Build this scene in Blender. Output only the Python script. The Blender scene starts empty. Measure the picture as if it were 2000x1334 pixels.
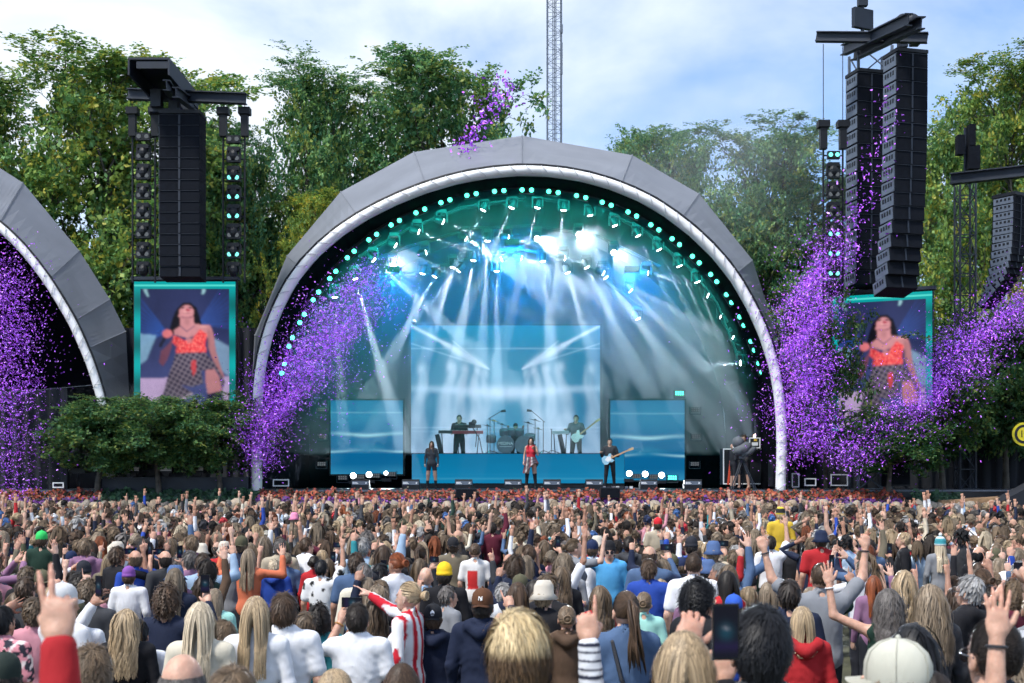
import bpy, math, random
import numpy as np
from mathutils import Vector, Matrix
R = math.radians
random.seed(7)
rng = np.random.default_rng(7)
scene = bpy.context.scene
COL = scene.collection

# ------------------------------------------------------------------ camera, sky, sun, exposure
F, HV, CZ = 2428.0, 945.0, 2.15          # focal length in 2000-px units, horizon row, eye height
cam_d = bpy.data.cameras.new('camera')
cam = bpy.data.objects.new('camera', cam_d)
COL.objects.link(cam)
cam.location = (0, 0, CZ)
cam.rotation_euler = (R(90), 0, 0)
cam_d.sensor_width = 36.0
cam_d.lens = 36.0 * F / 2000.0
cam_d.shift_y = (HV - 667.0) / 2000.0
cam_d.clip_start, cam_d.clip_end = 0.1, 3000.0
cam_d.dof.use_dof = True
cam_d.dof.focus_distance = 17.0
cam_d.dof.aperture_fstop = 5.0
scene.camera = cam

SUN_EL, SUN_ROT = R(56), R(228)           # soft high sun, left of and slightly behind the audience
world = bpy.data.worlds.new('World')
scene.world = world
world.use_nodes = True
wn, wl = world.node_tree.nodes, world.node_tree.links
wn.clear()
w_out = wn.new('ShaderNodeOutputWorld')
w_bg = wn.new('ShaderNodeBackground')
w_bg.inputs['Strength'].default_value = 0.12
sky = wn.new('ShaderNodeTexSky')
sky.sky_type = 'NISHITA'
sky.sun_disc = False
sky.sun_elevation, sky.sun_rotation = SUN_EL, SUN_ROT
sky.air_density, sky.dust_density, sky.ozone_density = 1.0, 0.1, 3.0
tc = wn.new('ShaderNodeTexCoord')
mp = wn.new('ShaderNodeMapping')
mp.inputs['Scale'].default_value = (1.0, 1.0, 1.9)
mp.inputs['Location'].default_value = (0.32, 0.1, 0.25)
nz = wn.new('ShaderNodeTexNoise')
nz.inputs['Scale'].default_value = 2.3
nz.inputs['Detail'].default_value = 7.0
nz.inputs['Roughness'].default_value = 0.52
nz.inputs['Distortion'].default_value = 0.35
rp = wn.new('ShaderNodeValToRGB')
rp.color_ramp.elements[0].position, rp.color_ramp.elements[0].color = 0.38, (0.10, 0.10, 0.10, 1)
rp.color_ramp.elements[1].position, rp.color_ramp.elements[1].color = 0.58, (0.92, 0.92, 0.92, 1)
mx = wn.new('ShaderNodeMix')
mx.data_type = 'RGBA'
mx.inputs['B'].default_value = (5.7, 6.15, 6.7, 1)
wl.new(tc.outputs['Generated'], mp.inputs['Vector'])
wl.new(mp.outputs['Vector'], nz.inputs['Vector'])
wl.new(nz.outputs['Fac'], rp.inputs['Fac'])
wl.new(rp.outputs['Color'], mx.inputs['Factor'])
tn = wn.new('ShaderNodeMix'); tn.data_type = 'RGBA'; tn.blend_type = 'MULTIPLY'; tn.inputs['Factor'].default_value = 1.0
tn.inputs['B'].default_value = (0.80, 1.0, 1.22, 1)
wl.new(sky.outputs['Color'], tn.inputs['A'])
wl.new(tn.outputs['Result'], mx.inputs['A'])
wl.new(mx.outputs['Result'], w_bg.inputs['Color'])
wl.new(w_bg.outputs['Background'], w_out.inputs['Surface'])

sun_d = bpy.data.lights.new('sun', 'SUN')
sun_d.energy, sun_d.angle, sun_d.color = 3.0, R(10), (1.0, 0.96, 0.9)
sun = bpy.data.objects.new('sun', sun_d)
COL.objects.link(sun)
# Nishita's rotation is clockwise from +Y
sd = Vector((math.sin(SUN_ROT) * math.cos(SUN_EL), math.cos(SUN_ROT) * math.cos(SUN_EL), math.sin(SUN_EL)))
sun.rotation_euler = sd.to_track_quat('Z', 'Y').to_euler()

vs = scene.view_settings
vs.view_transform, vs.look, vs.gamma, vs.exposure = 'Standard', 'None', 1.0, 0.66
vs.use_curve_mapping = False
scene.render.engine = 'CYCLES'
cy = scene.cycles
cy.use_denoising = True
cy.use_adaptive_sampling, cy.adaptive_threshold, cy.adaptive_min_samples = True, 0.035, 20
cy.max_bounces, cy.diffuse_bounces, cy.glossy_bounces, cy.transmission_bounces = 5, 2, 2, 2
cy.transparent_max_bounces, cy.volume_bounces = 6, 0
cy.sample_clamp_indirect = 4.0

# ------------------------------------------------------------------ helpers
def at(u, v, d):
    """World point seen at photo pixel (u, v) at distance d."""
    return Vector(((u - 1000.0) / F * d, d, CZ + (HV - v) / F * d))

def px(n, d):
    return n / F * d

def lin(r, g, b):
    f = lambda c: (c / 255 / 12.92) if c / 255 <= 0.04045 else ((c / 255 + 0.055) / 1.055) ** 2.4
    return (f(r), f(g), f(b))

def ground_z(y):
    t = min(max((y - 2.5) / 7.5, 0), 1)
    q = min(max((y - 16) / 18, 0), 1)
    return -0.36 * t * t * (3 - 2 * t) + 0.24 * q * q * (3 - 2 * q)

class MB:
    """Collects vertices and faces for ONE mesh."""
    def __init__(s):
        s.v, s.f, s.c, s.n = [], [], [], 0
    def add(s, v, f, col=(1, 1, 1)):
        v = np.asarray(v, np.float32).reshape(-1, 3)
        c = np.asarray(col, np.float32)
        if c.ndim == 1:
            c = np.repeat(c[None, :3], len(v), 0)
        s.v.append(v); s.c.append(c)
        n = s.n
        s.f.extend([tuple(int(i) + n for i in q) for q in f])
        s.n += len(v)
        return s
    def box(s, c, size, rot=None, col=(1, 1, 1)):
        c = np.array(c); h = np.array(size) / 2
        v = np.array([[x, y, z] for x in (-1, 1) for y in (-1, 1) for z in (-1, 1)]) * h
        if rot is not None:
            v = v @ np.array(rot.to_3x3() if hasattr(rot, 'to_3x3') else rot).T
        f = [(0, 1, 3, 2), (4, 6, 7, 5), (0, 4, 5, 1), (2, 3, 7, 6), (0, 2, 6, 4), (1, 5, 7, 3)]
        return s.add(v + c, f, col)
    def tube(s, pts, rad, n=6, col=(1, 1, 1), cap=True):
        pts = [Vector(p) for p in pts]
        if not hasattr(rad, '__len__'):
            rad = [rad] * len(pts)
        vs_, fs = [], []
        ref = None
        for i, p in enumerate(pts):
            t = (pts[min(i + 1, len(pts) - 1)] - pts[max(i - 1, 0)])
            t = t.normalized() if t.length > 1e-9 else Vector((0, 0, 1))
            if ref is None:
                ref = Vector((1, 0, 0)) if abs(t.x) < 0.8 else Vector((0, 1, 0))
            a = (ref - t * ref.dot(t)).normalized()
            ref = a
            b = t.cross(a)
            for k in range(n):
                w = 2 * math.pi * k / n
                vs_.append(p + (a * math.cos(w) + b * math.sin(w)) * rad[i])
        for i in range(len(pts) - 1):
            for k in range(n):
                k2 = (k + 1) % n
                fs.append((i * n + k, i * n + k2, (i + 1) * n + k2, (i + 1) * n + k))
        if cap:
            fs.append(tuple(range(n - 1, -1, -1)))
            fs.append(tuple((len(pts) - 1) * n + k for k in range(n)))
        return s.add([tuple(v) for v in vs_], fs, col)
    def lathe(s, prof, n=12, mat=None, col=(1, 1, 1)):
        v, f = [], []
        for r, z in prof:
            for k in range(n):
                w = 2 * math.pi * k / n
                v.append((r * math.cos(w), r * math.sin(w), z))
        for i in range(len(prof) - 1):
            for k in range(n):
                k2 = (k + 1) % n
                f.append((i * n + k, i * n + k2, (i + 1) * n + k2, (i + 1) * n + k))
        f.append(tuple(range(n - 1, -1, -1)))
        f.append(tuple((len(prof) - 1) * n + k for k in range(n)))
        v = np.array(v)
        if mat is not None:
            m = np.array(mat)
            v = v @ m[:3, :3].T + m[:3, 3]
        return s.add(v, f, col)
    def ball(s, c, r, n=10, m=7, col=(1, 1, 1), rot=None):
        r = np.array(r if hasattr(r, '__len__') else (r, r, r))
        v, f = [], []
        for i in range(m + 1):
            a = math.pi * i / m
            for k in range(n):
                w = 2 * math.pi * k / n
                v.append((math.sin(a) * math.cos(w), math.sin(a) * math.sin(w), math.cos(a)))
        for i in range(m):
            for k in range(n):
                k2 = (k + 1) % n
                f.append((i * n + k, (i + 1) * n + k, (i + 1) * n + k2, i * n + k2))
        v = np.array(v) * r
        if rot is not None:
            v = v @ np.array(rot.to_3x3()).T
        return s.add(v + np.array(c), f, col)
    def extrude(s, pts2, y0, y1, col=(1, 1, 1), mat=None):
        """Polygon in local XZ extruded along Y."""
        n = len(pts2)
        v = [(x, y0, z) for x, z in pts2] + [(x, y1, z) for x, z in pts2]
        f = [tuple(range(n)), tuple(range(2 * n - 1, n - 1, -1))]
        f += [(i, i + n, (i + 1) % n + n, (i + 1) % n) for i in range(n)]
        v = np.array(v)
        if mat is not None:
            m = np.array(mat)
            v = v @ m[:3, :3].T + m[:3, 3]
        return s.add(v, f, col)
    def arrays(s):
        return np.concatenate(s.v), s.f, np.concatenate(s.c)
    def mesh(s, name, mat, smooth=False):
        v, f, c = s.arrays()
        return mesh_from(name, v, f, c, mat, smooth)
    def build(s, name, mat, parent=None, smooth=False, loc=None):
        return link(name, s.mesh(name, mat, smooth), parent, loc)

def mesh_from(name, v, f, c=None, mat=None, smooth=True):
    me = bpy.data.meshes.new(name)
    v = np.ascontiguousarray(v, np.float32)
    if isinstance(f, np.ndarray):
        nf, k = f.shape
        me.vertices.add(len(v)); me.vertices.foreach_set('co', v.ravel())
        me.loops.add(nf * k); me.loops.foreach_set('vertex_index', np.ascontiguousarray(f, np.int32).ravel())
        me.polygons.add(nf)
        me.polygons.foreach_set('loop_start', np.arange(0, nf * k, k, dtype=np.int32))
        me.update(calc_edges=True)
    else:
        me.from_pydata(v.tolist(), [], f)
    a = me.color_attributes.new('Col', 'FLOAT_COLOR', 'POINT')
    cc = np.ones((len(v), 4), np.float32)
    if c is not None:
        cc[:, :3] = c
    a.data.foreach_set('color', cc.ravel())
    if smooth:
        me.polygons.foreach_set('use_smooth', np.ones(len(me.polygons), bool))
    if mat is not None:
        me.materials.append(mat)
    return me

def link(name, me, parent=None, loc=None):
    o = bpy.data.objects.new(name, me)
    COL.objects.link(o)
    if parent is not None:
        o.parent = parent
    if loc is not None:
        o.location = loc
    return o

def tag(o, label=None, cat=None, group=None, kind=None):
    if label: o['label'] = label
    if cat: o['category'] = cat
    if group: o['group'] = group
    if kind: o['kind'] = kind
    return o

def empty(name, loc=(0, 0, 0), rz=0.0, label=None, cat=None, group=None):
    o = bpy.data.objects.new(name, None)
    COL.objects.link(o)
    o.location = loc
    o.rotation_euler = (0, 0, rz)
    return tag(o, label, cat, group)

ORD = ['first', 'second', 'third', 'fourth', 'fifth', 'sixth', 'seventh', 'eighth', 'ninth', 'tenth', 'eleventh', 'twelfth',
       'thirteenth', 'fourteenth', 'fifteenth', 'sixteenth', 'seventeenth', 'eighteenth', 'nineteenth', 'twentieth', 'twenty-first',
       'twenty-second', 'twenty-third', 'twenty-fourth']

# ------------------------------------------------------------------ materials
def new_mat(name):
    m = bpy.data.materials.new(name)
    m.use_nodes = True
    return m, m.node_tree.nodes, m.node_tree.links, m.node_tree.nodes['Principled BSDF']

def pmat(name, col, rough=0.6, metal=0.0, var=0.25, scale=6.0, bump=0.0, bscale=40.0, spec=0.5, useobj=False, stretch=None, sss=0.0):
    """Principled colour * per-vertex colour (* object colour), mottled by noise, with optional noise bump."""
    m, n, l, b = new_mat(name)
    at_ = n.new('ShaderNodeAttribute'); at_.attribute_name = 'Col'
    mul = n.new('ShaderNodeMix'); mul.data_type = 'RGBA'; mul.blend_type = 'MULTIPLY'; mul.inputs['Factor'].default_value = 1
    l.new(at_.outputs['Color'], mul.inputs['A'])
    if useobj:
        oi = n.new('ShaderNodeObjectInfo')
        l.new(oi.outputs['Color'], mul.inputs['B'])
    else:
        mul.inputs['B'].default_value = (*col, 1)
    tcn = n.new('ShaderNodeTexCoord')
    src = tcn.outputs['Object']
    if stretch:
        mpn = n.new('ShaderNodeMapping'); mpn.inputs['Scale'].default_value = stretch
        l.new(src, mpn.inputs['Vector']); src = mpn.outputs['Vector']
    no = n.new('ShaderNodeTexNoise'); no.inputs['Scale'].default_value = scale; no.inputs['Detail'].default_value = 5
    l.new(src, no.inputs['Vector'])
    mr = n.new('ShaderNodeMapRange')
    mr.inputs['From Min'].default_value, mr.inputs['From Max'].default_value = 0.3, 0.7
    mr.inputs['To Min'].default_value, mr.inputs['To Max'].default_value = 1 - var, 1 + var
    l.new(no.outputs['Fac'], mr.inputs['Value'])
    m2 = n.new('ShaderNodeMix'); m2.data_type = 'RGBA'; m2.blend_type = 'MULTIPLY'; m2.inputs['Factor'].default_value = 1
    l.new(mul.outputs['Result'], m2.inputs['A']); l.new(mr.outputs['Result'], m2.inputs['B'])
    l.new(m2.outputs['Result'], b.inputs['Base Color'])
    b.inputs['Roughness'].default_value = rough
    b.inputs['Metallic'].default_value = metal
    b.inputs['Specular IOR Level'].default_value = spec
    if sss:
        b.inputs['Subsurface Weight'].default_value = sss
        b.inputs['Subsurface Radius'].default_value = (0.012, 0.005, 0.003)
    if bump:
        nb = n.new('ShaderNodeTexNoise'); nb.inputs['Scale'].default_value = bscale; nb.inputs['Detail'].default_value = 4
        l.new(src, nb.inputs['Vector'])
        bp = n.new('ShaderNodeBump'); bp.inputs['Strength'].default_value = bump; bp.inputs['Distance'].default_value = 0.02
        l.new(nb.outputs['Fac'], bp.inputs['Height'])
        l.new(bp.outputs['Normal'], b.inputs['Normal'])
    return m

def emat(name, strength=1.0, col=None):
    """Light-giving surface: emission from vertex colour (screens) or a fixed colour (lamps)."""
    m, n, l, b = new_mat(name)
    b.inputs['Base Color'].default_value = (0.01, 0.01, 0.012, 1)
    b.inputs['Roughness'].default_value = 0.6
    b.inputs['Specular IOR Level'].default_value = 0.03
    if col is None:
        a = n.new('ShaderNodeAttribute'); a.attribute_name = 'Col'
        l.new(a.outputs['Color'], b.inputs['Emission Color'])
    else:
        b.inputs['Emission Color'].default_value = (*col, 1)
    b.inputs['Emission Strength'].default_value = strength
    return m

M = {}
M['skin'] = pmat('skin', (1, 1, 1), 0.5, useobj=True, var=0.16, scale=24, bump=0.15, bscale=110, sss=0.12)
M['cloth'] = pmat('cloth', (1, 1, 1), 0.85, useobj=True, var=0.06, scale=7, bump=0.35, bscale=16, spec=0.25, stretch=(1, 1, 0.45))
M['hair'] = pmat('hair', (1, 1, 1), 0.48, useobj=True, var=0.22, scale=30, stretch=(1, 1, 0.25), spec=0.28)
M['crowd'] = pmat('crowd_colours', (1, 1, 1), 0.75, var=0.22, scale=9, bump=0.5, bscale=14, spec=0.3)
M['black'] = pmat('black_metal', (0.007, 0.009, 0.013), 0.5, var=0.2, spec=0.3)
M['steel'] = pmat('dark_blue_steel', (0.009, 0.016, 0.03), 0.6, metal=0.0, var=0.2, scale=2)
M['alu'] = pmat('aluminium', (0.42, 0.45, 0.5), 0.35, metal=0.8, var=0.15)
M['grille'] = pmat('speaker_grille', (0.005, 0.007, 0.012), 0.85, var=0.2, bump=0.4, bscale=60, spec=0.15)
M['plate'] = pmat('speaker_side_plate', (0.10, 0.125, 0.165), 0.5, var=0.15)
M['drape'] = pmat('black_drape', (0.010, 0.013, 0.02), 0.9, var=0.3, scale=1.5, bump=0.3, bscale=3)
M['lining'] = pmat('black_lining', (0.0025, 0.003, 0.005), 0.95, var=0.3, scale=1.5, spec=0.02)
M['deck'] = pmat('stage_deck', (0.012, 0.016, 0.024), 0.4, var=0.3, scale=2)
M['canopy'] = pmat('grey_canopy_fabric', (0.16, 0.172, 0.2), 0.45, var=0.12, scale=0.8, bump=0.5, bscale=1.1, spec=0.6)
M['rim'] = pmat('white_rim_fabric', (0.85, 0.85, 0.85), 0.6, var=0.08, scale=3, bump=1.0, bscale=5)
M['bark'] = pmat('grey_bark', (0.075, 0.068, 0.058), 0.9, var=0.4, scale=3, bump=0.6, bscale=8)
M['grass'] = pmat('trampled_grass', (0.06, 0.062, 0.035), 0.95, var=0.4, scale=1.2, bump=0.6, bscale=20)
M['stone'] = pmat('field_stone', (0.34, 0.30, 0.25), 0.85, var=0.3, scale=5, bump=0.5, bscale=12)
M['soil'] = pmat('dark_soil', (0.03, 0.022, 0.016), 0.95, var=0.3)
M['white'] = pmat('white_paint', (0.75, 0.76, 0.78), 0.5, var=0.05)
M['vcol'] = pmat('painted', (1, 1, 1), 0.5, var=0.08)
M['gloss'] = pmat('glossy_painted', (1, 1, 1), 0.2, var=0.05)
M['confetti'] = pmat('paper_confetti', (1, 1, 1), 0.6, var=0.0)
M['screen'] = emat('led_screen', 1.0)
M['phone_screen'] = emat('phone_screen', 0.16)
M['lamp_green'] = emat('lamp_green', 4.0, (0.06, 1.0, 0.62))
M['lamp_teal'] = emat('lamp_teal', 1.2, (0.2, 1.0, 0.85))
M['lamp_white'] = emat('lamp_white', 14.0, (0.85, 0.93, 1.0))
M['lamp_dim'] = emat('lamp_dim', 0.10, (0.8, 0.9, 1.0))  # weak emission put on the lenses and cells of unlit lamps

def leaf_mat(name, a, b_):
    m, n, l, b = new_mat(name)
    g = n.new('ShaderNodeAttribute'); g.attribute_name = 'Col'
    oi = n.new('ShaderNodeObjectInfo')
    mul = n.new('ShaderNodeMix'); mul.data_type = 'RGBA'; mul.blend_type = 'MULTIPLY'; mul.inputs['Factor'].default_value = 1
    l.new(g.outputs['Color'], mul.inputs['A']); l.new(oi.outputs['Color'], mul.inputs['B'])
    l.new(mul.outputs['Result'], b.inputs['Base Color'])
    b.inputs['Roughness'].default_value = 0.55
    b.inputs['Specular IOR Level'].default_value = 0.35
    tr = n.new('ShaderNodeBsdfTranslucent')
    l.new(mul.outputs['Result'], tr.inputs['Color'])
    mxs = n.new('ShaderNodeMixShader'); mxs.inputs['Fac'].default_value = 0.35
    out = n['Material Output']
    l.new(b.outputs['BSDF'], mxs.inputs[1]); l.new(tr.outputs['BSDF'], mxs.inputs[2])
    l.new(mxs.outputs['Shader'], out.inputs['Surface'])
    return m
M['leaf'] = leaf_mat('beech_leaf', None, None)

# ------------------------------------------------------------------ ground
gb = MB()
ys = [-60, -10, 0, 2.5, 4, 5, 6, 7, 8, 9, 10, 14, 17, 20, 23, 26, 29, 32, 34, 36, 60, 120, 400, 1500]
xs = [-1500, -200, -60, -20, -8, 0, 8, 20, 60, 200, 1500]
gv = [(x, y, ground_z(y) - 0.004) for y in ys for x in xs]
gf = [(j * len(xs) + i, j * len(xs) + i + 1, (j + 1) * len(xs) + i + 1, (j + 1) * len(xs) + i) for j in range(len(ys) - 1) for i in range(len(xs) - 1)]
gb.add(gv, gf)
tag(gb.build('ground', M['grass'], smooth=True), kind='structure')
# ------------------------------------------------------------------ tents
def resample(pts, n):
    p = np.array(pts, float)
    s = np.r_[0, np.cumsum(np.linalg.norm(np.diff(p, axis=0), axis=1))]
    t = np.linspace(0, s[-1], n)
    return np.c_[np.interp(t, s, p[:, 0]), np.interp(t, s, p[:, 1])]

def smooth_line(p, k=3):
    for _ in range(k):
        q = p.copy()
        q[1:-1] = (p[:-2] + 2 * p[1:-1] + p[2:]) / 4
        p = q
    return p

def build_tent(rim_px, poly_px, centre_px, d0, d1, dback, label, backscale):
    rim = smooth_line(resample(rim_px, 121), 4)
    cx, cyv = centre_px
    root = empty('stage_tent', at(cx, 955, d0), 0, label, 'tent')
    base = root.location.copy()
    W = lambda p, d, dy=0: np.array(at(p[0], p[1], d)) + np.array((0, dy, 0)) - np.array(base)
    # white padded rim
    inn = rim + (np.array([[cx, cyv]]) - rim) * (16.0 / np.linalg.norm(rim - np.array([[cx, cyv]]), axis=1))[:, None]
    b = MB(); v, f = [], []
    n = len(rim)
    rr = np.random.default_rng(3)
    for i in range(n):
        o, k = W(rim[i], d0), W(inn[i], d0)
        bul = 0.025 * rr.random() + 0.03 * (i % 2)
        mid = (o + k) / 2 + np.array((0, -0.045 - bul, 0))
        q1 = o * 0.75 + k * 0.25 + np.array((0, -0.03 - bul, 0)); q2 = o * 0.25 + k * 0.75 + np.array((0, -0.03 - 0.05 * rr.random(), 0))
        v += [o + np.array((0, 0.35, 0)), o, q1, mid, q2, k, k + np.array((0, 0.35, 0))]
    for i in range(n - 1):
        for j in range(6):
            f.append((i * 7 + j, i * 7 + j + 1, (i + 1) * 7 + j + 1, (i + 1) * 7 + j))
    b.add(np.array(v), f)
    b.build('rim', M['rim'], root, smooth=True)
    lc = MB()
    for i in range(1, n - 1, 2):
        o, k = W(rim[i], d0, -0.055), W(inn[min(i + 1, n - 1)], d0, -0.055)
        lc.tube([tuple(o), tuple((o + k) / 2 + np.array((0, -.06, 0))), tuple(k)], 0.012, 4, (.55, .56, .58))
    lc.build('lacing', M['vcol'], root)['kind'] = 'stuff'
    # thin dark piping between rim and canopy
    bp = MB(); bp.tube([tuple(W(rim[i], d0, 0.02) + 0.03 * np.array([rim[i][0] - cx, 0, cyv - rim[i][1]]) / 400) for i in range(0, n, 3)], 0.035, 5)
    bp.build('piping', M['black'], root)
    # facetted grey panels
    def ang(p):
        a = math.atan2(cyv - p[1], p[0] - cx)
        return a + 2 * math.pi if a < -math.pi / 2 else a
    ra = np.array([ang(p) for p in rim])
    order = np.argsort(ra)
    def rim_at(a):
        return np.array([np.interp(a, ra[order], rim[order, 0]), np.interp(a, ra[order], rim[order, 1])])
    P = [np.array(p, float) for p in poly_px]
    for k in range(len(P) - 1):
        b = MB(); v, f = [], []
        m = 9
        for i in range(m):
            t = i / (m - 1)
            o = P[k] * (1 - t) + P[k + 1] * t
            a0, a1 = ang(P[k]), ang(P[k + 1])
            r = rim_at(a0 * (1 - t) + a1 * t)
            ro, oo = W(r, d0, 0.06), W(o, d1)
            bk = oo.copy(); bk[1] += dback - d1
            zc = W((cx, 955), d1)
            bk[0] = zc[0] + (oo[0] - zc[0]) * backscale; bk[2] = (oo[2] - zc[2]) * backscale + zc[2]
            sag = 0.10 * math.sin(math.pi * t)
            md = (ro + oo) / 2; md = md + np.array((0, 0.0, 0)) + (np.array((0, sag, 0)))
            v += [ro, md, oo, oo * 0.5 + bk * 0.5 + np.array((0, 0, 0.3)), bk]
        for i in range(m - 1):
            for j in range(4):
                f.append((i * 5 + j, (i + 1) * 5 + j, (i + 1) * 5 + j + 1, i * 5 + j + 1))
        b.add(np.array(v), f)
        b.build('panel', M['canopy'], root)
        # welded seam strip along the ridge at each fold
        if 0 < k:
            o, r = W(P[k], d1), W(rim_at(ang(P[k])), d0, 0.06)
            s = MB(); s.tube([tuple(r + np.array((0, -0.012, 0.01))), tuple(o + np.array((0, -0.012, 0.012)))], 0.022, 4)
            s.build('seam', M['canopy'], root)
    # black inner lining and back wall
    b = MB(); v, f = [], []
    for i in range(0, n, 4):
        k = W(inn[i], d0, 0.3)
        e = k.copy(); e[1] += dback - d0 - 4.0
        v += [k, e]
    m = len(v) // 2
    for i in range(m - 1):
        f.append((i * 2, i * 2 + 1, i * 2 + 3, i * 2 + 2))
    f.append(tuple(i * 2 + 1 for i in range(m)))
    b.add(np.array(v), f)
    b.build('lining', M['lining'], root)
    return root, rim, inn

RIM = [(492, 960), (491, 860), (493, 775), (500, 705), (519, 630), (556, 550), (598, 496), (648, 450), (700, 415), (762, 383), (830, 356),
       (905, 335), (975, 325), (1030, 322), (1090, 326), (1150, 336), (1215, 356), (1282, 387), (1348, 434), (1400, 482), (1442, 533),
       (1480, 600), (1506, 660), (1525, 725), (1535, 800), (1537, 880), (1534, 960)]
POLY = [(480, 960), (497, 655), (560, 500), (665, 375), (808, 297), (1020, 265), (1235, 303), (1365, 378), (1470, 508), (1512, 640), (1545, 960)]
main_tent, rim_main, inn_main = build_tent(RIM, POLY, (1015, 870), 38.0, 41.5, 51.0,
    'big grey faceted stage tent with white rimmed round opening in the middle', 0.82)
LR = [(0, 432), (50, 480), (100, 545), (150, 628), (186, 712), (210, 795), (222, 880), (226, 960)]
LRIM = [(-540 - x, y) for x, y in LR[::-1]] + [(-480, 388), (-380, 350), (-270, 338), (-160, 350), (-70, 386)] + LR
LP = [(-10, 322), (45, 357), (155, 490), (215, 585), (246, 648), (262, 960)]
LPOLY = [(-540 - x, y) for x, y in LP[::-1]] + [(-270, 270)] + LP
left_tent, _, _ = build_tent(LRIM, LPOLY, (-270, 870), 38.25, 40.5, 46.0,
    'grey faceted stage tent cut off by the left edge of the picture', 0.8)

# ------------------------------------------------------------------ stage deck, walls behind, flower bed and boulder wall
DZ = 1.99
b = MB(); b.box((0.0, 43.5, (DZ + 1.0) / 2), (36, 11.0, DZ - 1.0)); deck = tag(b.build('stage_deck', M['deck']), kind='structure')
b = MB(); b.box((0, 37.98, DZ - 0.05), (36, 0.03, 0.05)); b.build('edge_strip', M['plate'], deck)
def wall_thing(u0, u1, v0, d, label, folds, v1=962):
    a, c = at(u0, v0, d), at(u1, v1, d)
    root = MB(); v, f = [], []
    n = folds * 6 + 1
    for i in range(n):
        t = i / (n - 1); x = a.x + (c.x - a.x) * t
        yo = d + 0.07 * math.sin(t * folds * 6.283) + 0.03 * math.sin(t * folds * 2.1 * 6.283)
        v += [(x, yo, c.z - 0.5), (x, yo, a.z + 0.05 * math.sin(t * 9))]
    for i in range(n - 1):
        f.append((i * 2, i * 2 + 2, i * 2 + 3, i * 2 + 1))
    root.add(v, f)
    return tag(root.build('stage_drape', M['drape'], smooth=True), label, 'drape', 'black drapes beside the stage')
wall_thing(205, 515, 643, 42.2, 'dark drape wall behind the left portrait screen', 14)
wall_thing(1500, 2200, 740, 43.0, 'long black drape wall behind the trees on the right', 26)
wall_thing(-30, 132, 760, 38.15, 'translucent dark curtain hanging from a wire in the left tent', 7)
b = MB(); b.tube([at(-40, 770, 38.0), at(60, 763, 38.0), at(205, 750, 38.0)], 0.006, 4)
tag(b.build('curtain_wire', M['plate']), 'thin wire strung across the left tent above the curtain', 'wire')

# boulder wall: one wall, every boulder a part
rw = np.random.default_rng(11)
bw = MB(); bw.box((0, 37.2, 0.5), (36, 1.2, 1.9)); wallo = tag(bw.build('boulder_wall', M['soil']), 'low wall of pale rounded field stones below the flower bed', 'wall')
stones = []
for k in range(6):
    s = MB(); s.ball((0, 0, 0), (1, 1, 1), 9, 6)
    v, f, c = s.arrays()
    v = np.sign(v) * np.abs(v) ** 0.75; v = v * (1 + 0.20 * np.sin(v @ rw.normal(size=3) * 1.8 + k)[:, None] + 0.08 * np.sin(v @ rw.normal(size=3) * 5)[:, None])
    tone = np.array([(1.0, 0.93, 0.85), (0.8, 0.78, 0.75), (1.15, 1.05, 0.95), (0.95, 0.82, 0.7), (0.7, 0.68, 0.68), (1.05, 0.98, 0.92)][k])
    stones.append(mesh_from('boulder', v, f, np.repeat(tone[None], len(v), 0), M['stone']))
nst = 0
for row, z in enumerate((1.45, 1.18, 0.9)):
    x = -17.0 + 0.2 * row
    while x < 17 and nst < 298:
        w = rw.uniform(0.2, 0.4)
        o = link('boulder', stones[int(rw.integers(6))], wallo, (x + w / 2, 36.52 + rw.uniform(-0.05, 0.06), z + rw.uniform(-0.06, 0.05)))
        o.scale = (w * 0.56, 0.2, rw.uniform(0.14, 0.2)); o.rotation_euler = (rw.uniform(-.3, .3), rw.uniform(-.6, .6), rw.uniform(-.3, .3))
        x += w; nst += 1

def scatter_blobs(name, n, pos_fn, size, cols, mat, label=None, cat=None, kind='stuff'):
    """n small five-petal flowers / leaves as one object."""
    P = pos_fn(n)
    ang = rw.uniform(0, 6.283, n); tilt = rw.normal(0, 0.7, (n, 3)); nrm = np.array((0, -0.75, 0.65)) + tilt * 0.6
    nrm /= np.linalg.norm(nrm, axis=1)[:, None]
    a = np.cross(nrm, np.array((0.31, 0.2, 0.9))); a /= np.linalg.norm(a, axis=1)[:, None]
    bb = np.cross(nrm, a)
    s = size * rw.uniform(0.6, 1.3, n)[:, None]
    V = np.zeros((n, 5, 3)); 
    for k in range(5):
        w = ang + k * 1.2566
        V[:, k] = P + s * (a * np.cos(w)[:, None] + bb * np.sin(w)[:, None]) * (1.0 if k % 2 == 0 else 0.75)
    V[:, 0] += nrm * s * 0.5
    Fc = np.arange(n * 5).reshape(n, 5)
    C = np.array(cols)[rw.integers(0, len(cols), n)] * rw.uniform(0.6, 1.3, (n, 1))
    C = np.repeat(C[:, None], 5, 1).reshape(-1, 3)
    o = link(name, mesh_from(name, V.reshape(-1, 3), Fc, C, mat, False))
    return tag(o, label, cat, None, kind)

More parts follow.
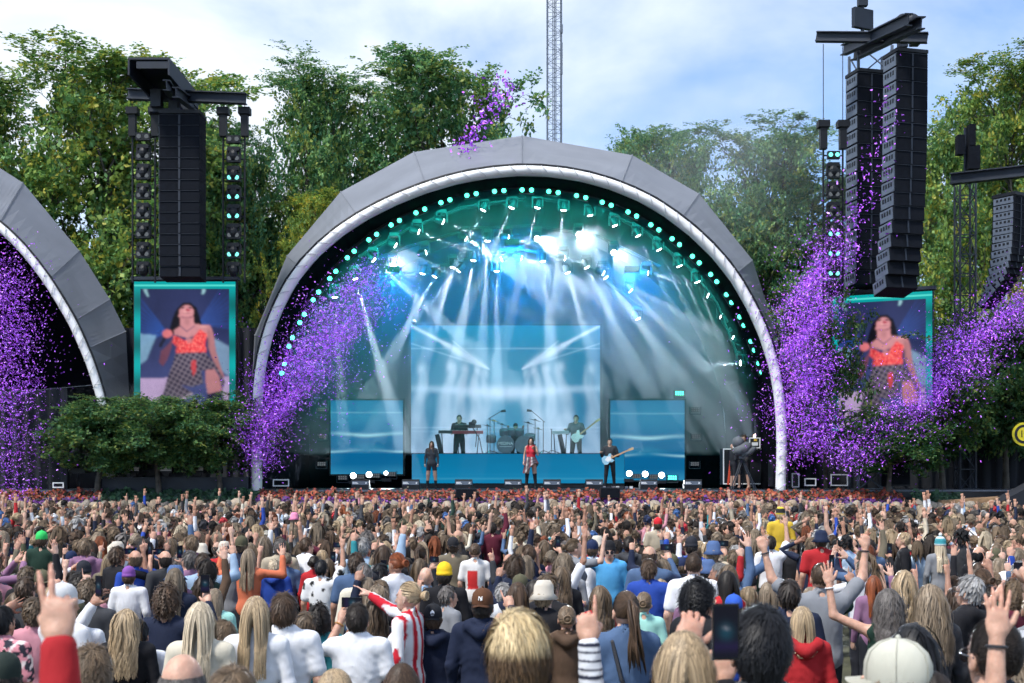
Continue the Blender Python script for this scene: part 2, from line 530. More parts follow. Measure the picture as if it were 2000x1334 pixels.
def bed(x0, x1, z0, z1, y0, y1):
    def f(n):
        x = rw.uniform(x0, x1, n); t = rw.random(n)
        return np.c_[x, y0 + (y1 - y0) * t + rw.normal(0, 0.03, n), z0 + (z1 - z0) * t + 0.04 * np.sin(x * 9) + 0.03 * np.sin(x * 23) + rw.normal(0, 0.03, n)]
    return f
XL, XA, XB, XR = -17, at(190, 0, 37).x, at(500, 0, 37).x, at(1772, 0, 37).x
org = [lin(165, 72, 45), lin(140, 55, 42), lin(178, 98, 60), lin(110, 45, 38), lin(50, 55, 38), lin(45, 60, 40), lin(150, 62, 55)]
pur = [lin(98, 42, 128), lin(78, 34, 108), lin(120, 55, 142), lin(60, 30, 82), lin(45, 55, 42)]
grn = [lin(40, 75, 50), lin(25, 55, 40), lin(60, 95, 65), lin(30, 65, 35)]
for nm, x0, x1 in (('left', XL, XA), ('mid', XB, XR)):
    k = int((x1 - x0) * 300)
    scatter_blobs('flowers', k, bed(x0, x1, 1.66, 1.93, 37.1, 37.75), 0.05, org, M['confetti'],
                  'orange flowers along the top of the bed ' + ('at far left' if nm == 'left' else 'below the main stage'), 'flowers')
    scatter_blobs('flowers', k, bed(x0, x1, 1.44, 1.68, 36.65, 37.1), 0.045, pur, M['confetti'],
                  'purple flowers along the lower edge of the bed ' + ('at far left' if nm == 'left' else 'below the main stage'), 'flowers')
b = MB(); b.box((0, 37.4, 1.5), (36, 0.75, 0.36)); tag(b.build('flower_bed', M['soil']), kind='structure')
scatter_blobs('ivy', 3200, bed(XA, XB, 1.35, 1.93, 36.62, 37.7), 0.075, grn, M['confetti'], 'green ivy bank between the two flower beds on the left', 'ivy')
scatter_blobs('ivy', 1200, bed(at(1785, 0, 37).x, at(1880, 0, 37).x, 1.25, 1.85, 36.5, 37.2), 0.08, grn, M['confetti'], 'clipped green ivy mound right of the flower bed', 'ivy')
b = MB(); b.box((at(1960, 0, 37).x + 0.6, 37.1, 1.55), (5.2, 1.2, 0.5), Matrix.Rotation(R(-3), 3, 'Y')); tag(b.build('ramp', pmat('sandy_boards', (0.28, 0.17, 0.09), 0.8, var=0.3)), kind='structure')
b = MB(); b.extrude([(0, 0), (4.5, 0), (4.5, 1.5), (2.4, 1.25)], 0, 0.9); tag(b.build('tarpaulin', M['drape'], loc=at(1893, 1012, 35.9)), 'black tarpaulin sheet sloping up at the right end of the bed', 'tarpaulin')

# ------------------------------------------------------------------ LED screens
def grid_screen(name, o, w, h, nx, ny, fn, parent, mat='screen'):
    X, Y = np.meshgrid(np.linspace(0, 1, nx + 1), np.linspace(0, 1, ny + 1))
    v = np.c_[(X.ravel() - 0.5) * w, np.zeros(X.size), (1 - Y.ravel()) * h]
    i = np.arange(ny)[:, None] * (nx + 1) + np.arange(nx)[None]
    f = np.stack([i, i + nx + 1, i + nx + 2, i + 1], -1).reshape(-1, 4)
    c = fn(X, Y).reshape(-1, 3)
    return link(name, mesh_from(name, v, f, np.clip(c, 0, 4), M[mat], False), parent, o)

def L3(c): return np.array(lin(*c))
def mixc(a, b_, t): return a * (1 - t[..., None]) + b_ * t[..., None]
def gauss(x, s): return np.exp(-(x / s) ** 2)
def seg_d(X, Y, ax, ay, bx, by):
    dx, dy = bx - ax, by - ay
    t = np.clip(((X - ax) * dx + (Y - ay) * dy) / (dx * dx + dy * dy), 0, 1)
    return np.hypot(X - ax - t * dx, Y - ay - t * dy), t
def fract_noise(X, Y, seed, sc):
    r = np.random.default_rng(seed); out = np.zeros_like(X)
    for k in range(14):
        a = r.uniform(0, 6.283); f = sc * r.uniform(0.5, 2.2)
        out += np.sin((X * math.cos(a) + Y * math.sin(a)) * f * 6.283 + r.uniform(0, 6.28)) / (0.6 + f / sc)
    return out / 6

def main_led(X, Y):
    c = mixc(L3((10, 112, 160)) + 0 * X[..., None], L3((85, 150, 192)), np.clip(gauss(X - 0.5, 0.34) * gauss(Y - 0.62, 0.5) + 0.15 * fract_noise(X, Y, 1, 1.5), 0, 1))
    c = mixc(c, L3((35, 140, 185)), gauss(Y - 0.02, 0.13) * 0.8)
    wht = L3((205, 200, 226)) * 1.5
    for s in (0, 1):
        Xm = X if s == 0 else 1 - X
        d, t = seg_d(Xm, Y, 0.0, 0.0, 0.20, 0.155); c = mixc(c, wht, gauss(d, 0.012) * 0.95)
        d, t = seg_d(Xm, Y, 0.15, 0.12, 0.41, 0.34); c = mixc(c, wht, gauss(d, 0.006 + 0.026 * np.sin(np.pi * np.clip(t, 0, 1))) * 0.85)
        d, t = seg_d(Xm, Y, 0.0, 0.14, 0.40, 0.33); c = mixc(c, wht, gauss(d, 0.006) * 0.35)
        d, t = seg_d(Xm, Y, 0.22, 0.12, 0.36, 0.29); c = mixc(c, wht, gauss(d, 0.005) * 0.4)
        for k, (x0, y0, w, lean, a) in enumerate([(0.055, 0.31, 0.030, -0.03, 0.55), (0.21, 0.29, 0.032, -0.07, 0.62), (0.285, 0.31, 0.030, -0.09, 0.75), (0.35, 0.32, 0.028, -0.06, 0.75), (0.395, 0.34, 0.02, -0.03, 0.5)]):
            head = gauss(Xm - x0, w * 0.75) * gauss(Y - y0 - 0.035, 0.05)
            yy = np.clip((Y - y0) / (0.98 - y0), 0, 1)
            xc = x0 + lean * yy ** 1.6 + 0.012 * np.sin(yy * 9 + k)
            wid = w * (0.62 + 1.25 * yy)
            body = (1 / (1 + np.exp(-(Y - y0) * 90))) * np.exp(-(np.abs(Xm - xc) / wid) ** 3) * (0.8 + 0.35 * fract_noise(X, Y * 0.3, 5 + k, 12))
            body *= 1 - 0.25 * gauss(Y - 0.62, 0.06)
            c = mixc(c, wht * 0.85, np.clip(np.maximum(head, body) * a * 1.15, 0, 1))
        # shadow of the inner hollow of the veil
        c = mixc(c, L3((60, 140, 185)), gauss(Xm - 0.062, 0.012) * gauss(Y - 0.42, 0.09) * 0.4)
    c = mixc(c, wht, gauss(Y - 0.49 - 0.035 * gauss(X - 0.5, 0.3), 0.028 + 0.03 * gauss(X - 0.5, 0.22)) * np.clip(1.05 - 1.5 * np.abs(X - 0.5), 0, 1) * 0.85)
    for y0, a in ((0.18, 0.3), (0.80, 0.25), (0.83, 0.15)):
        c = mixc(c, wht, gauss(Y - y0, 0.006) * a)
    c = mixc(c, wht, gauss(Y - 1.0, 0.04) * gauss(X - 0.5, 0.4) * 0.2)
    return c * 0.60 * np.array((.72, 1, 1))

def side_led(X, Y):
    c = mixc(L3((5, 100, 152)) + 0 * X[..., None], L3((80, 150, 188)), np.clip(0.55 * gauss(Y - 0.2, 0.25) + 0.2 * fract_noise(X, Y, 3, 1.2), 0, 1))
    wht = L3((205, 220, 235))
    bow = 0.445 + 0.03 * gauss(X - 0.5, 0.28)
    c = mixc(c, wht, gauss(Y - bow, 0.022) * (0.35 + 0.65 * gauss(X - 0.5, 0.3)))
    ray = 0.56 + 0.14 * (np.abs(X - 0.5) * 2) ** 1.5
    c = mixc(c, L3((70, 170, 200)), np.clip((Y - ray) * 8, 0, 1) * np.clip((0.72 - Y) * 6, 0, 1) * 0.8)
    c = mixc(c, wht, gauss(Y - 0.70 + 0.03 * gauss(X - 0.5, 0.3), 0.015) * np.abs(X - 0.5) * 1.6)
    c = mixc(c, wht, gauss(Y - 0.165, 0.008) * 0.35)
    c = mixc(c, L3((90, 170, 205)), np.clip((Y - 0.86) * 5, 0, 1) * (0.4 + 0.5 * np.abs(X - 0.5)))
    return c * 0.6 * np.array((.6, 1, 1))

def riser_led(X, Y):
    c = mixc(L3((0, 112, 158)) + 0 * X[..., None], L3((0, 128, 176)), Y)
    c = mixc(c, L3((90, 190, 215)), gauss(Y - 0.83, 0.018) * 0.8 + gauss(Y - 0.72, 0.014) * 0.3)
    return 0.62 * c * (1 + 0.04 * fract_noise(X, Y, 8, 3))[..., None]

def panel_screen(name, u0, u1, v0, v1, d, fn, nx, ny, label, cat='screen', frame=0.06):
    a, c = at(u0, v0, d), at(u1, v1, d)
    root = empty(name, ((a.x + c.x) / 2, d, c.z), 0, label, cat)
    w, h = c.x - a.x, a.z - c.z
    b = MB(); b.box((0, 0.1, h / 2), (w + 2 * frame, 0.18, h + 2 * frame)); b.build('housing', M['black'], root)
    grid_screen('led_panel', (0, -0.004, 0), w, h, nx, ny, fn, root)
    return root
panel_screen('led_wall', 803, 1172, 636, 885, 44.6, main_led, 200, 134, 'large LED wall with veiled white figures at the back of the stage')
panel_screen('led_wall', 646, 787, 782, 926, 43.6, side_led, 84, 84, 'smaller blue LED wall standing left of the big one')
panel_screen('led_wall', 1192, 1337, 782, 938, 43.6, side_led, 84, 84, 'smaller blue LED wall standing right of the big one')
# riser with LED front
RZ = at(0, 884, 41.6).z
rx0, rx1 = at(804, 0, 41.6).x, at(1220, 0, 41.6).x
ris = empty('band_riser', ((rx0 + rx1) / 2, 41.6, DZ), 0, 'wide band riser with a plain turquoise LED front', 'platform')
w = rx1 - rx0
PZ = RZ - 0.5
b = MB(); b.box((0, 0.73, (RZ - 0.02 - DZ) / 2), (w, 1.4, RZ - 0.02 - DZ)); b.build('front_platform', M['black'], ris)
b = MB(); b.box((0, 2.1, (PZ - DZ) / 2), (w, 1.3, PZ - DZ)); b.build('rear_platform', M['black'], ris)
grid_screen('led_front', (0, 0.0, 0.18), w - 0.02, RZ - DZ - 0.22, 60, 20, riser_led, ris)

def inpoly(X, Y, pts):
    out = np.zeros_like(X, bool)
    n = len(pts)
    for i in range(n):
        x0, y0 = pts[i]; x1, y1 = pts[(i + 1) % n]
        cnd = ((y0 > Y) != (y1 > Y)) & (X < (x1 - x0) * (Y - y0) / (y1 - y0 + 1e-12) + x0)
        out ^= cnd
    return out
def soft(m, k=1):
    m = m.astype(float)
    for _ in range(k):
        p = np.pad(m, 1, mode='edge')
        m = (p[1:-1, 1:-1] * 2 + p[:-2, 1:-1] + p[2:, 1:-1] + p[1:-1, :-2] + p[1:-1, 2:]) / 6
    return m

def portrait(X, Y):
    """Live picture: performer from below, red sequin top, plaid skirt, microphone; x 0..1, y 0..1 in the 198x265 frame."""
    x, y = X * 1067 * 0.83 + 95, Y * 1250 + 80          # traced coordinates of the enlarged view
    c = L3((40, 48, 88)) + 0 * X[..., None]
    c = mixc(c, L3((70, 80, 135)), np.clip((y - 550) / 450, 0, 1) * 0.7)
    for (ax, ay, a0, a1, col, pw) in ((385, 545, 150, 235, (40, 95, 190), 0.8), (650, 470, -60, 10, (50, 95, 185), 0.6)):
        an = np.degrees(np.arctan2(y - ay, x - ax)) % 360
        m = ((an > a0 % 360) & (an < a1 % 360)) if a0 % 360 < a1 % 360 else ((an > a0 % 360) | (an < a1 % 360))
        c = mixc(c, L3(col), soft(m, 2) * pw * np.clip(1.1 - np.hypot(x - ax, y - ay) / 420, 0, 1) * (0.65 + 0.35 * np.sin(an * 0.9)))
    c = mixc(c, L3((140, 185, 215)), soft(inpoly(x, y, [(290, 575), (140, 560), (140, 850), (205, 800)]), 2) * 0.75)
    c = mixc(c, L3((150, 185, 215)), soft(inpoly(x, y, [(790, 600), (930, 680), (930, 960), (830, 880)]), 3) * 0.6)
    c = mixc(c, L3((190, 165, 205)), soft(inpoly(x, y, [(100, 975), (400, 965), (400, 1330), (100, 1330)]), 1) * 0.95)
    c = mixc(c, L3((190, 165, 205)), soft(inpoly(x, y, [(860, 960), (960, 950), (960, 1330), (880, 1330)]), 1) * 0.9)
    for q in ([(170, 145), (205, 145), (225, 220), (212, 222)], [(690, 150), (722, 150), (705, 195), (684, 195)]):
        c = mixc(c, L3((150, 195, 205)), soft(inpoly(x, y, q), 1))
    sk, skd, hair, red = L3((186, 125, 130)), L3((110, 64, 84)), L3((10, 7, 16)), L3((226, 66, 70))
    c = mixc(c, hair, soft(inpoly(x, y, [(470, 330), (520, 275), (585, 272), (640, 320), (672, 420), (700, 520), (600, 540), (480, 540), (400, 580), (415, 470), (445, 380)]), 1))
    c = mixc(c, sk, soft(inpoly(x, y, [(500, 400), (615, 400), (620, 470), (700, 480), (755, 482), (778, 530), (790, 610), (760, 640), (740, 600), (700, 560), (560, 600), (450, 570), (440, 530), (500, 490)]), 1))
    c = mixc(c, skd, soft(inpoly(x, y, [(505, 395), (612, 395), (600, 420), (515, 420)]), 1) * 0.8)
    c = mixc(c, sk * 1.1, soft(inpoly(x, y, [(492, 340), (520, 305), (560, 295), (595, 310), (618, 350), (610, 395), (560, 410), (505, 400), (482, 412)]), 1))
    c = mixc(c, skd * 0.6, soft(inpoly(x, y, [(505, 318), (540, 312), (540, 322), (508, 330)]), 1) * .8)
    c = mixc(c, skd * 0.6, soft(inpoly(x, y, [(565, 312), (600, 318), (598, 330), (568, 322)]), 1) * .8)
    c = mixc(c, L3((170, 60, 80)), soft(inpoly(x, y, [(535, 338), (560, 330), (590, 340), (562, 352)]), 1))
    for p in ([(500, 490), (555, 540), (620, 490)],):
        d, _ = seg_d(x, y, *p[0], *p[1]); c = mixc(c, L3((70, 60, 90)), gauss(d, 4))
        d, _ = seg_d(x, y, *p[1], *p[2]); c = mixc(c, L3((70, 60, 90)), gauss(d, 4))
    # arms
    c = mixc(c, sk * 0.85, soft(inpoly(x, y, [(735, 520), (785, 545), (810, 720), (850, 860), (885, 960), (850, 960), (800, 850), (745, 700)]), 1))
    c = mixc(c, skd, soft(inpoly(x, y, [(440, 590), (420, 690), (385, 800), (345, 860), (312, 820), (330, 720), (395, 660)]), 1))
    d, _ = seg_d(x, y, 385, 560, 325, 670); c = mixc(c, L3((25, 28, 50)), (d < 15).astype(float))
    c = mixc(c, L3((205, 110, 115)), soft(np.hypot((x - 385) / 44, (y - 560) / 38) < 1, 1))
    # sequin top
    top = soft(inpoly(x, y, [(440, 575), (480, 590), (540, 625), (600, 610), (640, 560), (670, 520), (700, 540), (735, 560), (720, 640), (725, 735), (600, 740), (460, 745), (465, 680), (430, 640)]), 1)
    r2 = np.random.default_rng(5)
    spk = r2.random(X.shape)
    c = mixc(c, np.where((spk > 0.75)[..., None], L3((250, 130, 120)), np.where((spk < 0.25)[..., None], L3((175, 40, 55)), red)), top)
    c = mixc(c, sk, soft(inpoly(x, y, [(545, 600), (600, 600), (605, 640), (560, 650)]), 1) * 0.7)
    # leg and boot, skirt plaid
    c = mixc(c, sk * 0.95, soft(inpoly(x, y, [(720, 860), (790, 870), (840, 960), (865, 1090), (740, 1120), (715, 980)]), 1))
    c = mixc(c, L3((30, 30, 55)), soft(inpoly(x, y, [(735, 1115), (865, 1090), (890, 1330), (700, 1330)]), 1))
    skm = soft(inpoly(x, y, [(460, 740), (715, 730), (780, 820), (790, 890), (680, 900), (700, 1020), (600, 1050), (500, 1030), (600, 1100), (450, 1200), (390, 1240), (330, 1180), (380, 990), (430, 840)]), 1)
    skm = np.maximum(skm, soft(inpoly(x, y, [(730, 750), (800, 830), (890, 1000), (870, 1080), (840, 940), (780, 860)]), 1))
    p1, p2 = (x * 0.87 + y * 0.5) % 40, (y * 0.87 - x * 0.5) % 40
    pl = L3((62, 52, 74)) + 0 * X[..., None]
    pl = mixc(pl, L3((35, 32, 55)), ((p1 > 22).astype(float) + (p2 > 22)) * 0.4)
    pl = mixc(pl, L3((190, 175, 185)), np.clip(gauss(p1 - 10, 5) + gauss(p2 - 10, 5), 0, 1) * 0.35)
    c = mixc(c, pl, skm)
    c = mixc(c, red * 0.8, soft(inpoly(x, y, [(600, 800), (640, 800), (640, 900), (610, 960), (590, 860)]), 1) * 0.8)
    c = mixc(c, L3((180, 165, 175)), soft(inpoly(x, y, [(600, 1100), (610, 1115), (420, 1240), (385, 1240)]), 1))
    c = np.stack([soft(c[..., k], 2) for k in range(3)], -1)
    c *= (0.72 + 0.4 * gauss(x - 600, 240) * gauss(y - 480, 420) + 0.10 * fract_noise(X, Y, 12, 5) + 0.06 * fract_noise(X, Y, 13, 14))[..., None]
    for ex, ey, rx_, ry_, a_ in ((522, 322, 16, 6, .8), (584, 322, 16, 6, .8), (553, 335, 7, 9, .45), (560, 372, 40, 9, .35), (470, 640, 22, 90, .35), (745, 640, 18, 110, .4), (560, 450, 26, 34, .35), (600, 610, 12, 40, .3)):
        c = mixc(c, c * .3, gauss((x - ex) / rx_, 1) * gauss((y - ey) / ry_, 1) * a_)
    c = mixc(c, L3((150, 45, 62)), gauss((x - 562) / 24, 1) * gauss((y - 344) / 6, 1) * .8)
    c = mixc(c, L3((228, 170, 165)), gauss((x - 540) / 16, 1) * gauss((y - 350) / 26, 1) * .35 + gauss((x - 700) / 40, 1) * gauss((y - 495) / 14, 1) * .4)
    # teal frame graphic
    fr = ((x < 153) | (x > 925) | (y < 148)).astype(float)
    fr = soft(fr, 0)
    teal = L3((0, 150, 150)) * (0.75 + 0.3 * np.sin(y / 60.0) + 0.25 * fract_noise(X, Y, 9, 2))[..., None]
    teal = mixc(teal, L3((90, 220, 205)), ((np.abs(y - 118) < 8) & (y < 148)).astype(float) * 0.7)
    c = mixc(c, teal, fr)
    return c * 0.78

def portrait_screen(u0, u1, v0, v1, d, yaw, label):
    a, c = at(u0, v0, d), at(u1, v1, d)
    root = empty('portrait_screen', ((a.x + c.x) / 2, d, c.z), yaw, label, 'screen', 'portrait screens beside the stage')
    w, h = (c.x - a.x) / math.cos(yaw), a.z - c.z
    b = MB(); b.box((0, 0.12, h / 2), (w + 0.06, 0.22, h + 0.1)); b.build('housing', M['black'], root)
    b = MB(); b.box((0, 0.1, h + 0.1), (w + 0.2, 0.3, 0.1)); b.build('header_beam', M['steel'], root)
    grid_screen('led_panel', (0, -0.004, 0), w, h, 120, 158, portrait, root)
    return root
portrait_screen(262, 460, 550, 815, 38.2, 0.0, 'tall portrait screen showing a singer in red, left of the main tent')
portrait_screen(1636, 1808, 574, 840, 38.2, R(-24), 'tall portrait screen showing a singer in red, right of the main tent')

# ------------------------------------------------------------------ trees
def grow_tree(seed, h, spread, lean=0.0, first=0.28, nleaf=10, lsize=0.17, dens=1.0):
    r = np.random.default_rng(seed)
    tb = MB(); twigs = []
    def grow(p, d, ln, rad, lev):
        nseg = 5 if lev == 0 else (4 if lev < 3 else 3)
        pts, rads = [p.copy()], [rad]
        q, dd = p.copy(), d.copy()
        for i in range(nseg):
            up = 0.10 if lev == 0 else (0.16 if lev == 1 else 0.07)
            dd = dd + r.normal(0, 0.06 if lev == 0 else 0.19, 3) + np.array((lean * 0.10 * (lev > 1), 0, up))
            dd /= np.linalg.norm(dd)
            q = q + dd * ln / nseg
            pts.append(q.copy()); rads.append(rad * (1 - 0.72 * (i + 1) / nseg))
        if lev < 4:
            tb.tube([tuple(x) for x in pts], rads, (8, 6, 5, 3)[lev], cap=False)
        if lev >= 3:
            twigs.append((pts, dd))
        if lev == 4:
            return
        cnt = (int(19 * dens), 8, 6, 4)[lev]
        for k in range(cnt):
            t = first + (1 - first) * (k + r.random()) / cnt if lev == 0 else 0.22 + 0.78 * (k + r.random()) / cnt
            f = t * nseg; i0 = min(int(f), nseg - 1); bp = pts[i0] * (1 - (f - i0)) + pts[i0 + 1] * (f - i0)
            ax = pts[i0 + 1] - pts[i0]; ax = ax / np.linalg.norm(ax)
            w = r.uniform(0, 6.283) if lev else k * 2.4 + r.uniform(-0.5, 0.5)
            s = np.cross(ax, (0.3, 0.9, 0.2)); s /= np.linalg.norm(s); s2 = np.cross(ax, s)
            side = s * math.cos(w) + s2 * math.sin(w)
            if lev == 0:
                tt = (t - first) / (1 - first)
                nd = np.array((0, 0, 0.15 + 1.1 * tt ** 1.5)) + side * (1.0 - 0.35 * tt)
                L = spread * (0.85 + 0.25 * tt) * r.uniform(0.8, 1.15)
            else:
                nd = ax * 0.6 + side * 0.75; L = ln * r.uniform(0.42, 0.62)
            nd /= np.linalg.norm(nd)
            grow(bp, nd, L, max(rads[i0] * (0.45 if lev == 0 else 0.55), 0.012), lev + 1)
    grow(np.array((0, 0, -0.3)), np.array((lean * 0.05, 0, 1.0)), h, h * 0.017 + 0.08, 0)
    # leaves along the twigs, in flat sprays
    A = np.array([t[0][0] for t in twigs]); B = np.array([t[0][-1] for t in twigs]); n = len(A)
    t = r.uniform(0.1, 1.08, (n, nleaf, 1))
    P = (A[:, None] * (1 - t) + B[:, None] * t + r.normal(0, 0.10, (n, nleaf, 3)) * np.array((1, 1, 0.6))).reshape(-1, 3)
    D = np.repeat((B - A)[:, None], nleaf, 1).reshape(-1, 3); D /= np.linalg.norm(D, axis=1)[:, None] + 1e-9
    m = len(P)
    ax = D * 0.7 + r.normal(0, 0.6, (m, 3)); ax /= np.linalg.norm(ax, axis=1)[:, None]
    up = np.array((0, 0, 1.0)) + r.normal(0, 0.6, (m, 3))
    wd = np.cross(up, ax); wd /= np.linalg.norm(wd, axis=1)[:, None] + 1e-9
    L = (lsize * r.uniform(0.7, 1.5, m))[:, None]
    V = np.stack([P, P + ax * L * 0.5 + wd * L * 0.33, P + ax * L, P + ax * L * 0.5 - wd * L * 0.33], 1).reshape(-1, 3)
    base = np.array([lin(84, 112, 66), lin(64, 98, 62), lin(104, 124, 68), lin(126, 128, 62), lin(72, 106, 76)])
    clump = r.integers(0, 5, n)
    C = base[np.where(r.random((n, nleaf)) < 0.6, clump[:, None], r.integers(0, 3, (n, nleaf)))].reshape(-1, 3) * r.uniform(0.75, 1.25, (m, 1))
    C = np.repeat(C[:, None], 4, 1).reshape(-1, 3)
    zc_ = np.percentile(P[:, 2], 80)
    def dome(A_):
        A_ = np.array(A_, np.float32); e_ = np.clip(A_[:, 2] - zc_, 0, None); A_[:, 2] -= e_ - 1.5 * (1 - np.exp(-e_ / 1.9)) * 1.25; return A_
    V = dome(V); P = dome(P); tb.v = [dome(q_) for q_ in tb.v]
    top = float(P[:, 2].max()) - 0.1; wid = float(np.percentile(P[:, 0], 98) - np.percentile(P[:, 0], 2))
    return tb.mesh('trunk', M['bark'], True), mesh_from('crown', V, np.arange(m * 4).reshape(m, 4), C, M['leaf'], False), top, wid

PROTO = [grow_tree(21, 15, 4.6, lean=1.0, nleaf=17, lsize=.18, first=.16), grow_tree(22, 14.5, 5.0, lean=0.5, nleaf=17, lsize=.18, first=.16), grow_tree(23, 15, 4.8, lean=0.3, nleaf=17, lsize=.18, first=.16)]
SMALL = [grow_tree(31, 3.6, 2.4, first=0.5, nleaf=9, lsize=0.15, dens=0.9), grow_tree(33, 3.8, 2.3, first=0.5, nleaf=9, lsize=0.15, dens=0.9)]
def place_tree(name, proto, loc, h, w, rz, label, tint, group):
    root = empty(name, loc, rz, label, 'tree', group)
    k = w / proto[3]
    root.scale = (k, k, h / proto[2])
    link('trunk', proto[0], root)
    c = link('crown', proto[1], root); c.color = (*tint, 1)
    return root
def tree_at(u, vtop, wpx, d, k, rz, label, tint=(1, 1, 1)):  # tints lightened, most of them blued, in place of haze over the crowns
    p = at(u, vtop, d); gz = ground_z(d)
    place_tree('beech_tree', PROTO[k], (p.x, d, gz), at(u, vtop, d - px(wpx, d) * .42).z - gz, px(wpx, d), rz, label, tint, 'beech trees behind the stage')
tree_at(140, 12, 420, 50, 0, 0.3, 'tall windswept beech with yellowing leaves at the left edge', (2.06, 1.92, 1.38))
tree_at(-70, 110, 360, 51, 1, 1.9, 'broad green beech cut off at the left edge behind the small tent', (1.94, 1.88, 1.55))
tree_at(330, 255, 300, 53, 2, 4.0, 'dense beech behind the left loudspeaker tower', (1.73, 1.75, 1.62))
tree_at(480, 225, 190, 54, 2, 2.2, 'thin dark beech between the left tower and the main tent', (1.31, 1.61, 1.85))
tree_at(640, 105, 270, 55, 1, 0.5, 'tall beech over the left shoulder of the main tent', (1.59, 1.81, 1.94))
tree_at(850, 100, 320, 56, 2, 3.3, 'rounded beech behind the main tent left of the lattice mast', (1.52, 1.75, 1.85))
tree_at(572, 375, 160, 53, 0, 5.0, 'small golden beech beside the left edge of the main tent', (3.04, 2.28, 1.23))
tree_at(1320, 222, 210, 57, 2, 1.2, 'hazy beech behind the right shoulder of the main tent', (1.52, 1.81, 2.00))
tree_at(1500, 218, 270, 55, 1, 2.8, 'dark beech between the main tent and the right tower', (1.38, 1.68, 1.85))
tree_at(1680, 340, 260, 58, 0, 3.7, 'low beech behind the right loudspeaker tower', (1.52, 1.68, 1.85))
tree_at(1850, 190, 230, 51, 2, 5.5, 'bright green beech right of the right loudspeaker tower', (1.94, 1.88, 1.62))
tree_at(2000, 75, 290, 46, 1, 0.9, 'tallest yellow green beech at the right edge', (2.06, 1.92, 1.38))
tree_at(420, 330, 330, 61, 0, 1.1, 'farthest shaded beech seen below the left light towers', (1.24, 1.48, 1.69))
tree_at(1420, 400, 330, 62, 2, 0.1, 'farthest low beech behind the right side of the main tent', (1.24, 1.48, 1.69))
def small_tree(u, vtop, wpx, d, k, rz, label, tint=(.75, .95, .8)):
    p = at(u, vtop, d)
    place_tree('small_tree', SMALL[k], (p.x, d, DZ), p.z - DZ, px(wpx, d), rz, label, tint, 'small trees beside the stage')
small_tree(310, 770, 190, 37.6, 0, 0.4, 'low bushy tree under the left portrait screen', (.95, 1.15, 1.1))  # the three left trees carry a lighter tint for the haze over them
small_tree(190, 775, 190, 37.6, 1, 2.0, 'spreading low tree in front of the left tent edge', (.95, 1.15, 1.1))
small_tree(430, 765, 170, 37.7, 1, 3.6, 'low leafy tree between the left screen and the main tent', (.95, 1.15, 1.05))
small_tree(1612, 560, 150, 39.4, 0, 1.0, 'slim tree with pale trunk left of the right portrait screen')
small_tree(1842, 640, 200, 38.9, 1, 4.1, 'tree with pale trunk right of the right portrait screen')
small_tree(1965, 590, 220, 41.6, 0, 5.2, 'dark leafy tree at the right edge above the yellow sign', (.6, .8, .75))
small_tree(1735, 790, 170, 37.6, 1, 0.2, 'dark bush below the right portrait screen', (.6, .85, .75))

# ------------------------------------------------------------------ lattice mast
def lattice(mb, p0, p1, w, nbay, rl, rb, legs=4):
    p0, p1 = Vector(p0), Vector(p1)
    cs = [(-w / 2, -w / 2), (w / 2, -w / 2), (w / 2, w / 2), (-w / 2, w / 2)] if legs == 4 else [(-w / 2, -w / 3), (w / 2, -w / 3), (0, w * 0.55)]
    for i in range(nbay):
        a, c = p0.lerp(p1, i / nbay), p0.lerp(p1, (i + 1) / nbay)
        for k in range(len(cs)):
            k2 = (k + 1) % len(cs)
            A = a + Vector((*cs[k], 0)); Bq = c + Vector((*cs[k2], 0)); Cq = a + Vector((*cs[k2], 0))
            if i % 2: A, Bq = a + Vector((*cs[k2], 0)), c + Vector((*cs[k], 0))
            mb.tube([A, Bq], rb, 3, cap=False)
            mb.tube([a + Vector((*cs[k], 0)), Cq], rb, 3, cap=False)
    return [(p0 + Vector((*q, 0)), p1 + Vector((*q, 0))) for q in cs]
p = at(1082.5, 600, 90)
mast = empty('lattice_mast', (p.x, 90, ground_z(90)), 0, 'tall slender lattice radio mast rising behind the main tent', 'mast')
b = MB(); legs = lattice(b, (0, 0, 0), (0, 0, 42), 1.0, 62, 0.05, 0.022, 4); b.build('bracing', M['plate'], mast)
for q in legs:
    b = MB(); b.tube(q, 0.055, 6); b.build('leg', M['plate'], mast)
b = MB()
for x in (-0.1, 0.02, 0.12): b.tube([(x, 0, 0), (x, 0, 42)], 0.035, 5)
b.build('cable_run', M['plate'], mast)
for v0, v1, w in ((60, 76, 0.2), (95, 156, 0.17)):
    b = MB(); z0, z1 = at(0, v1, 90).z + .36, at(0, v0, 90).z + .36
    b.box((0.5, -0.5, (z0 + z1) / 2), (w, w, z1 - z0)); b.build('antenna', M['plate'], mast)

# ------------------------------------------------------------------ loudspeaker towers
def ibeam(mb, p0, p1, h, w):
    p0, p1 = Vector(p0), Vector(p1)
    d = (p1 - p0); L = d.length; rot = d.to_track_quat('X', 'Z').to_matrix()
    c = (p0 + p1) / 2
    for off, sz in (((0, 0, h / 2), (L, w, h * 0.12)), ((0, 0, -h / 2), (L, w, h * 0.12)), ((0, 0, 0), (L, w * 0.12, h * 0.88))):
        mb.box(c + rot @ Vector(off), sz, rot)
    return mb

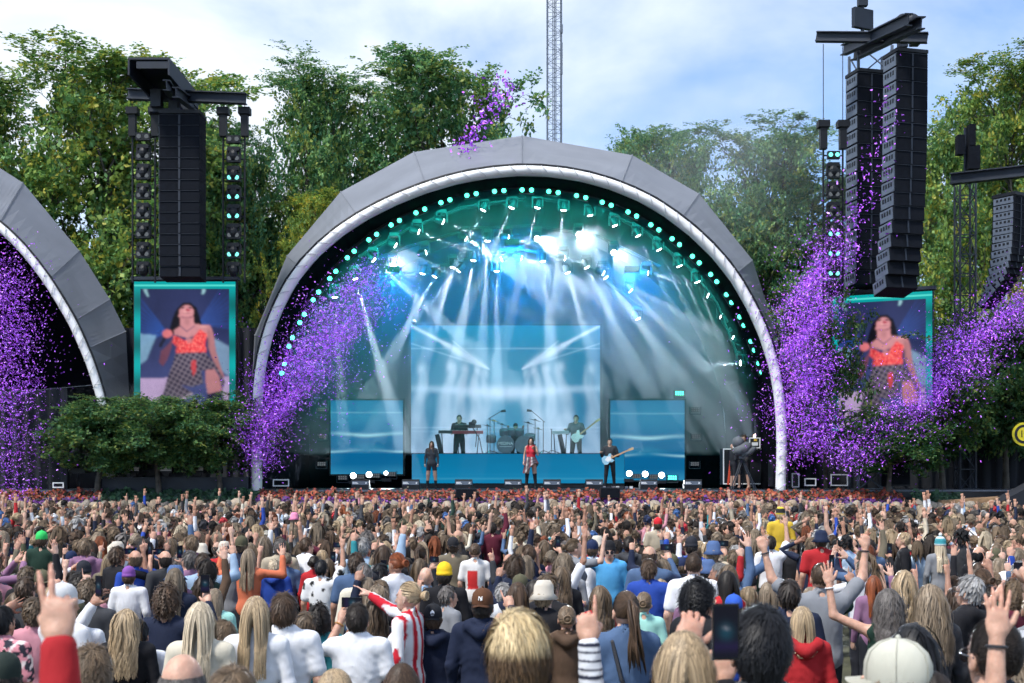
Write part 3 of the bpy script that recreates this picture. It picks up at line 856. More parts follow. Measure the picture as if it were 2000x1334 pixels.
def line_array(u, v0, v1, d, wpx, nbox, yaw, label, curve=0.35, side=0.3, shear=0.0):
    top = at(u, v0, d); bot = at(u, v1, d)
    root = empty('line_array', top, yaw, label, 'loudspeakers', 'hanging line arrays')
    H = top.z - bot.z; w = px(wpx, d); bh = H / nbox
    y, z, ang = 0.0, 0.0, 0.0
    for i in range(nbox):
        ang = R(curve * 60) * max(0, (i - nbox * 0.3) / (nbox * 0.7)) ** 2 * 0.8
        rot = Matrix.Rotation(-ang, 3, 'X')
        c = Vector((shear * (i / nbox) ** 2 * w, y, z - bh / 2))
        cab = MB(); cab.box((0, 0, 0), (w, 0.75, bh * 0.955)); cb = cab.build('cabinet', M['grille'], root, loc=c); cb.rotation_euler = (-ang, 0, 0)
        fr = MB()
        fr.box((0, -0.385, bh * 0.46), (w * 0.98, 0.02, bh * 0.035)); fr.box((0, -0.385, 0), (w * 0.05, 0.02, bh * 0.9))
        fr.build('grille_bar', M['steel'], cb)
        sp = MB()
        sp.box((-w / 2 - 0.012, 0, 0), (0.02, 0.66, bh * 0.86)); sp.build('side_plate', M['plate'], cb)
        hl = MB()
        for q in (-0.2, -0.07, 0.07, 0.2):
            hl.box((-w / 2 - 0.024, q, bh * 0.12), (0.01, 0.075, bh * 0.32))
        hl.build('handle_slots', M['black'], cb)
        y += math.sin(ang) * bh * 0.9; z -= math.cos(ang) * bh
    b = MB(); b.box((0, 0, 0.07), (w * 1.02, 0.8, 0.1)); b.build('bumper_frame', M['black'], root)
    return root
line_array(357, 230, 546, 36.0, 78, 15, 0.0, 'straight black line array hanging over the left portrait screen', 0.1)
line_array(1768, 112, 572, 35.5, 66, 17, R(14), 'curved black line array nearest the right portrait screen', 0.33, shear=-0.2)
line_array(1690, 150, 560, 38.2, 58, 15, R(14), 'straighter line array partly hidden behind the right lattice tower', 0.12)
line_array(1972, 388, 592, 37.5, 40, 14, R(35), 'J-shaped small line array hanging from a beam at the right edge', 1.1, shear=-0.6)

def chain_hoist(mb, p, ln):
    mb.tube([p, p + Vector((0, 0, -ln))], 0.012, 4)
    mb.box(p + Vector((0, 0, -ln - 0.12)), (0.34, 0.3, 0.2))
    mb.box(p + Vector((0.0, 0, -ln - 0.55)), (0.2, 0.2, 0.62))

def lamp_ladder(u, v0, v1, d, wpx, n, lit, label, hung_from):
    top, bot = at(u, v0, d), at(u, v1, d)
    root = empty('lamp_ladder', top, 0, label, 'lamp tower', 'hanging lamp ladders')
    H = top.z - bot.z; w = px(wpx, d)
    for s in (-1, 1):
        b = MB(); b.tube([(s * w / 2, 0, 0.1), (s * w / 2, 0, -H)], 0.03, 6); b.build('rail', M['black'], root)
        b = MB(); chain_hoist(b, Vector((s * w / 2, 0, hung_from - top.z)), max(hung_from - top.z - 0.5, 0.1)); b.build('chain_hoist', M['black'], root)
    for i in range(n):
        z = -0.55 - i * (H - 0.8) / n
        b = MB(); b.tube([(-w / 2, 0, z), (w / 2, 0, z)], 0.02, 5); b.build('rung', M['black'], root)
        b = MB(); b.box((0, -0.05, z), (w * 0.62, 0.16, 0.22)); bl = b.build('blinder', M['black'], root)
        for s in (-1, 1):
            b = MB(); b.lathe([(0.06, -0.02), (0.066, 0.0), (0.05, 0.012)], 12, Matrix.Translation((s * w * 0.17, -0.135, z)) @ Matrix.Rotation(R(90), 4, 'X'))
            b.build('lens', M['lamp_teal'] if i in lit else M['lamp_dim'], bl)
        b = MB(); b.box((0, 0, z - 0.28), (0.34, 0.24, 0.12)); b.ball((0, -0.05, z - 0.47), (0.15, 0.15, 0.19)); b.box((-0.18, 0, z - 0.42), (0.05, 0.14, 0.3)); b.box((0.18, 0, z - 0.42), (0.05, 0.14, 0.3))
        b.build('moving_head', M['black'], root)
    return root
zb = at(0, 203, 36.5).z
lamp_ladder(281, 232, 552, 36.5, 44, 7, (), 'unlit lamp ladder hanging left of the left line array', zb)
lamp_ladder(457, 237, 552, 36.5, 42, 7, (2, 3, 4, 6), 'lamp ladder with green lit lamps right of the left line array', zb)
lamp_ladder(1627, 268, 590, 37.0, 38, 7, (0, 4, 5, 6), 'lamp ladder hanging left of the right lattice tower', at(0, 86, 37).z)

def tower_top(name, label, parts):
    o = empty(name, parts[0][1], 0, label, 'beams')
    loc = Vector(parts[0][1])
    for nm, p0, p1, h, w in parts:
        b = MB(); ibeam(b, Vector(p0) - loc, Vector(p1) - loc, h, w); b.build(nm, M['steel'], o)
    return o
tower_top('crossbeam_head', 'crossed steel beams on top of the left loudspeaker tower',
    [('long_beam', at(250, 184, 36.8), at(481, 193, 36.2), 0.28, 0.24), ('cross_beam', at(343, 180, 34.6), at(386, 212, 38.2), 0.26, 0.2), ('cross_beam', at(325, 166, 34.6), at(352, 205, 38.2), 0.26, 0.2)])
lt = empty('support_tower', (at(362, 0, 38.6).x, 38.6, DZ), 0, 'dark steel column behind the left line array', 'tower')
b = MB(); b.box((0, 0, 6), (0.5, 0.5, 12)); b.build('column', M['steel'], lt)
zt = at(0, 163, 36.5).z - DZ
for nm_, c_, sz_ in (('top_plate', (0, -2.3, zt + .12), (1.15, 3.2, .06)), ('side_plate', (-.56, -2.3, zt - .12), (.05, 3.2, .44)), ('side_plate', (.56, -2.3, zt - .12), (.05, 3.2, .44)), ('front_plate', (.1, -3.85, zt - .05), (.9, .05, .2)), ('motor', (-.2, -2.4, zt - .55), (.3, .3, .5)), ('motor', (.25, -2.2, zt - .6), (.26, .3, .55)), ('hook_bar', (0, -2.3, zt - .85), (.9, .12, .1))):
    b = MB(); b.box(c_, sz_); b.build(nm_, M['steel'], lt)
tower_top('crossbeam_head', 'crossed steel beams on top of the right loudspeaker tower',
    [('long_beam', at(1594, 72, 37.4), at(1812, 74, 36.2), 0.26, 0.22), ('cross_beam', at(1648, 98, 39.5), at(1775, 38, 33.6), 0.3, 0.22), ('cross_beam', at(1668, 108, 39.5), at(1800, 44, 33.6), 0.3, 0.22)])
rt = empty('lattice_tower', (at(1700, 0, 39.3).x, 39.3, DZ), 0, 'steel lattice tower carrying the right line arrays', 'tower')
hh = at(0, 100, 39.3).z - DZ
b = MB(); legs = lattice(b, (0, 0, 0), (0, 0, hh), 1.05, 16, 0.05, 0.028, 4); b.build('bracing', M['plate'], rt)
for q in legs:
    b = MB(); b.tube(q, 0.05, 6); b.build('leg', M['plate'], rt)
b = MB(); b.tube([(-0.25, 0, hh), (-0.25, 0, hh + 1.6)], 0.06, 6); b.box((-0.25, 0, hh + 1.02), (0.74, 0.16, 0.62), Matrix.Rotation(R(25), 3, 'Z'))
b.box((-0.25, 0, hh + 1.62), (0.3, 0.2, 0.4)); b.build('panel_antenna', M['steel'], rt)
for i, x in enumerate((0.45, 0.75)):
    b = MB(); b.box((x, -1.8 - i * .2, hh - 0.15), (0.26, 0.26, 0.75)); b.ball((x, -1.8, hh + 0.3), (0.2, 0.2, 0.2)); b.build('chain_motor', M['steel'], rt)
fr_ = empty('side_tower', (at(1885, 0, 40).x, 40, DZ), 0, 'slim lattice tower with small speakers at the right edge', 'tower')
hh2 = at(0, 250, 40).z - DZ
b = MB(); legs = lattice(b, (0, 0, 0), (0, 0, hh2 - 1.6), 0.5, 16, 0.03, 0.02, 4); b.tube([(0, 0, hh2 - 1.7), (0, 0, hh2)], 0.05, 6); b.build('bracing', M['steel'], fr_)
for q in legs:
    b = MB(); b.tube(q, 0.035, 5); b.build('leg', M['steel'], fr_)
for (x, z, w, h_) in ((-0.22, hh2 - 0.6, 0.22, 0.62), (0.14, hh2 - 0.3, 0.2, 0.7), (0.2, hh2 - 1.0, 0.36, 0.75)):
    b = MB(); b.box((x, -0.15, z), (w, 0.28, h_)); b.build('speaker', M['grille'], fr_)
b = MB(); ibeam(b, at(1857, 350, 38.5) - Vector(fr_.location), at(2060, 328, 36.5) - Vector(fr_.location), 0.3, 0.28); b.build('beam', M['steel'], fr_)
# ------------------------------------------------------------------ stage lamps
def ordn(n):
    return {1: '1st', 2: '2nd', 3: '3rd', 21: '21st', 22: '22nd', 23: '23rd', 31: '31st', 32: '32nd', 33: '33rd', 41: '41st', 42: '42nd', 43: '43rd'}.get(n, f'{n}th')
def spot(name, loc, target, power, col, ang, blend=0.35, size=0.05):
    l = bpy.data.lights.new(name, 'SPOT')
    l.energy, l.color, l.spot_size, l.spot_blend, l.shadow_soft_size = power, col, ang, blend, size
    o = bpy.data.objects.new(name, l); COL.objects.link(o)
    o.location = loc
    o.rotation_euler = (Vector(target) - Vector(loc)).to_track_quat('-Z', 'Y').to_euler()
    return o
ARCH = [(553, 720), (568, 668), (590, 622), (617, 578), (650, 537), (685, 497), (728, 463), (772, 435), (821, 412), (870, 393), (921, 380), (975, 373),
        (1029, 371), (1081, 375), (1135, 384), (1185, 398), (1235, 418), (1279, 444), (1320, 472), (1359, 507), (1394, 543), (1424, 583), (1449, 627), (1470, 675), (1485, 718)]
b = MB(); b.tube([at(u + (1015 - u) * -0.012, v - 6, 39.75) for u, v in ARCH], 0.05, 6)
tag(b.build('curved_truss', M['black']), 'curved black truss under the tent arch carrying the green lamps', 'truss')
lens_me = None
for i, (u, v) in enumerate(ARCH):
    a, c = ARCH[max(i - 1, 0)], ARCH[min(i + 1, len(ARCH) - 1)]
    th = math.atan2(-(c[1] - a[1]), c[0] - a[0])
    root = empty('arch_lamp', at(u, v, 39.5), 0, f'twin green lamp on the tent arch, {ordn(i + 1)} from the left foot', 'lamp', 'green lamps along the tent arch')
    root.rotation_euler = (0, -th, 0)
    b = MB(); b.box((0, 0.08, 0), (0.5, 0.12, 0.2)); b.box((0, 0.16, 0.1), (0.1, 0.1, 0.25)); b.build('housing', M['black'], root)
    for s in (-1, 1):
        b = MB(); b.lathe([(0.066, -0.03), (0.072, 0.0), (0.05, 0.016)], 14, Matrix.Translation((s * 0.15, 0.0, 0)) @ Matrix.Rotation(R(90), 4, 'X')); b.build('lens', M['lamp_green'], root)
    pl = bpy.data.lights.new('arch_lamp_light', 'SPOT'); pl.energy = 170; pl.color = (0.02, 0.9, 0.7); pl.shadow_soft_size = 0.09; pl.spot_size = R(150); pl.spot_blend = 1.0
    po = bpy.data.objects.new('arch_lamp_light', pl); COL.objects.link(po); po.location = at(u, v, 39.5) + Vector((0, 0.24, 0))
    # aimed back into the tent's lining and down
    po.rotation_euler = Vector(((u - 1015) * 0.0012, -0.75, 0.15)).to_track_quat('Z', 'Y').to_euler()

# moving heads: u, v, depth, beam direction (right, towards back, up), watts, cone degrees, flare lens
HEADS = [(945, 408, 41, -.5, .1, -1, 1.0, 9, 0), (1000, 403, 41, -.45, .1, -1, .9, 9, 0), (1050, 403, 41, -.25, .1, -1, .9, 9, 0), (1101, 408, 41, -.1, .1, -1, 1.0, 9, 0),
    (1152, 418, 41, .2, .1, -1, .9, 8, 0), (1200, 438, 41, .35, .1, -1, .6, 7, 0), (1245, 458, 41, .5, .1, -1, .8, 7, 0), (1286, 485, 41, .5, .1, -1, .7, 7, 0), (1326, 517, 41, .45, .1, -1, .7, 7, 0),
    (1361, 548, 41, .4, .1, -1, .8, 7, 0), (863, 432, 41, 1, .1, -.4, .8, 8, 0), (815, 452, 41, 1, .1, -.35, .8, 8, 0), (770, 478, 41, 1, .1, -.5, .7, 8, 0), (728, 506, 41, .8, .1, -.7, 1.2, 10, 0),
    (908, 465, 43, 1, .15, -.55, 2.4, 26, 0), (990, 463, 43, 1, .15, -.12, 2.6, 26, 0), (1048, 466, 43, .3, -1, -.3, 1.6, 26, 1), (1130, 458, 43, .1, -1, -.3, 1.8, 26, 1), (1198, 493, 43, .1, -1, -.3, 1.4, 24, 1),
    (829, 494, 43, 1, .15, .28, 1.8, 22, 0), (768, 518, 43, .2, -1, -.2, 1.6, 26, 1), (1016, 503, 44, 1, .1, -.35, 1.8, 24, 0), (1100, 504, 43, 1, .1, -.12, 1.6, 18, 0), (1262, 533, 43, 1, .1, -.15, 1.8, 20, 0),
    (1176, 532, 43, 1, .1, -.5, 1.2, 8, 0), (693, 542, 41, .28, .1, -1, 2.0, 9, 0), (982, 505, 44, -1, .1, -.5, .6, 9, 0), (897, 527, 44, -.8, .1, -.9, .8, 10, 0), (952, 468, 43, -.05, .1, -1, 1.4, 9, 0), (970, 527, 44, 0, .1, -1, 1.0, 10, 0),
    (1386, 578, 41.5, -1, .1, .45, .9, 12, 0), (1411, 619, 41.5, -1, .1, .5, 1.1, 12, 0), (1434, 662, 41.5, -1, .1, .42, 2.2, 12, 0), (1449, 709, 41.5, -1, .05, -.03, 2.0, 24, 1), (1245, 620, 44.2, .45, .05, -.9, .3, 8, 0),
    (826, 532, 44, -.3, .1, -1, .6, 9, 0), (654, 578, 41, .05, .1, -1, .9, 8, 0), (1108, 530, 44, .3, .1, -1, .9, 12, 0),
    (850, 538, 43.8, -.55, .05, -1, 1.0, 12, 0), (885, 520, 43.8, -.3, .05, -1, 1.0, 12, 0), (925, 506, 43.8, -.18, .05, -1, 1.2, 12, 0), (1060, 508, 43.8, .1, .05, -1, 1.0, 12, 0), (1145, 520, 43.8, .5, .05, -1, 1.0, 11, 0), (1182, 540, 43.8, .75, .05, -1, 1.1, 11, 0), (1230, 566, 43.8, .7, .05, -.7, .9, 10, 0)]
for i, (u, v, d, dx, dy, dz, pw, cone, flare) in enumerate(sorted(HEADS)):
    loc = at(u, v, d); dr = Vector((dx, dy, dz)).normalized()
    root = empty('moving_head', loc, 0, f'moving-head spotlight in the stage roof, {ordn(i + 1)} counting from the left', 'spotlight', 'moving-head spotlights in the stage roof')
    b = MB(); b.box(Vector((0, 0.05, 0.33)), (0.3, 0.24, 0.12)); b.box((-0.17, 0.05, 0.14), (0.04, 0.14, 0.34)); b.box((0.17, 0.05, 0.14), (0.04, 0.14, 0.34)); b.build('yoke', M['black'], root)
    q = dr.to_track_quat('Z', 'Y').to_matrix().to_4x4()
    b = MB(); b.lathe([(0.07, -0.26), (0.12, -0.2), (0.125, 0.0), (0.115, 0.04)], 12, q); b.build('lamp_body', M['black'], root, True)
    b = MB(); b.lathe([(0.09, 0.041), (0.095, 0.05), (0.06, 0.07)], 12, q); b.build('lens', M['lamp_white'], root)
    spot('moving_head_light', loc + dr * 0.1, loc + dr * 6, (19000 if cone < 14 else 4200) * pw, (0.86, 0.93, 1.0), R(cone if cone > 14 else cone * .8), 0.35, 0.04)
for i, (d, pts) in enumerate([(41.2, [(700, 500), (800, 445), (900, 405), (1030, 385), (1150, 395), (1260, 450), (1350, 525), (1400, 590), (1440, 690)]), (43.2, [(690, 520), (800, 480), (920, 445), (1040, 440), (1170, 460), (1290, 520)]), (44.4, [(780, 540), (900, 505), (1020, 485), (1140, 510), (1250, 600)])]):
    b = MB()
    for o in (0, 0.28):
        b.tube([at(u, v, d) + Vector((0, o, 0)) for u, v in pts], 0.03, 5)
    tag(b.build('roof_truss', M['black']), ['front', 'middle', 'rear'][i] + ' curved black roof truss over the stage carrying spotlights', 'truss', 'roof trusses')
# blue wash from the rig
for x, y, z, tx, pw in ((-4, 41.5, 9.2, -4.5, 1.0), (0, 42, 10.2, 0, 1.3), (4, 41.5, 9.2, 4.5, 1.0)):
    b = MB(); b.box((0, 0, 0.1), (0.5, 0.3, 0.2)); wash = b.build('wash_light', M['black'], loc=(x, y, z))
    tag(wash, f"blue wash light hung under the {'left part' if x < 0 else 'middle' if x == 0 else 'right part'} of the stage roof", 'wash light', 'blue wash lights')
    spot('blue_wash', (x, y, z - 0.05), (tx, 47, 9.5), 9500 * pw, (0.012, 0.24, 0.85), R(110), 1.0, 0.3)

# ------------------------------------------------------------------ stage smoke lit by the lamps
hz_in = np.array([q for q in inn_main[::5] if q[1] < 885])
v, f = [], []
cxw = at(1015, 870, 38.0)
for d_ in (39.9, 46.9):
    for q in hz_in:
        p = at(q[0], min(q[1], 958), 38.0)
        p = Vector((cxw.x + (p.x - cxw.x) * 0.985, d_, max(DZ + 0.02 + (p.z - DZ) * 0.985, 3.2)))
        v.append(tuple(p))
n = len(hz_in)
f.append(tuple(range(n))); f.append(tuple(range(2 * n - 1, n - 1, -1)))
f += [(i, i + n, (i + 1) % n + n, (i + 1) % n) for i in range(n)]
sm = bpy.data.materials.new('stage_smoke'); sm.use_nodes = True
sm.node_tree.nodes.clear()
so = sm.node_tree.nodes.new('ShaderNodeOutputMaterial'); pv = sm.node_tree.nodes.new('ShaderNodeVolumePrincipled')
pv.inputs['Color'].default_value = (0.75, 0.9, 1.0, 1); pv.inputs['Density'].default_value = 0.034; pv.inputs['Anisotropy'].default_value = 0.15
sm.node_tree.links.new(pv.outputs['Volume'], so.inputs['Volume'])
import bmesh
def outward(me):
    bm = bmesh.new(); bm.from_mesh(me); bmesh.ops.recalc_face_normals(bm, faces=bm.faces); bm.to_mesh(me); bm.free()
b = MB(); b.add(v, f)
smo = b.build('stage_smoke', sm); outward(smo.data)
tag(smo, 'thin blue stage smoke filling the main tent', 'smoke', kind='stuff')

# ------------------------------------------------------------------ gear on the stage
def wedge(u, label, d=38.55, ang=0):
    p = at(u, 952, d); root = empty('floor_monitor', (p.x, d, DZ), ang, label, 'monitor speaker', 'floor monitors along the stage edge')
    b = MB(); b.extrude([(-0.27, 0), (0.27, 0), (0.27, 0.17), (-0.27, 0.17)], -0.02, 0.02, mat=Matrix.Translation((0, 0, 0)))
    b = MB()
    prof = [(-0.2, 0.0), (0.24, 0.0), (0.24, 0.12), (-0.14, 0.30), (-0.2, 0.24)]
    vv = [(x, y, z) for x in (-0.27, 0.27) for y, z in prof]; m = len(prof)
    b.add(vv, [tuple(range(m)), tuple(range(2 * m - 1, m - 1, -1))] + [(i, i + m, (i + 1) % m + m, (i + 1) % m) for i in range(m)])
    b.build('cabinet', M['black'], root)
    b = MB(); b.box((0, -0.206, 0.185), (0.5, 0.01, 0.11)); sg = b.build('front_label', M['plate'], root)
    b = MB(); b.box((-0.16, -0.213, 0.205), (0.15, 0.004, 0.022)); b.box((-0.145, -0.213, 0.172), (0.18, 0.004, 0.022)); b.box((0.18, -0.213, 0.185), (0.04, 0.004, 0.05), Matrix.Rotation(R(30), 3, 'Y')); b.build('print', M['white'], sg)
wl_ = ['left of the singer in a grey blouse', 'right of the grey blouse singer', 'just left of the lead singer', 'just right of the lead singer', 'between the lead singer and the guitarist', 'right of the guitarist under the round lamps', 'at the right end of the row', 'at the left end of the row']
for u, s in zip((803, 906, 1002, 1078, 1160, 1266, 1352, 705), wl_):
    wedge(u, 'floor monitor with pale label strip ' + s)
def sub_box(u0, u1, v0, v1, d, label, cat='loudspeaker'):
    a, c = at(u0, v0, d), at(u1, v1, d)
    root = empty('bass_speaker', ((a.x + c.x) / 2, d, c.z), 0, label, cat)
    w_, h_ = c.x - a.x, a.z - c.z
    b = MB(); b.box((0, 0.3, h_ / 2), (w_, 0.6, h_)); b.build('cabinet', M['black'], root)
    b = MB(); b.box((0, -0.008, h_ / 2), (w_ * 0.92, 0.012, h_ * 0.86)); b.build('grille', M['grille'], root)
    b = MB(); b.box((0, 0.05, h_ + 0.012), (w_ * 1.0, 0.1, 0.02)); b.build('top_edge', M['steel'], root)
sub_box(1173, 1211, 953, 972, 36.9, 'low black bass speaker on the flower bed right of the lead singer')
sub_box(890, 930, 955, 972, 36.9, 'low black bass speaker on the flower bed left of the lead singer')
sub_box(1733, 1778, 897, 950, 38.4, 'tall black bass speaker below the right portrait screen')
sub_box(1508, 1545, 897, 950, 38.5, 'black bass speaker at the right foot of the tent rim')

def pixel_lamp(u, v, d, label, round_lit=False, wd=0.3, lit=True):
    p = at(u, v, d)
    root = empty('floor_lamp' if v > 880 else 'panel_lamp', p, 0, label, 'stage lamp', 'panel lamps around the side screens')
    b = MB(); b.tube([(-wd * 0.62, 0, -0.16), (-wd * 0.62, 0, 0.1)], 0.014, 4); b.tube([(wd * 0.62, 0, -0.16), (wd * 0.62, 0, 0.1)], 0.014, 4); b.tube([(-wd * 0.62, 0, -0.16), (wd * 0.62, 0, -0.16)], 0.014, 4); b.build('bracket', M['steel'], root)
    b = MB(); b.box((0, 0.05, 0), (wd, 0.1, wd * 0.5)); b.build('housing', M['black'], root)
    for i in range(4):
        for j in range(2):
            c = MB(); c.box(((i - 1.5) * wd * 0.24, -0.006, (j - 0.5) * wd * 0.23), (wd * 0.17, 0.01, wd * 0.17)); c.build('cell', M['lamp_dim'] if lit != 'green' else M['lamp_green'], root)
for i, (u, v, lit) in enumerate([(1358, 800, 0), (1360, 852, 0), (1357, 906, 0), (1327, 768, 'green'), (1313, 933, 'green'), (1243, 930, 0), (1277, 931, 0), (669, 933, 0), (703, 931, 0), (733, 929, 0), (764, 926, 0), (629, 800, 0), (630, 852, 0), (628, 906, 0)]):
    nm = ['upper lamp on the black wall right of the right side screen', 'middle lamp on the black wall right of the right side screen', 'lowest lamp on the black wall right of the right side screen', 'green lit lamp on top of the right side screen', 'green lit lamp on the floor at the right',
          'first panel lamp between the round lamps at right', 'second panel lamp between the round lamps at right', 'leftmost panel lamp on the floor at left', 'panel lamp between the round lamps at left', 'panel lamp right of the round lamps at left', 'faint panel lamp beside the small round lamp',
          'upper lamp on the dark wall left of the left side screen', 'middle lamp on the dark wall left of the left side screen', 'lowest lamp on the dark wall left of the left side screen'][i]
    pixel_lamp(u, v, 42.6 if v < 920 else 40.6, 'small rectangular ' + nm, lit=lit)
for i, (u, v, r_) in enumerate([(690, 929, 9), (721, 927, 9), (754, 924, 6), (1229, 925, 9), (1260, 926, 9), (1292, 928, 9)]):
    root = empty('round_lamp', at(u, v, 40.4), 0, 'bright round white lamp on the stage floor, ' + ['left one of the left trio', 'middle one of the left trio', 'small right one of the left trio', 'left one of the right trio', 'middle one of the right trio', 'right one of the right trio'][i], 'lamp', 'bright round lamps on the stage floor')
    q = Matrix.Rotation(R(90), 4, 'X')
    rr_ = px(r_ * 0.62, 40.4)
    b = MB(); b.lathe([(rr_ * .7, -0.3), (rr_ * 1.15, -0.1), (rr_ * 1.2, 0.02)], 14, q); b.box((0, 0.15, -0.22), (0.3, 0.25, 0.1)); b.build('lamp_body', M['black'], root)
    b = MB(); b.lathe([(rr_, 0.021), (rr_, 0.03), (rr_ * 0.6, 0.05)], 16, q); b.build('lens', M['lamp_white'], root)
    spot('round_lamp_light', at(u, v, 40.35), at(u, v - 6, 30), 420, (0.85, 0.93, 1), R(70), 0.6, 0.1)

def road_case(u0, u1, v0, v1, d, label, open_frame=False, depth=0.6):
    a, c = at(u0, v0, d), at(u1, v1, d); w_, h_ = c.x - a.x, a.z - c.z
    root = empty('road_case', ((a.x + c.x) / 2, d, max(c.z, DZ)), 0, label, 'flight case', 'flight cases at the side of the stage')
    if not open_frame:
        b = MB(); b.box((0, depth / 2, h_ / 2), (w_, depth, h_)); b.build('case_body', M['black'], root)
    t = 0.035
    for (cx_, cz_, sx, sz) in ((0, t / 2, w_, t), (0, h_ - t / 2, w_, t), (-w_ / 2 + t / 2, h_ / 2, t, h_ - 2 * t), (w_ / 2 - t / 2, h_ / 2, t, h_ - 2 * t)):
        b = MB(); b.box((cx_, -0.012, cz_), (sx, 0.02, sz)); b.build('edge_profile', M['white'], root)
    for s in (-1, 1):
        b = MB(); b.lathe([(0.05, -0.02), (0.05, 0.02)], 10, Matrix.Translation((s * w_ * 0.4, 0.08, -0.02)) @ Matrix.Rotation(R(90), 4, 'Y')); b.build('caster', M['black'], root)
    return root
road_case(1412, 1490, 876, 946, 40.6, 'largest black flight case behind the camera operator')
c2 = road_case(1463, 1485, 855, 876, 40.4, 'small black flight case with paper labels on top of the largest case')
b = MB(); b.box((0, -0.03, 0.14), (0.2, 0.006, 0.11)); b.build('paper_label', M['white'], c2)
b = MB(); b.box((0.02, -0.03, 0.27), (0.1, 0.006, 0.07), col=lin(220, 180, 60)); b.build('yellow_label', M['vcol'], c2)
c2.location.z = at(0, 876, 40.6).z
road_case(1546, 1561, 924, 952, 38.9, 'narrow flight case with pale edges right of the tent rim')
road_case(1571, 1594, 934, 949, 38.7, 'small open equipment frame left of the pale tree trunk', True)
road_case(1622, 1656, 926, 949, 38.9, 'open two-bay equipment frame right of the pale tree trunk', True)
road_case(103, 125, 942, 953, 37.4, 'small white-edged equipment frame at the left stage', True)
road_case(533, 565, 936, 950, 38.6, 'low white-edged equipment frame at the left foot of the tent', True)
b = MB(); b.box((0, 0, 0), (0.06, 0.05, 0.95), Matrix.Rotation(R(6), 3, 'Y'), lin(200, 70, 40))
tag(b.build('orange_board', M['vcol'], loc=at(1425, 918, 39.8)), 'upright orange board leaning behind the camera operator', 'board')
# left stage: dark skirt, lamp bank, big reflector lamps
b = MB(); a, c = at(200, 932, 37.9), at(485, 965, 37.9); b.box(((a.x + c.x) / 2, 38.1, (a.z + 1.6) / 2), (c.x - a.x, 0.4, a.z - 1.6)); tag(b.build('lamp_shelf', M['steel']), 'long dark shelf under the small left trees carrying lamps', 'platform')
for i, (u, v) in enumerate([(191, 915), (260, 916), (324, 916), (386, 915)]):
    root = empty('strobe_lamp', at(u, v, 37.75), 0, f'pale horizontal strobe panel on the left shelf, {ordn(i + 1)} from the left', 'stage lamp', 'strobe panels on the left shelf')
    b = MB(); b.box((0, 0.06, -0.02), (0.36, 0.1, 0.2)); b.build('housing', M['black'], root)
    for k in range(3):
        b = MB(); b.box((0, 0.0, 0.05 - k * 0.045), (0.34, 0.02, 0.034)); b.build('tube', M['white'], root)
    b = MB(); b.box((0, 0.05, -0.17), (0.2, 0.1, 0.1)); b.build('foot', M['black'], root)
for i, (u, v) in enumerate([(152, 888), (222, 890), (287, 892), (354, 888), (416, 888)]):
    root = empty('reflector_lamp', at(u, v, 38.4), 0, f'big unlit moving lamp with domed lens on the left shelf, {ordn(i + 1)} from the left', 'stage lamp', 'big moving lamps on the left shelf')
    b = MB(); b.ball((0, 0, -0.05), (0.22, 0.2, 0.3)); b.build('lamp_body', M['steel'], root, True)
    b = MB(); b.ball((0, -0.05, 0.12), (0.18, 0.17, 0.12)); b.build('lens', M['plate'], root, True)
    b = MB(); b.box((-0.25, 0, -0.2), (0.06, 0.16, 0.5)); b.box((0.25, 0, -0.2), (0.06, 0.16, 0.5)); b.box((0, 0, -0.5), (0.56, 0.3, 0.16)); b.build('yoke', M['black'], root)
# yellow sign on the right
sg = empty('round_sign', at(2000, 848, 38.0), 0, 'yellow ringed round sign with the number 10 at the right edge', 'sign')
q = Matrix.Rotation(R(90), 4, 'X')
b = MB(); b.lathe([(0.36, -0.03), (0.36, 0.0)], 32, q, lin(235, 215, 40)); b.build('disc', M['vcol'], sg)
b = MB(); b.lathe([(0.29, 0.002), (0.29, 0.008)], 32, q, lin(20, 20, 30)); b.build('dark_ring', M['vcol'], sg)
b = MB(); b.lathe([(0.21, 0.01), (0.21, 0.016)], 32, q, lin(235, 215, 40)); b.build('centre', M['vcol'], sg)
def text(name, body, size, loc, rot, col, parent, ext=0.004):
    cu = bpy.data.curves.new(name, 'FONT'); cu.body = body; cu.size = size; cu.extrude = ext; cu.align_x = 'CENTER'; cu.align_y = 'CENTER'
    o = bpy.data.objects.new(name, cu); COL.objects.link(o)
    dg = bpy.context.evaluated_depsgraph_get(); me = bpy.data.meshes.new_from_object(o.evaluated_get(dg))
    bpy.data.objects.remove(o)
    a_ = me.color_attributes.new('Col', 'FLOAT_COLOR', 'POINT'); a_.data.foreach_set('color', np.tile(np.array((*col, 1), np.float32), len(me.vertices)))
    me.materials.clear(); me.materials.append(M['vcol'])
    o = link(name, me, parent, loc); o.rotation_euler = rot
    return o
text('number', '10', 0.3, (0, -0.025, 0), (R(90), 0, 0), lin(25, 25, 20), sg)
# round black ball lamp at the top left corner of the LED wall
b = MB(); b.ball((0, 0, 0), (0.1, 0.1, 0.09)); b.tube([(0, 0, 0), (0, 0.3, 0.1)], 0.03, 5); tag(b.build('ball_camera', M['black'], smooth=True, loc=at(808, 629, 44.2)), 'small black ball camera at the top left corner of the LED wall', 'camera')

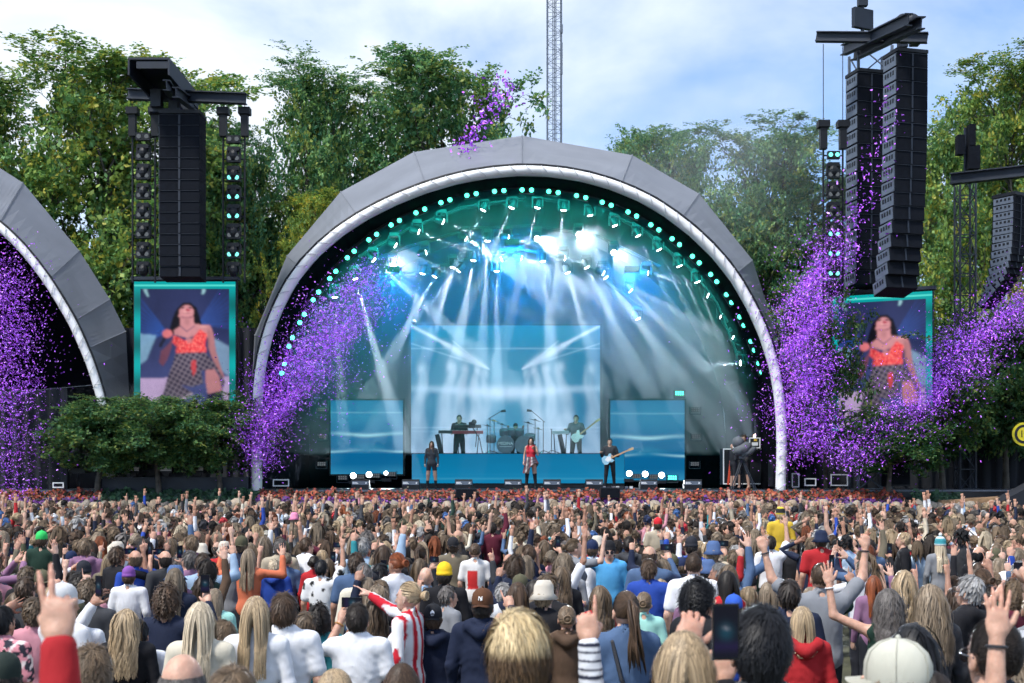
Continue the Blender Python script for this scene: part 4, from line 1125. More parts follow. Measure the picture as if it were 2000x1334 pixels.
# ------------------------------------------------------------------ band gear
def keyboard(x, y, z, w_, label, col, rz=0, slant_stand=True):
    root = empty('keyboard', (x, y, z), rz, label, 'keyboard')
    b = MB(); b.box((0, 0, 0.72), (w_, 0.34, 0.1), col=col); b.build('body', M['vcol'], root)
    b = MB(); b.box((0, 0.06, 0.776), (w_ * 0.9, 0.16, 0.01)); b.build('keys', M['white'], root)
    for s in (-1, 1):
        b = MB(); b.tube([(s * w_ * 0.3, -0.1, 0), (s * w_ * 0.36, 0, 0.67)], 0.018, 5); b.build('leg', M['black'], root)
    return root
kx = at(915, 0, 42.6).x
keyboard(kx - 0.02, 42.6, RZ, 1.05, 'red stage keyboard on thin legs before the left musician', lin(140, 25, 35))
keyboard(kx - 0.05, 42.9, RZ + 0.22, 0.95, 'black upper keyboard before the left musician', lin(15, 15, 20))
keyboard(at(878, 0, 42.8).x, 42.8, RZ + 0.02, 0.75, 'black keyboard at the side of the left musician', lin(25, 28, 36))
keyboard(at(1094, 0, 42.8).x, 42.8, RZ, 0.6, 'pale keyboard beside the bass player', lin(150, 160, 170))
for u, lab in ((858, 'slanted black stand panel left of the left musician'), (1097, 'slanted black stand panel left of the bass player')):
    b = MB(); b.box((0, 0, 0.31), (0.14, 0.5, 0.66), Matrix.Rotation(R(-12), 3, 'Y')); tag(b.build('stand_panel', M['black'], loc=(at(u, 0, 42.4).x, 42.4, RZ)), lab, 'stand')
def mic_stand(u, v_top, d, lab, boom=None, base=None):
    z0 = RZ if base is None else base
    p = at(u, v_top, d); root = empty('microphone_stand', (p.x, d, z0), 0, lab, 'stand', 'microphone stands')
    h = p.z - z0
    b = MB(); b.tube([(0, 0, 0.02), (0, 0, h)], 0.014, 5); b.build('pole', M['black'], root)
    b = MB()
    for k in range(3): b.tube([(0, 0, 0.1), (0.28 * math.cos(k * 2.1), 0.28 * math.sin(k * 2.1), 0.0)], 0.012, 4)
    b.build('tripod', M['black'], root)
    e = Vector((boom[0], 0, boom[1])) if boom else Vector((0, -0.02, 0.12))
    b = MB(); b.tube([Vector((0, 0, h)) - e * 0.15, Vector((0, 0, h)) + e], 0.012, 4); b.build('boom', M['black'], root)
    b = MB(); b.tube([Vector((0, 0, h)) + e, Vector((0, 0, h)) + e + Vector((0.16 if e.x > 0 else -0.16 if e.x < 0 else 0, 0, 0.02))], [0.035, 0.045], 7); b.build('microphone', M['black'], root)
mic_stand(957, 816, 42.6, 'tall boom stand over the left side of the drum kit', (0.38, 0.22))
mic_stand(1061, 822, 42.6, 'tall boom stand over the right side of the drum kit', (-0.40, 0.34))
mic_stand(1077, 846, 42.3, 'straight microphone stand between drums and bass player')
dk = empty('drum_kit', (at(1000, 0, 42.9).x, 42.9, RZ), 0, 'large drum kit with MEDINA lettering on the bass drum', 'drum kit')
q = Matrix.Rotation(R(90), 4, 'X')
for x, lab in ((-0.22, True), (0.40, False)):
    b = MB(); b.lathe([(0.29, -0.2), (0.30, -0.18), (0.30, 0.2), (0.29, 0.22)], 20, Matrix.Translation((x, 0, 0.3)) @ q); bd = b.build('bass_drum', M['black'], dk, True)
    b = MB(); b.lathe([(0.305, 0.19), (0.315, 0.2), (0.305, 0.23)], 20, Matrix.Translation((x, 0, 0.3)) @ q); b.build('hoop', M['plate'], bd)
    if lab:
        text('lettering', 'MEDINA', 0.135, (x, -0.235, 0.34), (R(90), 0, 0), (0.8, 0.82, 0.85), bd)
        b = MB(); b.box((x, -0.235, 0.235), (0.42, 0.006, 0.014)); b.build('underline', M['white'], bd)
for x, z, r_ in ((-0.28, 0.72, 0.15), (-0.02, 0.74, 0.14), (0.26, 0.72, 0.15), (0.62, 0.55, 0.18), (-0.72, 0.5, 0.17)):
    b = MB(); b.lathe([(r_, -0.1), (r_ * 1.03, -0.09), (r_ * 1.03, 0.1), (r_, 0.11)], 16, Matrix.Translation((x, -0.05, z)) @ Matrix.Rotation(R(20), 4, 'X')); b.build('tom', M['plate'], dk, True)
for x, y, z, r_, c_ in ((-0.62, 0, 1.12, 0.25, lin(190, 160, 90)), (-0.35, 0.1, 1.0, 0.2, lin(60, 60, 66)), (0.55, 0, 1.05, 0.24, lin(70, 66, 60)), (0.8, 0.1, 1.15, 0.22, lin(80, 80, 86)), (-0.85, 0, 0.95, 0.2, lin(60, 60, 66)), (0.9, 0, .85, .2, lin(120, 110, 90))):
    b = MB(); b.lathe([(r_, 0), (r_ * 0.3, 0.02), (0.03, 0.05)], 16, Matrix.Translation((x, y, z)) @ Matrix.Rotation(R(14), 4, 'Y'), c_); cyb = b.build('cymbal', M['gloss'], dk, True)
    b = MB(); b.tube([(x, y + 0.02, 0), (x, y, z)], 0.014, 4); b.tube([(x, y, 0.1), (x + 0.2, y - 0.15, 0)], 0.012, 4); b.tube([(x, y, 0.1), (x - 0.2, y - 0.15, 0)], 0.012, 4); b.build('cymbal_stand', M['alu'], cyb)
b = MB(); b.box((-0.3, 0, 0.1), (0.28, 0.3, 0.16)); b.box((0.05, 0, 0.08), (0.3, 0.28, 0.12)); b.box((0.35, 0.02, 0.1), (0.2, 0.2, 0.15)); b.box((0.6, 0, 0.07), (0.22, 0.25, 0.1))
pb = empty('pedal_board', (at(1205, 0, 38.5).x, 38.5, DZ), 0, 'pedal board with white cables at the feet of the guitarist', 'pedal board')
for k in range(7):
    c = MB(); c.box((-0.4 + k * 0.14, 0, 0.05), (0.09, 0.13, 0.07), col=[lin(200, 200, 205), lin(40, 40, 46), lin(90, 95, 110)][k % 3]); c.build('pedal', M['vcol'], pb)
b = MB(); b.box((0.02, 0, 0.008), (1.1, 0.3, 0.015)); b.build('board', M['black'], pb)
def guitar(loc, ang, body, label, s=1.0):
    root = empty('electric_guitar', loc, 0, label, 'guitar'); root.rotation_euler = (0, -ang, 0); root.scale = (s, s, s)
    pts = [(-0.22, 0.0), (-0.19, 0.12), (-0.08, 0.15), (0.02, 0.10), (0.10, 0.16), (0.17, 0.13), (0.12, 0.04), (0.12, -0.04), (0.18, -0.12), (0.08, -0.15), (0.0, -0.11), (-0.1, -0.16), (-0.2, -0.12)]
    b = MB(); b.extrude(pts, -0.02, 0.02, body); b.build('body', M['gloss'], root)
    b = MB(); b.extrude([(-0.12, 0.02), (0.0, 0.09), (0.1, 0.06), (0.08, -0.08), (-0.05, -0.08)], -0.026, -0.021, lin(230, 230, 230)); b.build('pickguard', M['vcol'], root)
    b = MB(); b.box((0.42, -0.015, 0), (0.66, 0.02, 0.05), col=lin(190, 150, 110)); b.build('neck', M['vcol'], root)
    b = MB(); b.extrude([(0.74, -0.03), (0.92, -0.05), (0.94, 0.03), (0.76, 0.04)], -0.025, 0.0, lin(200, 165, 120)); b.build('headstock', M['vcol'], root)
# crank camera on the riser
cr = empty('remote_camera', (at(922, 0, 42.2).x, 42.2, RZ), 0, 'black remote video camera on a thin arm beside the left musician', 'camera')
b = MB(); b.box((0, 0, 0.95), (0.22, 0.3, 0.2)); b.ball((0.07, -0.1, 1.05), (0.09, 0.12, 0.09)); b.build('camera_head', M['black'], cr)
b = MB(); b.tube([(0.35, 0, 0), (0.25, 0, 0.5), (0.02, 0, 0.86)], 0.018, 5); b.build('arm', M['black'], cr)

# ------------------------------------------------------------------ broadcast camera on tripod, right side
tp = empty('camera_tripod', (at(1448, 0, 38.9).x, 38.9, DZ), 0, 'broadcast camera under a grey rain cover on a tall tripod', 'camera')
for k, (x, y) in enumerate(((-0.36, -0.2), (0.38, -0.15), (0.05, 0.4))):
    b = MB(); b.tube([(0, 0, 0.95), (x, y, 0.0)], 0.022, 5); b.tube([(0.05, 0, 0.95), (x + 0.06, y, 0.0)], 0.016, 5); b.build('leg', M['steel'], tp)
b = MB(); b.ball((0.02, 0, 1.25), (0.34, 0.26, 0.2), 12, 8, rot=Matrix.Rotation(R(-25), 4, 'Y')); b.ball((-0.1, 0, 1.45), (0.2, 0.2, 0.2)); b.ball((0.2, -.05, 1.15), (0.3, .15, .12), rot=Matrix.Rotation(R(-30), 4, 'Y')); b.box((0, 0, 0.98), (0.2, 0.2, 0.08))
cv = b.build('rain_cover', pmat('grey_rain_cover', (0.09, 0.1, 0.115), 0.7, var=0.3, bump=0.8, bscale=6), tp, True)
# ------------------------------------------------------------------ people: distance-field bodies
def ell(P, c, r):
    q = P - np.array(c, np.float32); r = np.array(r, np.float32)
    k0 = np.linalg.norm(q / r, axis=-1); k1 = np.linalg.norm(q / (r * r), axis=-1) + 1e-9
    return k0 * (k0 - 1) / k1
def cap(P, a, b_, ra, rb):
    a = np.array(a, np.float32); b_ = np.array(b_, np.float32); d = b_ - a
    t = np.clip(((P - a) @ d) / (d @ d + 1e-12), 0, 1)
    return np.linalg.norm(P - a - t[..., None] * d, axis=-1) - (ra + (rb - ra) * t)
def smin(a, b_, k):
    h = np.clip(0.5 + 0.5 * (b_ - a) / k, 0, 1)
    return b_ * (1 - h) + a * h - k * h * (1 - h)
def snet(fun, lo, hi, v):
    """Surface nets on a regular grid: the zero level of fun as a quad mesh."""
    lo, hi = np.array(lo, np.float32), np.array(hi, np.float32)
    n = np.maximum(np.ceil((hi - lo) / v).astype(int) + 1, 3)
    ax = [lo[i] + v * np.arange(n[i], dtype=np.float32) for i in range(3)]
    P = np.stack(np.meshgrid(*ax, indexing='ij'), -1)
    Fv = fun(P).astype(np.float32)
    S = Fv < 0
    nc = n - 1
    sl = lambda dx, dy, dz: (slice(dx, dx + nc[0]), slice(dy, dy + nc[1]), slice(dz, dz + nc[2]))
    cnt = sum(S[sl(*c)].astype(np.int8) for c in np.ndindex(2, 2, 2))
    act = (cnt > 0) & (cnt < 8)
    I = np.argwhere(act)
    idx = -np.ones(tuple(nc), np.int64); idx[tuple(I.T)] = np.arange(len(I))
    acc = np.zeros((len(I), 3), np.float32); num = np.zeros(len(I), np.float32)
    cor = [np.array(c) for c in np.ndindex(2, 2, 2)]
    for a in cor:
        for d in range(3):
            if a[d] == 1: continue
            b_ = a.copy(); b_[d] = 1
            fa, fb = Fv[tuple((I + a).T)], Fv[tuple((I + b_).T)]
            m = (fa < 0) != (fb < 0)
            t = np.where(m, fa / np.where(m, fa - fb, 1), 0)
            pos = I + a + t[:, None] * (b_ - a)
            acc += np.where(m[:, None], pos, 0); num += m
    V = lo + v * acc / np.maximum(num, 1)[:, None]
    faces = []
    for d in range(3):
        e1, e2 = [(1, 2), (2, 0), (0, 1)][d]
        s0 = [slice(None)] * 3; s1 = [slice(None)] * 3
        s0[d], s1[d] = slice(0, -1), slice(1, None)
        ch = S[tuple(s0)] != S[tuple(s1)]
        E = np.argwhere(ch)
        ok = (E[:, e1] > 0) & (E[:, e2] > 0) & (E[:, e1] < nc[e1]) & (E[:, e2] < nc[e2])
        E = E[ok]
        def cell(o1, o2):
            q = E.copy(); q[:, e1] -= o1; q[:, e2] -= o2
            return idx[tuple(q.T)]
        q = np.stack([cell(1, 1), cell(0, 1), cell(0, 0), cell(1, 0)], 1)
        flip = ~S[tuple(E.T)]
        q[flip] = q[flip][:, ::-1]
        faces.append(q)
    Fq = np.concatenate(faces)
    return V, Fq[(Fq >= 0).all(1)]

ARM = {'down': ((.22, -.08, -1), (.05, .35, -1)), 'bent': ((.2, 0, -1), (-.35, 1, .15)), 'point': ((.55, .75, .15), (-.1, .2, 1)), 'up': ((.38, .3, 1), (-.08, .12, 1)),
       'wide': ((.95, .15, .42), (.12, .1, 1)), 'phone': ((.25, .85, -.2), (-.42, .42, 1)), 'clap': ((.4, .9, .1), (-.75, .4, .9)), 'headhand': ((.9, .1, .45), (-1, 0, .5)),
       'forward': ((.3, 1, .2), (.1, 1, .55)), 'mic': ((.3, .25, -1), (-.55, .5, .95)), 'strum': ((.35, -.05, -1), (-.75, .7, -.1)), 'fret': ((.3, .15, -1), (.15, .85, .35)), 'cross': ((.5, .6, .1), (-1, .3, .25))}
HANDPOSE = {'down': 'fist', 'bent': 'fist', 'point': 'point', 'up': 'open', 'wide': 'point', 'phone': 'grip', 'clap': 'open', 'headhand': 'open', 'forward': 'point', 'mic': 'fist', 'strum': 'fist', 'fret': 'grip', 'cross': 'fist'}
def hand_mesh(pose, v):
    FX = [(-.030, .087), (-.010, .096), (.011, .089), (.030, .070)]
    curl = {'open': [(.05, .1, .1)] * 4, 'point': [(.05, .08, .05)] + [(1.2, 1.6, 1.0)] * 3, 'peace': [(.05, .08, .05)] * 2 + [(1.2, 1.6, 1.0)] * 2,
            'fist': [(1.1, 1.6, 1.0)] * 4, 'grip': [(.5, .7, .5)] * 4}[pose]
    segs = []
    for k, (x, L) in enumerate(FX):
        p = np.array((x, 0.0, .098 - .006 * abs(k - 1.2))); a = 0.0; fan = (k - 1.4) * (.13 if pose in ('open', 'peace') else .05)
        for j, fr_ in enumerate((.45, .31, .24)):
            a += curl[k][j]
            q = p + L * fr_ * np.array((math.sin(fan) * math.cos(a), math.sin(a), math.cos(a) * math.cos(fan)))
            segs.append((p, q, .0090 - .0010 * j, .0082 - .0012 * j)); p = q
    if pose in ('point', 'fist', 'peace'):
        th = [((-.03, .012, .03), (-.047, .03, .062)), ((-.047, .03, .062), (-.02, .05, .085))]
    else:
        th = [((-.03, .008, .03), (-.062, .018, .065)), ((-.062, .018, .065), (-.078, .022, .098))]
    def f(P):
        d = ell(P, (0, 0, .055), (.044, .018, .056))
        d = smin(d, cap(P, (0, 0, -.05), (0, 0, .02), .026, .027), .02)
        for a, b_, r0, r1 in segs: d = smin(d, cap(P, a, b_, r0, r1), .006)
        d = smin(d, cap(P, *th[0], .0155, .0125), .012); d = smin(d, cap(P, *th[1], .0125, .010), .006)
        return d
    return snet(f, (-.1, -.035, -.045), (.07, .11, .2), v)
HANDS = {(p_, l_): hand_mesh(p_, v_) for p_ in ('open', 'point', 'peace', 'fist', 'grip') for l_, v_ in (('hi', .0062), ('mid', .0115))}

def head_sdf(P):
    d = ell(P, (0, -.014, 1.632), (.076, .098, .104))
    d = smin(d, ell(P, (0, .030, 1.575), (.058, .066, .086)), .03)
    d = smin(d, ell(P, (0, .055, 1.520), (.028, .030, .022)), .03)
    d = smin(d, cap(P, (0, .092, 1.615), (0, .112, 1.572), .008, .014), .014)
    d = smin(d, ell(P, (0, .088, 1.632), (.045, .012, .010)), .016)
    d = smin(d, ell(P, (0, .090, 1.545), (.024, .012, .007)), .006)
    d = smin(d, ell(P, (0, .090, 1.533), (.022, .011, .008)), .005)
    for s in (-1, 1):
        e = ell(P, (s * .031, .098, 1.607), (.018, .016, .011))
        d = np.maximum(d, -e)
        d = smin(d, ell(P, (s * .031, .079, 1.607), (.014, .013, .011)), .002)
        d = smin(d, ell(P, (s * .080, -.004, 1.593), (.010, .022, .034)), .008)
        d = np.maximum(d, -ell(P, (s * .092, .004, 1.597), (.010, .011, .018)))
    return d
def head_mesh(v):
    V, Fq = snet(head_sdf, (-.1, -.125, 1.47), (.1, .135, 1.75), v)
    C = np.ones((len(V), 3), np.float32)
    x, y, z = V.T
    fr = y > .05
    for s in (-1, 1):
        eye = fr & (((x - s * .031) / .015) ** 2 + ((z - 1.607) / .0075) ** 2 < 1)
        C[eye] = (1.1, 1.3, 1.6)
        C[fr & (((x - s * .031) / .006) ** 2 + ((z - 1.607) / .0065) ** 2 < 1)] = (.05, .05, .06)
        C[fr & (np.abs(x - s * .032) < .02) & (np.abs(z - 1.632 - .1 * (np.abs(x) - .03) * -1) < .0055)] = (.35, .3, .28)
    C[fr & (np.abs(x) < .024 - np.abs(z - 1.539) * 0.6) & (np.abs(z - 1.539) < .011)] = (.95, .55, .55)
    C[fr & (np.abs(x) < .02) & (np.abs(z - 1.539) < .0028)] = (.45, .25, .25)
    return V, Fq, C
HEAD = {'hi': head_mesh(.0075), 'mid': head_mesh(.0145)}

def nrmz(v): v = np.array(v, float); return v / np.linalg.norm(v)
def arm_joints(pose, side, sh):
    u, f = ARM[pose] if isinstance(pose, str) else pose[:2]
    S = np.array((side * sh, 0.0, 1.415)); u = nrmz(u) * np.array((side, 1, 1)); f = nrmz(f) * np.array((side, 1, 1))
    E = S + u * .285; W_ = E + f * .255
    return S, E, W_, f
def rot_to(z, y):
    z = nrmz(z); x = np.cross(y, z)
    if np.linalg.norm(x) < .05: x = np.cross((0, .2, 1), z)
    x = nrmz(x); y = np.cross(z, x)
    return np.stack([x, y, z], 1)

def build_body(lp, rp, fem, sleeve, lod='mid', vox=None, hl=None, hr=None, hood=False, loose=1.0):
    """Skin mesh (head, neck, arms, hands) and top mesh, both local, 1.75 m tall, facing +Y."""
    vox = vox or (.014 if lod == 'hi' else .023)
    svox = .015 if lod == 'hi' else .025
    sh = .165 if fem else .188; wst = .125 if fem else .15
    J = {s: arm_joints(p, s, sh) for s, p in ((-1, lp), (1, rp))}
    ar = .041 if fem else .049
    allp = np.array([q for s in J for q in J[s][:3]])
    lo = np.minimum(allp.min(0) - .09, (-.26, -.2, .86)); hi = np.maximum(allp.max(0) + .09, (.26, .2, 1.58))
    def shoulders(P, g):
        d = smin(cap(P, (-sh * .8, -.01, 1.405), (sh * .8, -.01, 1.405), .062 + g, .062 + g), ell(P, (0, 0, 1.27), (sh * .93 + g, .112 + g, .20)), .06)
        d = smin(d, cap(P, (-sh * .5, -.018, 1.43), (0, -.01, 1.50), .045 + g, .045 + g), .04)
        return smin(d, cap(P, (sh * .5, -.018, 1.43), (0, -.01, 1.50), .045 + g, .045 + g), .04)
    def skin(P):
        d = cap(P, (0, -.012, 1.43), (0, .012, 1.565), .060 if not fem else .05, .056 if not fem else .047)
        d = smin(d, shoulders(P, -.006), .03)
        for s in J:
            S, E, W_, f = J[s]
            d = smin(d, cap(P, S, E, ar + .004, ar * .82), .03); d = smin(d, cap(P, E, W_, ar * .86, .028), .02)
        return d
    def top(P):
        g = .010 * min(loose, 1.5)
        d = shoulders(P, g)
        d = smin(d, ell(P, (0, .005, 1.07), (wst + .02 * loose, .112 + g, .26)), .07)
        d = smin(d, ell(P, (0, 0, .93), (.172 + g, .122 + g, .13)), .07)
        if fem: d = smin(d, smin(ell(P, (-.075, .085, 1.26), (.07, .06, .07)), ell(P, (.075, .085, 1.26), (.07, .06, .07)), .03), .03)
        for s in J:
            S, E, W_, f = J[s]
            if sleeve == 'none': continue
            if sleeve == 'short':
                d = smin(d, cap(P, S, S + (E - S) * .72, ar + .017, ar + .016), .035)
            else:
                d = smin(d, cap(P, S, E, ar + .016, ar + .010), .035); d = smin(d, cap(P, E, E + (W_ - E) * .93, ar + .010, .040), .02)
        if hood:
            d = smin(d, smin(cap(P, (-.10, -.085, 1.46), (0, -.135, 1.41), .045, .05), cap(P, (.10, -.085, 1.46), (0, -.135, 1.41), .045, .05), .03), .03)
            d = smin(d, cap(P, (-.09, .02, 1.48), (-.10, -.08, 1.47), .03, .035), .03); d = smin(d, cap(P, (.09, .02, 1.48), (.10, -.08, 1.47), .03, .035), .03)
        if sleeve == 'none':
            d = np.maximum(d, -(cap(P, (-sh - .02, 0, 1.36), (-sh - .02, 0, 1.5), .06, .06))); d = np.maximum(d, -(cap(P, (sh + .02, 0, 1.36), (sh + .02, 0, 1.5), .06, .06)))
        d = np.maximum(d, -cap(P, (0, .0, 1.475), (0, .05, 1.62), .068, .075))    # neck opening
        # folds
        X_, Y_, Z_ = P[..., 0], P[..., 1], P[..., 2]
        q1 = Z_ * 30 + 42 * np.abs(X_) * (Z_ - .95) + 2.2 * np.sin(X_ * 17 + 3 * Y_) + 1.5 * np.sin(Z_ * 11 + 5)
        q2 = X_ * 38 + Z_ * 13 * np.sign(X_) + 2 * np.sin(Z_ * 19)
        d = d + min(loose, 1.25) * (.0050 * np.abs(np.sin(q1)) ** .6 * np.clip((1.40 - Z_) * 4, 0, 1) + .0035 * np.abs(np.sin(q2)) ** .6) - .004
        return d
    sv, sf = snet(skin, np.maximum(lo, (-9, -9, 1.28)) if False else lo + (0, 0, .34) if min(J[-1][2][2], J[1][2][2]) > 1.25 else lo, hi, svox)
    tv, tf = snet(top, lo, hi, vox)
    mb = [(sv, sf, np.ones((len(sv), 3), np.float32)), HEAD[lod]]
    for s, hp in ((-1, hl), (1, hr)):
        S, E, W_, f = J[s]
        hp = hp or HANDPOSE[lp if s < 0 else rp]
        V, Fq = HANDS[(hp, lod)]
        V = V.copy(); V[:, 0] *= s
        Fh = Fq[:, ::-1] if s < 0 else Fq
        m = rot_to(f, (0, 1, 0.0) if f[2] > .2 else (-s, .3, 0))
        mb.append((V @ m.T + W_ - f * .005, Fh, 1 - np.clip((HANDS[(hp, lod)][0][:, 2:3] - .07) * 4 + .10 * np.sin(HANDS[(hp, lod)][0][:, 2:3] * 190), 0, .4) * np.array([[.05, .42, .45]], np.float32)))
    n = 0; vs_, fs, cs = [], [], []
    for V, Fq, C in mb:
        vs_.append(V); fs.append(Fq + n); cs.append(C); n += len(V)
    return (np.concatenate(vs_).astype(np.float32), np.concatenate(fs), np.concatenate(cs)), (tv, tf, np.ones((len(tv), 3), np.float32)), J

def legs_mesh(stance=0.0, v=.03):
    def f(P):
        d = None
        for s in (-1, 1):
            q = smin(cap(P, (s * .09, 0, .93), (s * (.10 + stance * .5), .01, .50), .098, .066), cap(P, (s * (.10 + stance * .5), .01, .50), (s * (.10 + stance), -.02, .07), .066, .045), .03)
            q = smin(q, cap(P, (s * (.10 + stance), -.03, .04), (s * (.11 + stance), .13, .03), .045, .035), .03)
            d = q if d is None else smin(d, q, .03)
        return d
    V, Fq = snet(f, (-.35, -.16, -.02), (.35, .24, 1.05), v)
    C = np.ones((len(V), 3), np.float32); C[V[:, 2] < .09] = (.3, .3, .3)
    return V, Fq, C
LEGS = mesh_from('trousers', *legs_mesh(), M['cloth'])

# ------------------------------------------------------------------ hair
HC, HR = np.array((0, -.014, 1.634)), np.array((.077, .098, .106))
def hair_mesh(style, n, width, seed, length=None, curl=None, two_tone=None, base=True, seg=None, shell=(26, 14), hat=False):
    r = np.random.default_rng(seed)
    V, Fq, C = [], [], []
    k = 0
    D = r.normal(size=(n * 5, 3)); D /= np.linalg.norm(D, axis=1)[:, None]
    x, y, z = D.T
    ok = ~((y > .38) & (z < .42)) & ~((y > -.12) & (z < -.12)) & (z > -.62) & ~((y > .62) & (z < .62))
    if hat: ok &= (z < .12)
    if style == 'fringe': ok &= (z < .22) & (y < .55)
    if style == 'bun' or style == 'pony': ok &= (z > -.55)
    D = D[ok][:n]; m = len(D)
    L = {'short': .05, 'messy': .062, 'long': .44, 'wavy': .42, 'curly': .10, 'bun': .13, 'pony': .15, 'fringe': .04, 'curlylong': .32, 'bob': .24, 'dread': .34, 'quiff': .10}[style]
    L = length or L
    seg = seg or (8 if style == 'curly' else 4 if L < .1 else (6 if L < .25 else 8))
    off = 1 + r.uniform(.01, .10 if style in ('messy', 'quiff', 'curly', 'curlylong') else .07, m)
    if style in ('curly', 'curlylong'): off += .07
    if style == 'dread': off += .08
    p = HC + D * HR * off[:, None]
    nor = D / HR; nor /= np.linalg.norm(nor, axis=1)[:, None]
    crown = np.array((0.15, -.45, .88))
    away = D - crown; 
    if style in ('long', 'wavy', 'bob', 'curlylong', 'dread'):
        away = np.c_[np.sign(D[:, 0] + .02) * .35, -.45 + 0 * z[:m], -.8 + 0 * z[:m]]
    if style in ('bun', 'pony'):
        knot = HC + np.array((0, -.118, -.005 if style == 'bun' else .055)); away = knot - p
    if style == 'quiff': away = np.c_[.5 + 0 * D[:, 0], .5 * np.sign(D[:, 1] + .3), -.45 + .2 * D[:, 2]]
    away = away - nor * np.sum(away * nor, 1)[:, None]; away /= np.linalg.norm(away, axis=1)[:, None] + 1e-6
    lift = {'short': .10, 'messy': .30, 'quiff': .4, 'curly': .7, 'curlylong': .5, 'fringe': .15, 'dread': .3}.get(style, .12)
    vel = away + nor * lift * r.uniform(.4, 1.2, (m, 1)) + r.normal(0, {'long': .08, 'bun': .05, 'pony': .05, 'bob': .08, 'short': .13, 'fringe': .13, 'quiff': .16, 'messy': .2}.get(style, .26), (m, 3))
    vel /= np.linalg.norm(vel, axis=1)[:, None]
    Ls = L * r.uniform(.72, 1.08, m)
    if style in ('long', 'wavy', 'bob', 'curlylong', 'dread'): Ls = np.maximum(Ls * (.62 + .55 * (p[:, 2] - 1.55) / .19 * .5 + .2), .1)
    pts = [p]
    grav = {'short': .10, 'messy': .18, 'quiff': .35, 'curly': .25, 'fringe': .2}.get(style, .75)
    for i in range(seg):
        if style in ('bun', 'pony'):
            tgt = knot - p; vel = .5 * vel + .8 * tgt / (np.linalg.norm(tgt, axis=1)[:, None] + .02)
            vel *= np.minimum(1, np.linalg.norm(tgt, axis=1)[:, None] * 12)
            step = Ls / seg
            p = p + vel / (np.maximum(np.linalg.norm(vel, axis=1)[:, None], .35)) * step[:, None]
        else:
            vel = vel + np.array((0, 0, -grav)); vel /= np.linalg.norm(vel, axis=1)[:, None]
            p = p + vel * (Ls / seg)[:, None]
        q = (p - HC) / (HR * off[:, None]); l = np.linalg.norm(q, axis=1)
        ins = (l < 1)
        p = np.where(ins[:, None], HC + q / np.maximum(l, 1e-6)[:, None] * HR * off[:, None], p)
        # neck and shoulders / back
        t = np.clip((1.50 - p[:, 2]) / .10, 0, 1)
        rx, ry = .06 + .15 * t + (off - 1) * .12, .07 + .065 * t + (off - 1) * .25
        l2 = np.sqrt((p[:, 0] / rx) ** 2 + ((p[:, 1] + .005) / ry) ** 2)
        ins = (p[:, 2] < 1.56) & (l2 < 1)
        p = np.where(ins[:, None], np.c_[p[:, 0], np.where(p[:, 1] < .02, -1, 1) * ry * np.sqrt(np.clip(1 - (p[:, 0] / rx) ** 2, .05, 1)), p[:, 2]], p)
        if style in ('long', 'wavy', 'bob', 'curlylong', 'dread'):    # hangs close, does not fan out over the shoulders
            lim = (.078 + (off - 1) * .22) * (1.12 if style in ('wavy', 'curlylong') else 1.0)
            p = np.c_[np.where(p[:, 2] < 1.60, np.clip(p[:, 0], -lim, lim), p[:, 0]), p[:, 1:]]
        pts.append(p)
    pts = np.stack(pts, 1)                                     # m, seg+1, 3
    s = np.linspace(0, 1, seg + 1)[None, :, None]
    ph = r.uniform(0, 6.28, (m, 1, 1))
    T = np.gradient(pts, axis=1); T /= np.linalg.norm(T, axis=2)[..., None] + 1e-9
    N = pts - np.array((0, -.01, 1.6)); N[..., 2] *= np.where(pts[..., 2] > 1.6, 1, 0); N /= np.linalg.norm(N, axis=2)[..., None] + 1e-9
    Bv = np.cross(T, N); Bv /= np.linalg.norm(Bv, axis=2)[..., None] + 1e-9
    N = np.cross(Bv, T)
    amp = {'wavy': .014, 'curlylong': .018, 'curly': .013, 'messy': .007, 'dread': .004}.get(style, .003) if curl is None else curl
    fq = {'curly': 19, 'curlylong': 22, 'wavy': 13}.get(style, 8)
    pts = pts + Bv * amp * np.sin(s * fq + ph) * s ** .5 + N * amp * .6 * np.cos(s * fq + ph) * s ** .5
    wv = width * r.uniform(.6, 1.3, (m, 1, 1)) * (1 - .7 * s ** 2)
    tri = np.stack([pts + Bv * wv, pts - Bv * wv], 2)            # flat tapered strands: m, seg+1, 2, 3
    V = tri.reshape(-1, 3)
    ii = ((np.arange(m)[:, None] * (seg + 1) + np.arange(seg)[None, :]) * 2).reshape(-1)
    Fq = np.stack([ii, ii + 1, ii + 3, ii + 2], -1)
    shd = r.uniform(.55, 1.35, (m, 1, 1)) * (.82 + .3 * s)
    C = np.repeat((np.ones((1, 1, 3)) * shd)[:, :, None], 2, 2).reshape(-1, 3)
    if two_tone is not None:
        lowm = np.clip((1.635 - V[:, 2]) / .03, 0, 1)[:, None]
        C = C * (1 - lowm) + C * np.array(two_tone) * lowm
    Vs, Fs, Cs, nn = [V], [Fq], [C], len(V)
    if base and style != 'fringe':
        a, bq = shell
        th = np.linspace(0, math.pi * .80, bq)[:, None]; phi = np.linspace(0, 2 * math.pi, a, endpoint=False)[None]
        dz, dx, dy = np.cos(th) + 0 * phi, np.sin(th) * np.cos(phi), np.sin(th) * np.sin(phi)
        lim = np.where(dy > .38, .42, np.where(dy > -.12, -.10, -.62))
        sc = 1.035 * np.where(dz < lim, .90, 1.0)
        Sv = np.stack([dx, dy, dz], -1) * sc[..., None] * HR + HC
        ii = (np.arange(bq - 1)[:, None] * a + np.arange(a)[None]); jj = np.arange(bq - 1)[:, None] * a + (np.arange(a)[None] + 1) % a
        Sf = np.stack([ii, ii + a, jj + a, jj], -1).reshape(-1, 4)
        keep = (dz >= lim - .08).ravel()
        Sf = Sf[keep[Sf].all(1)]
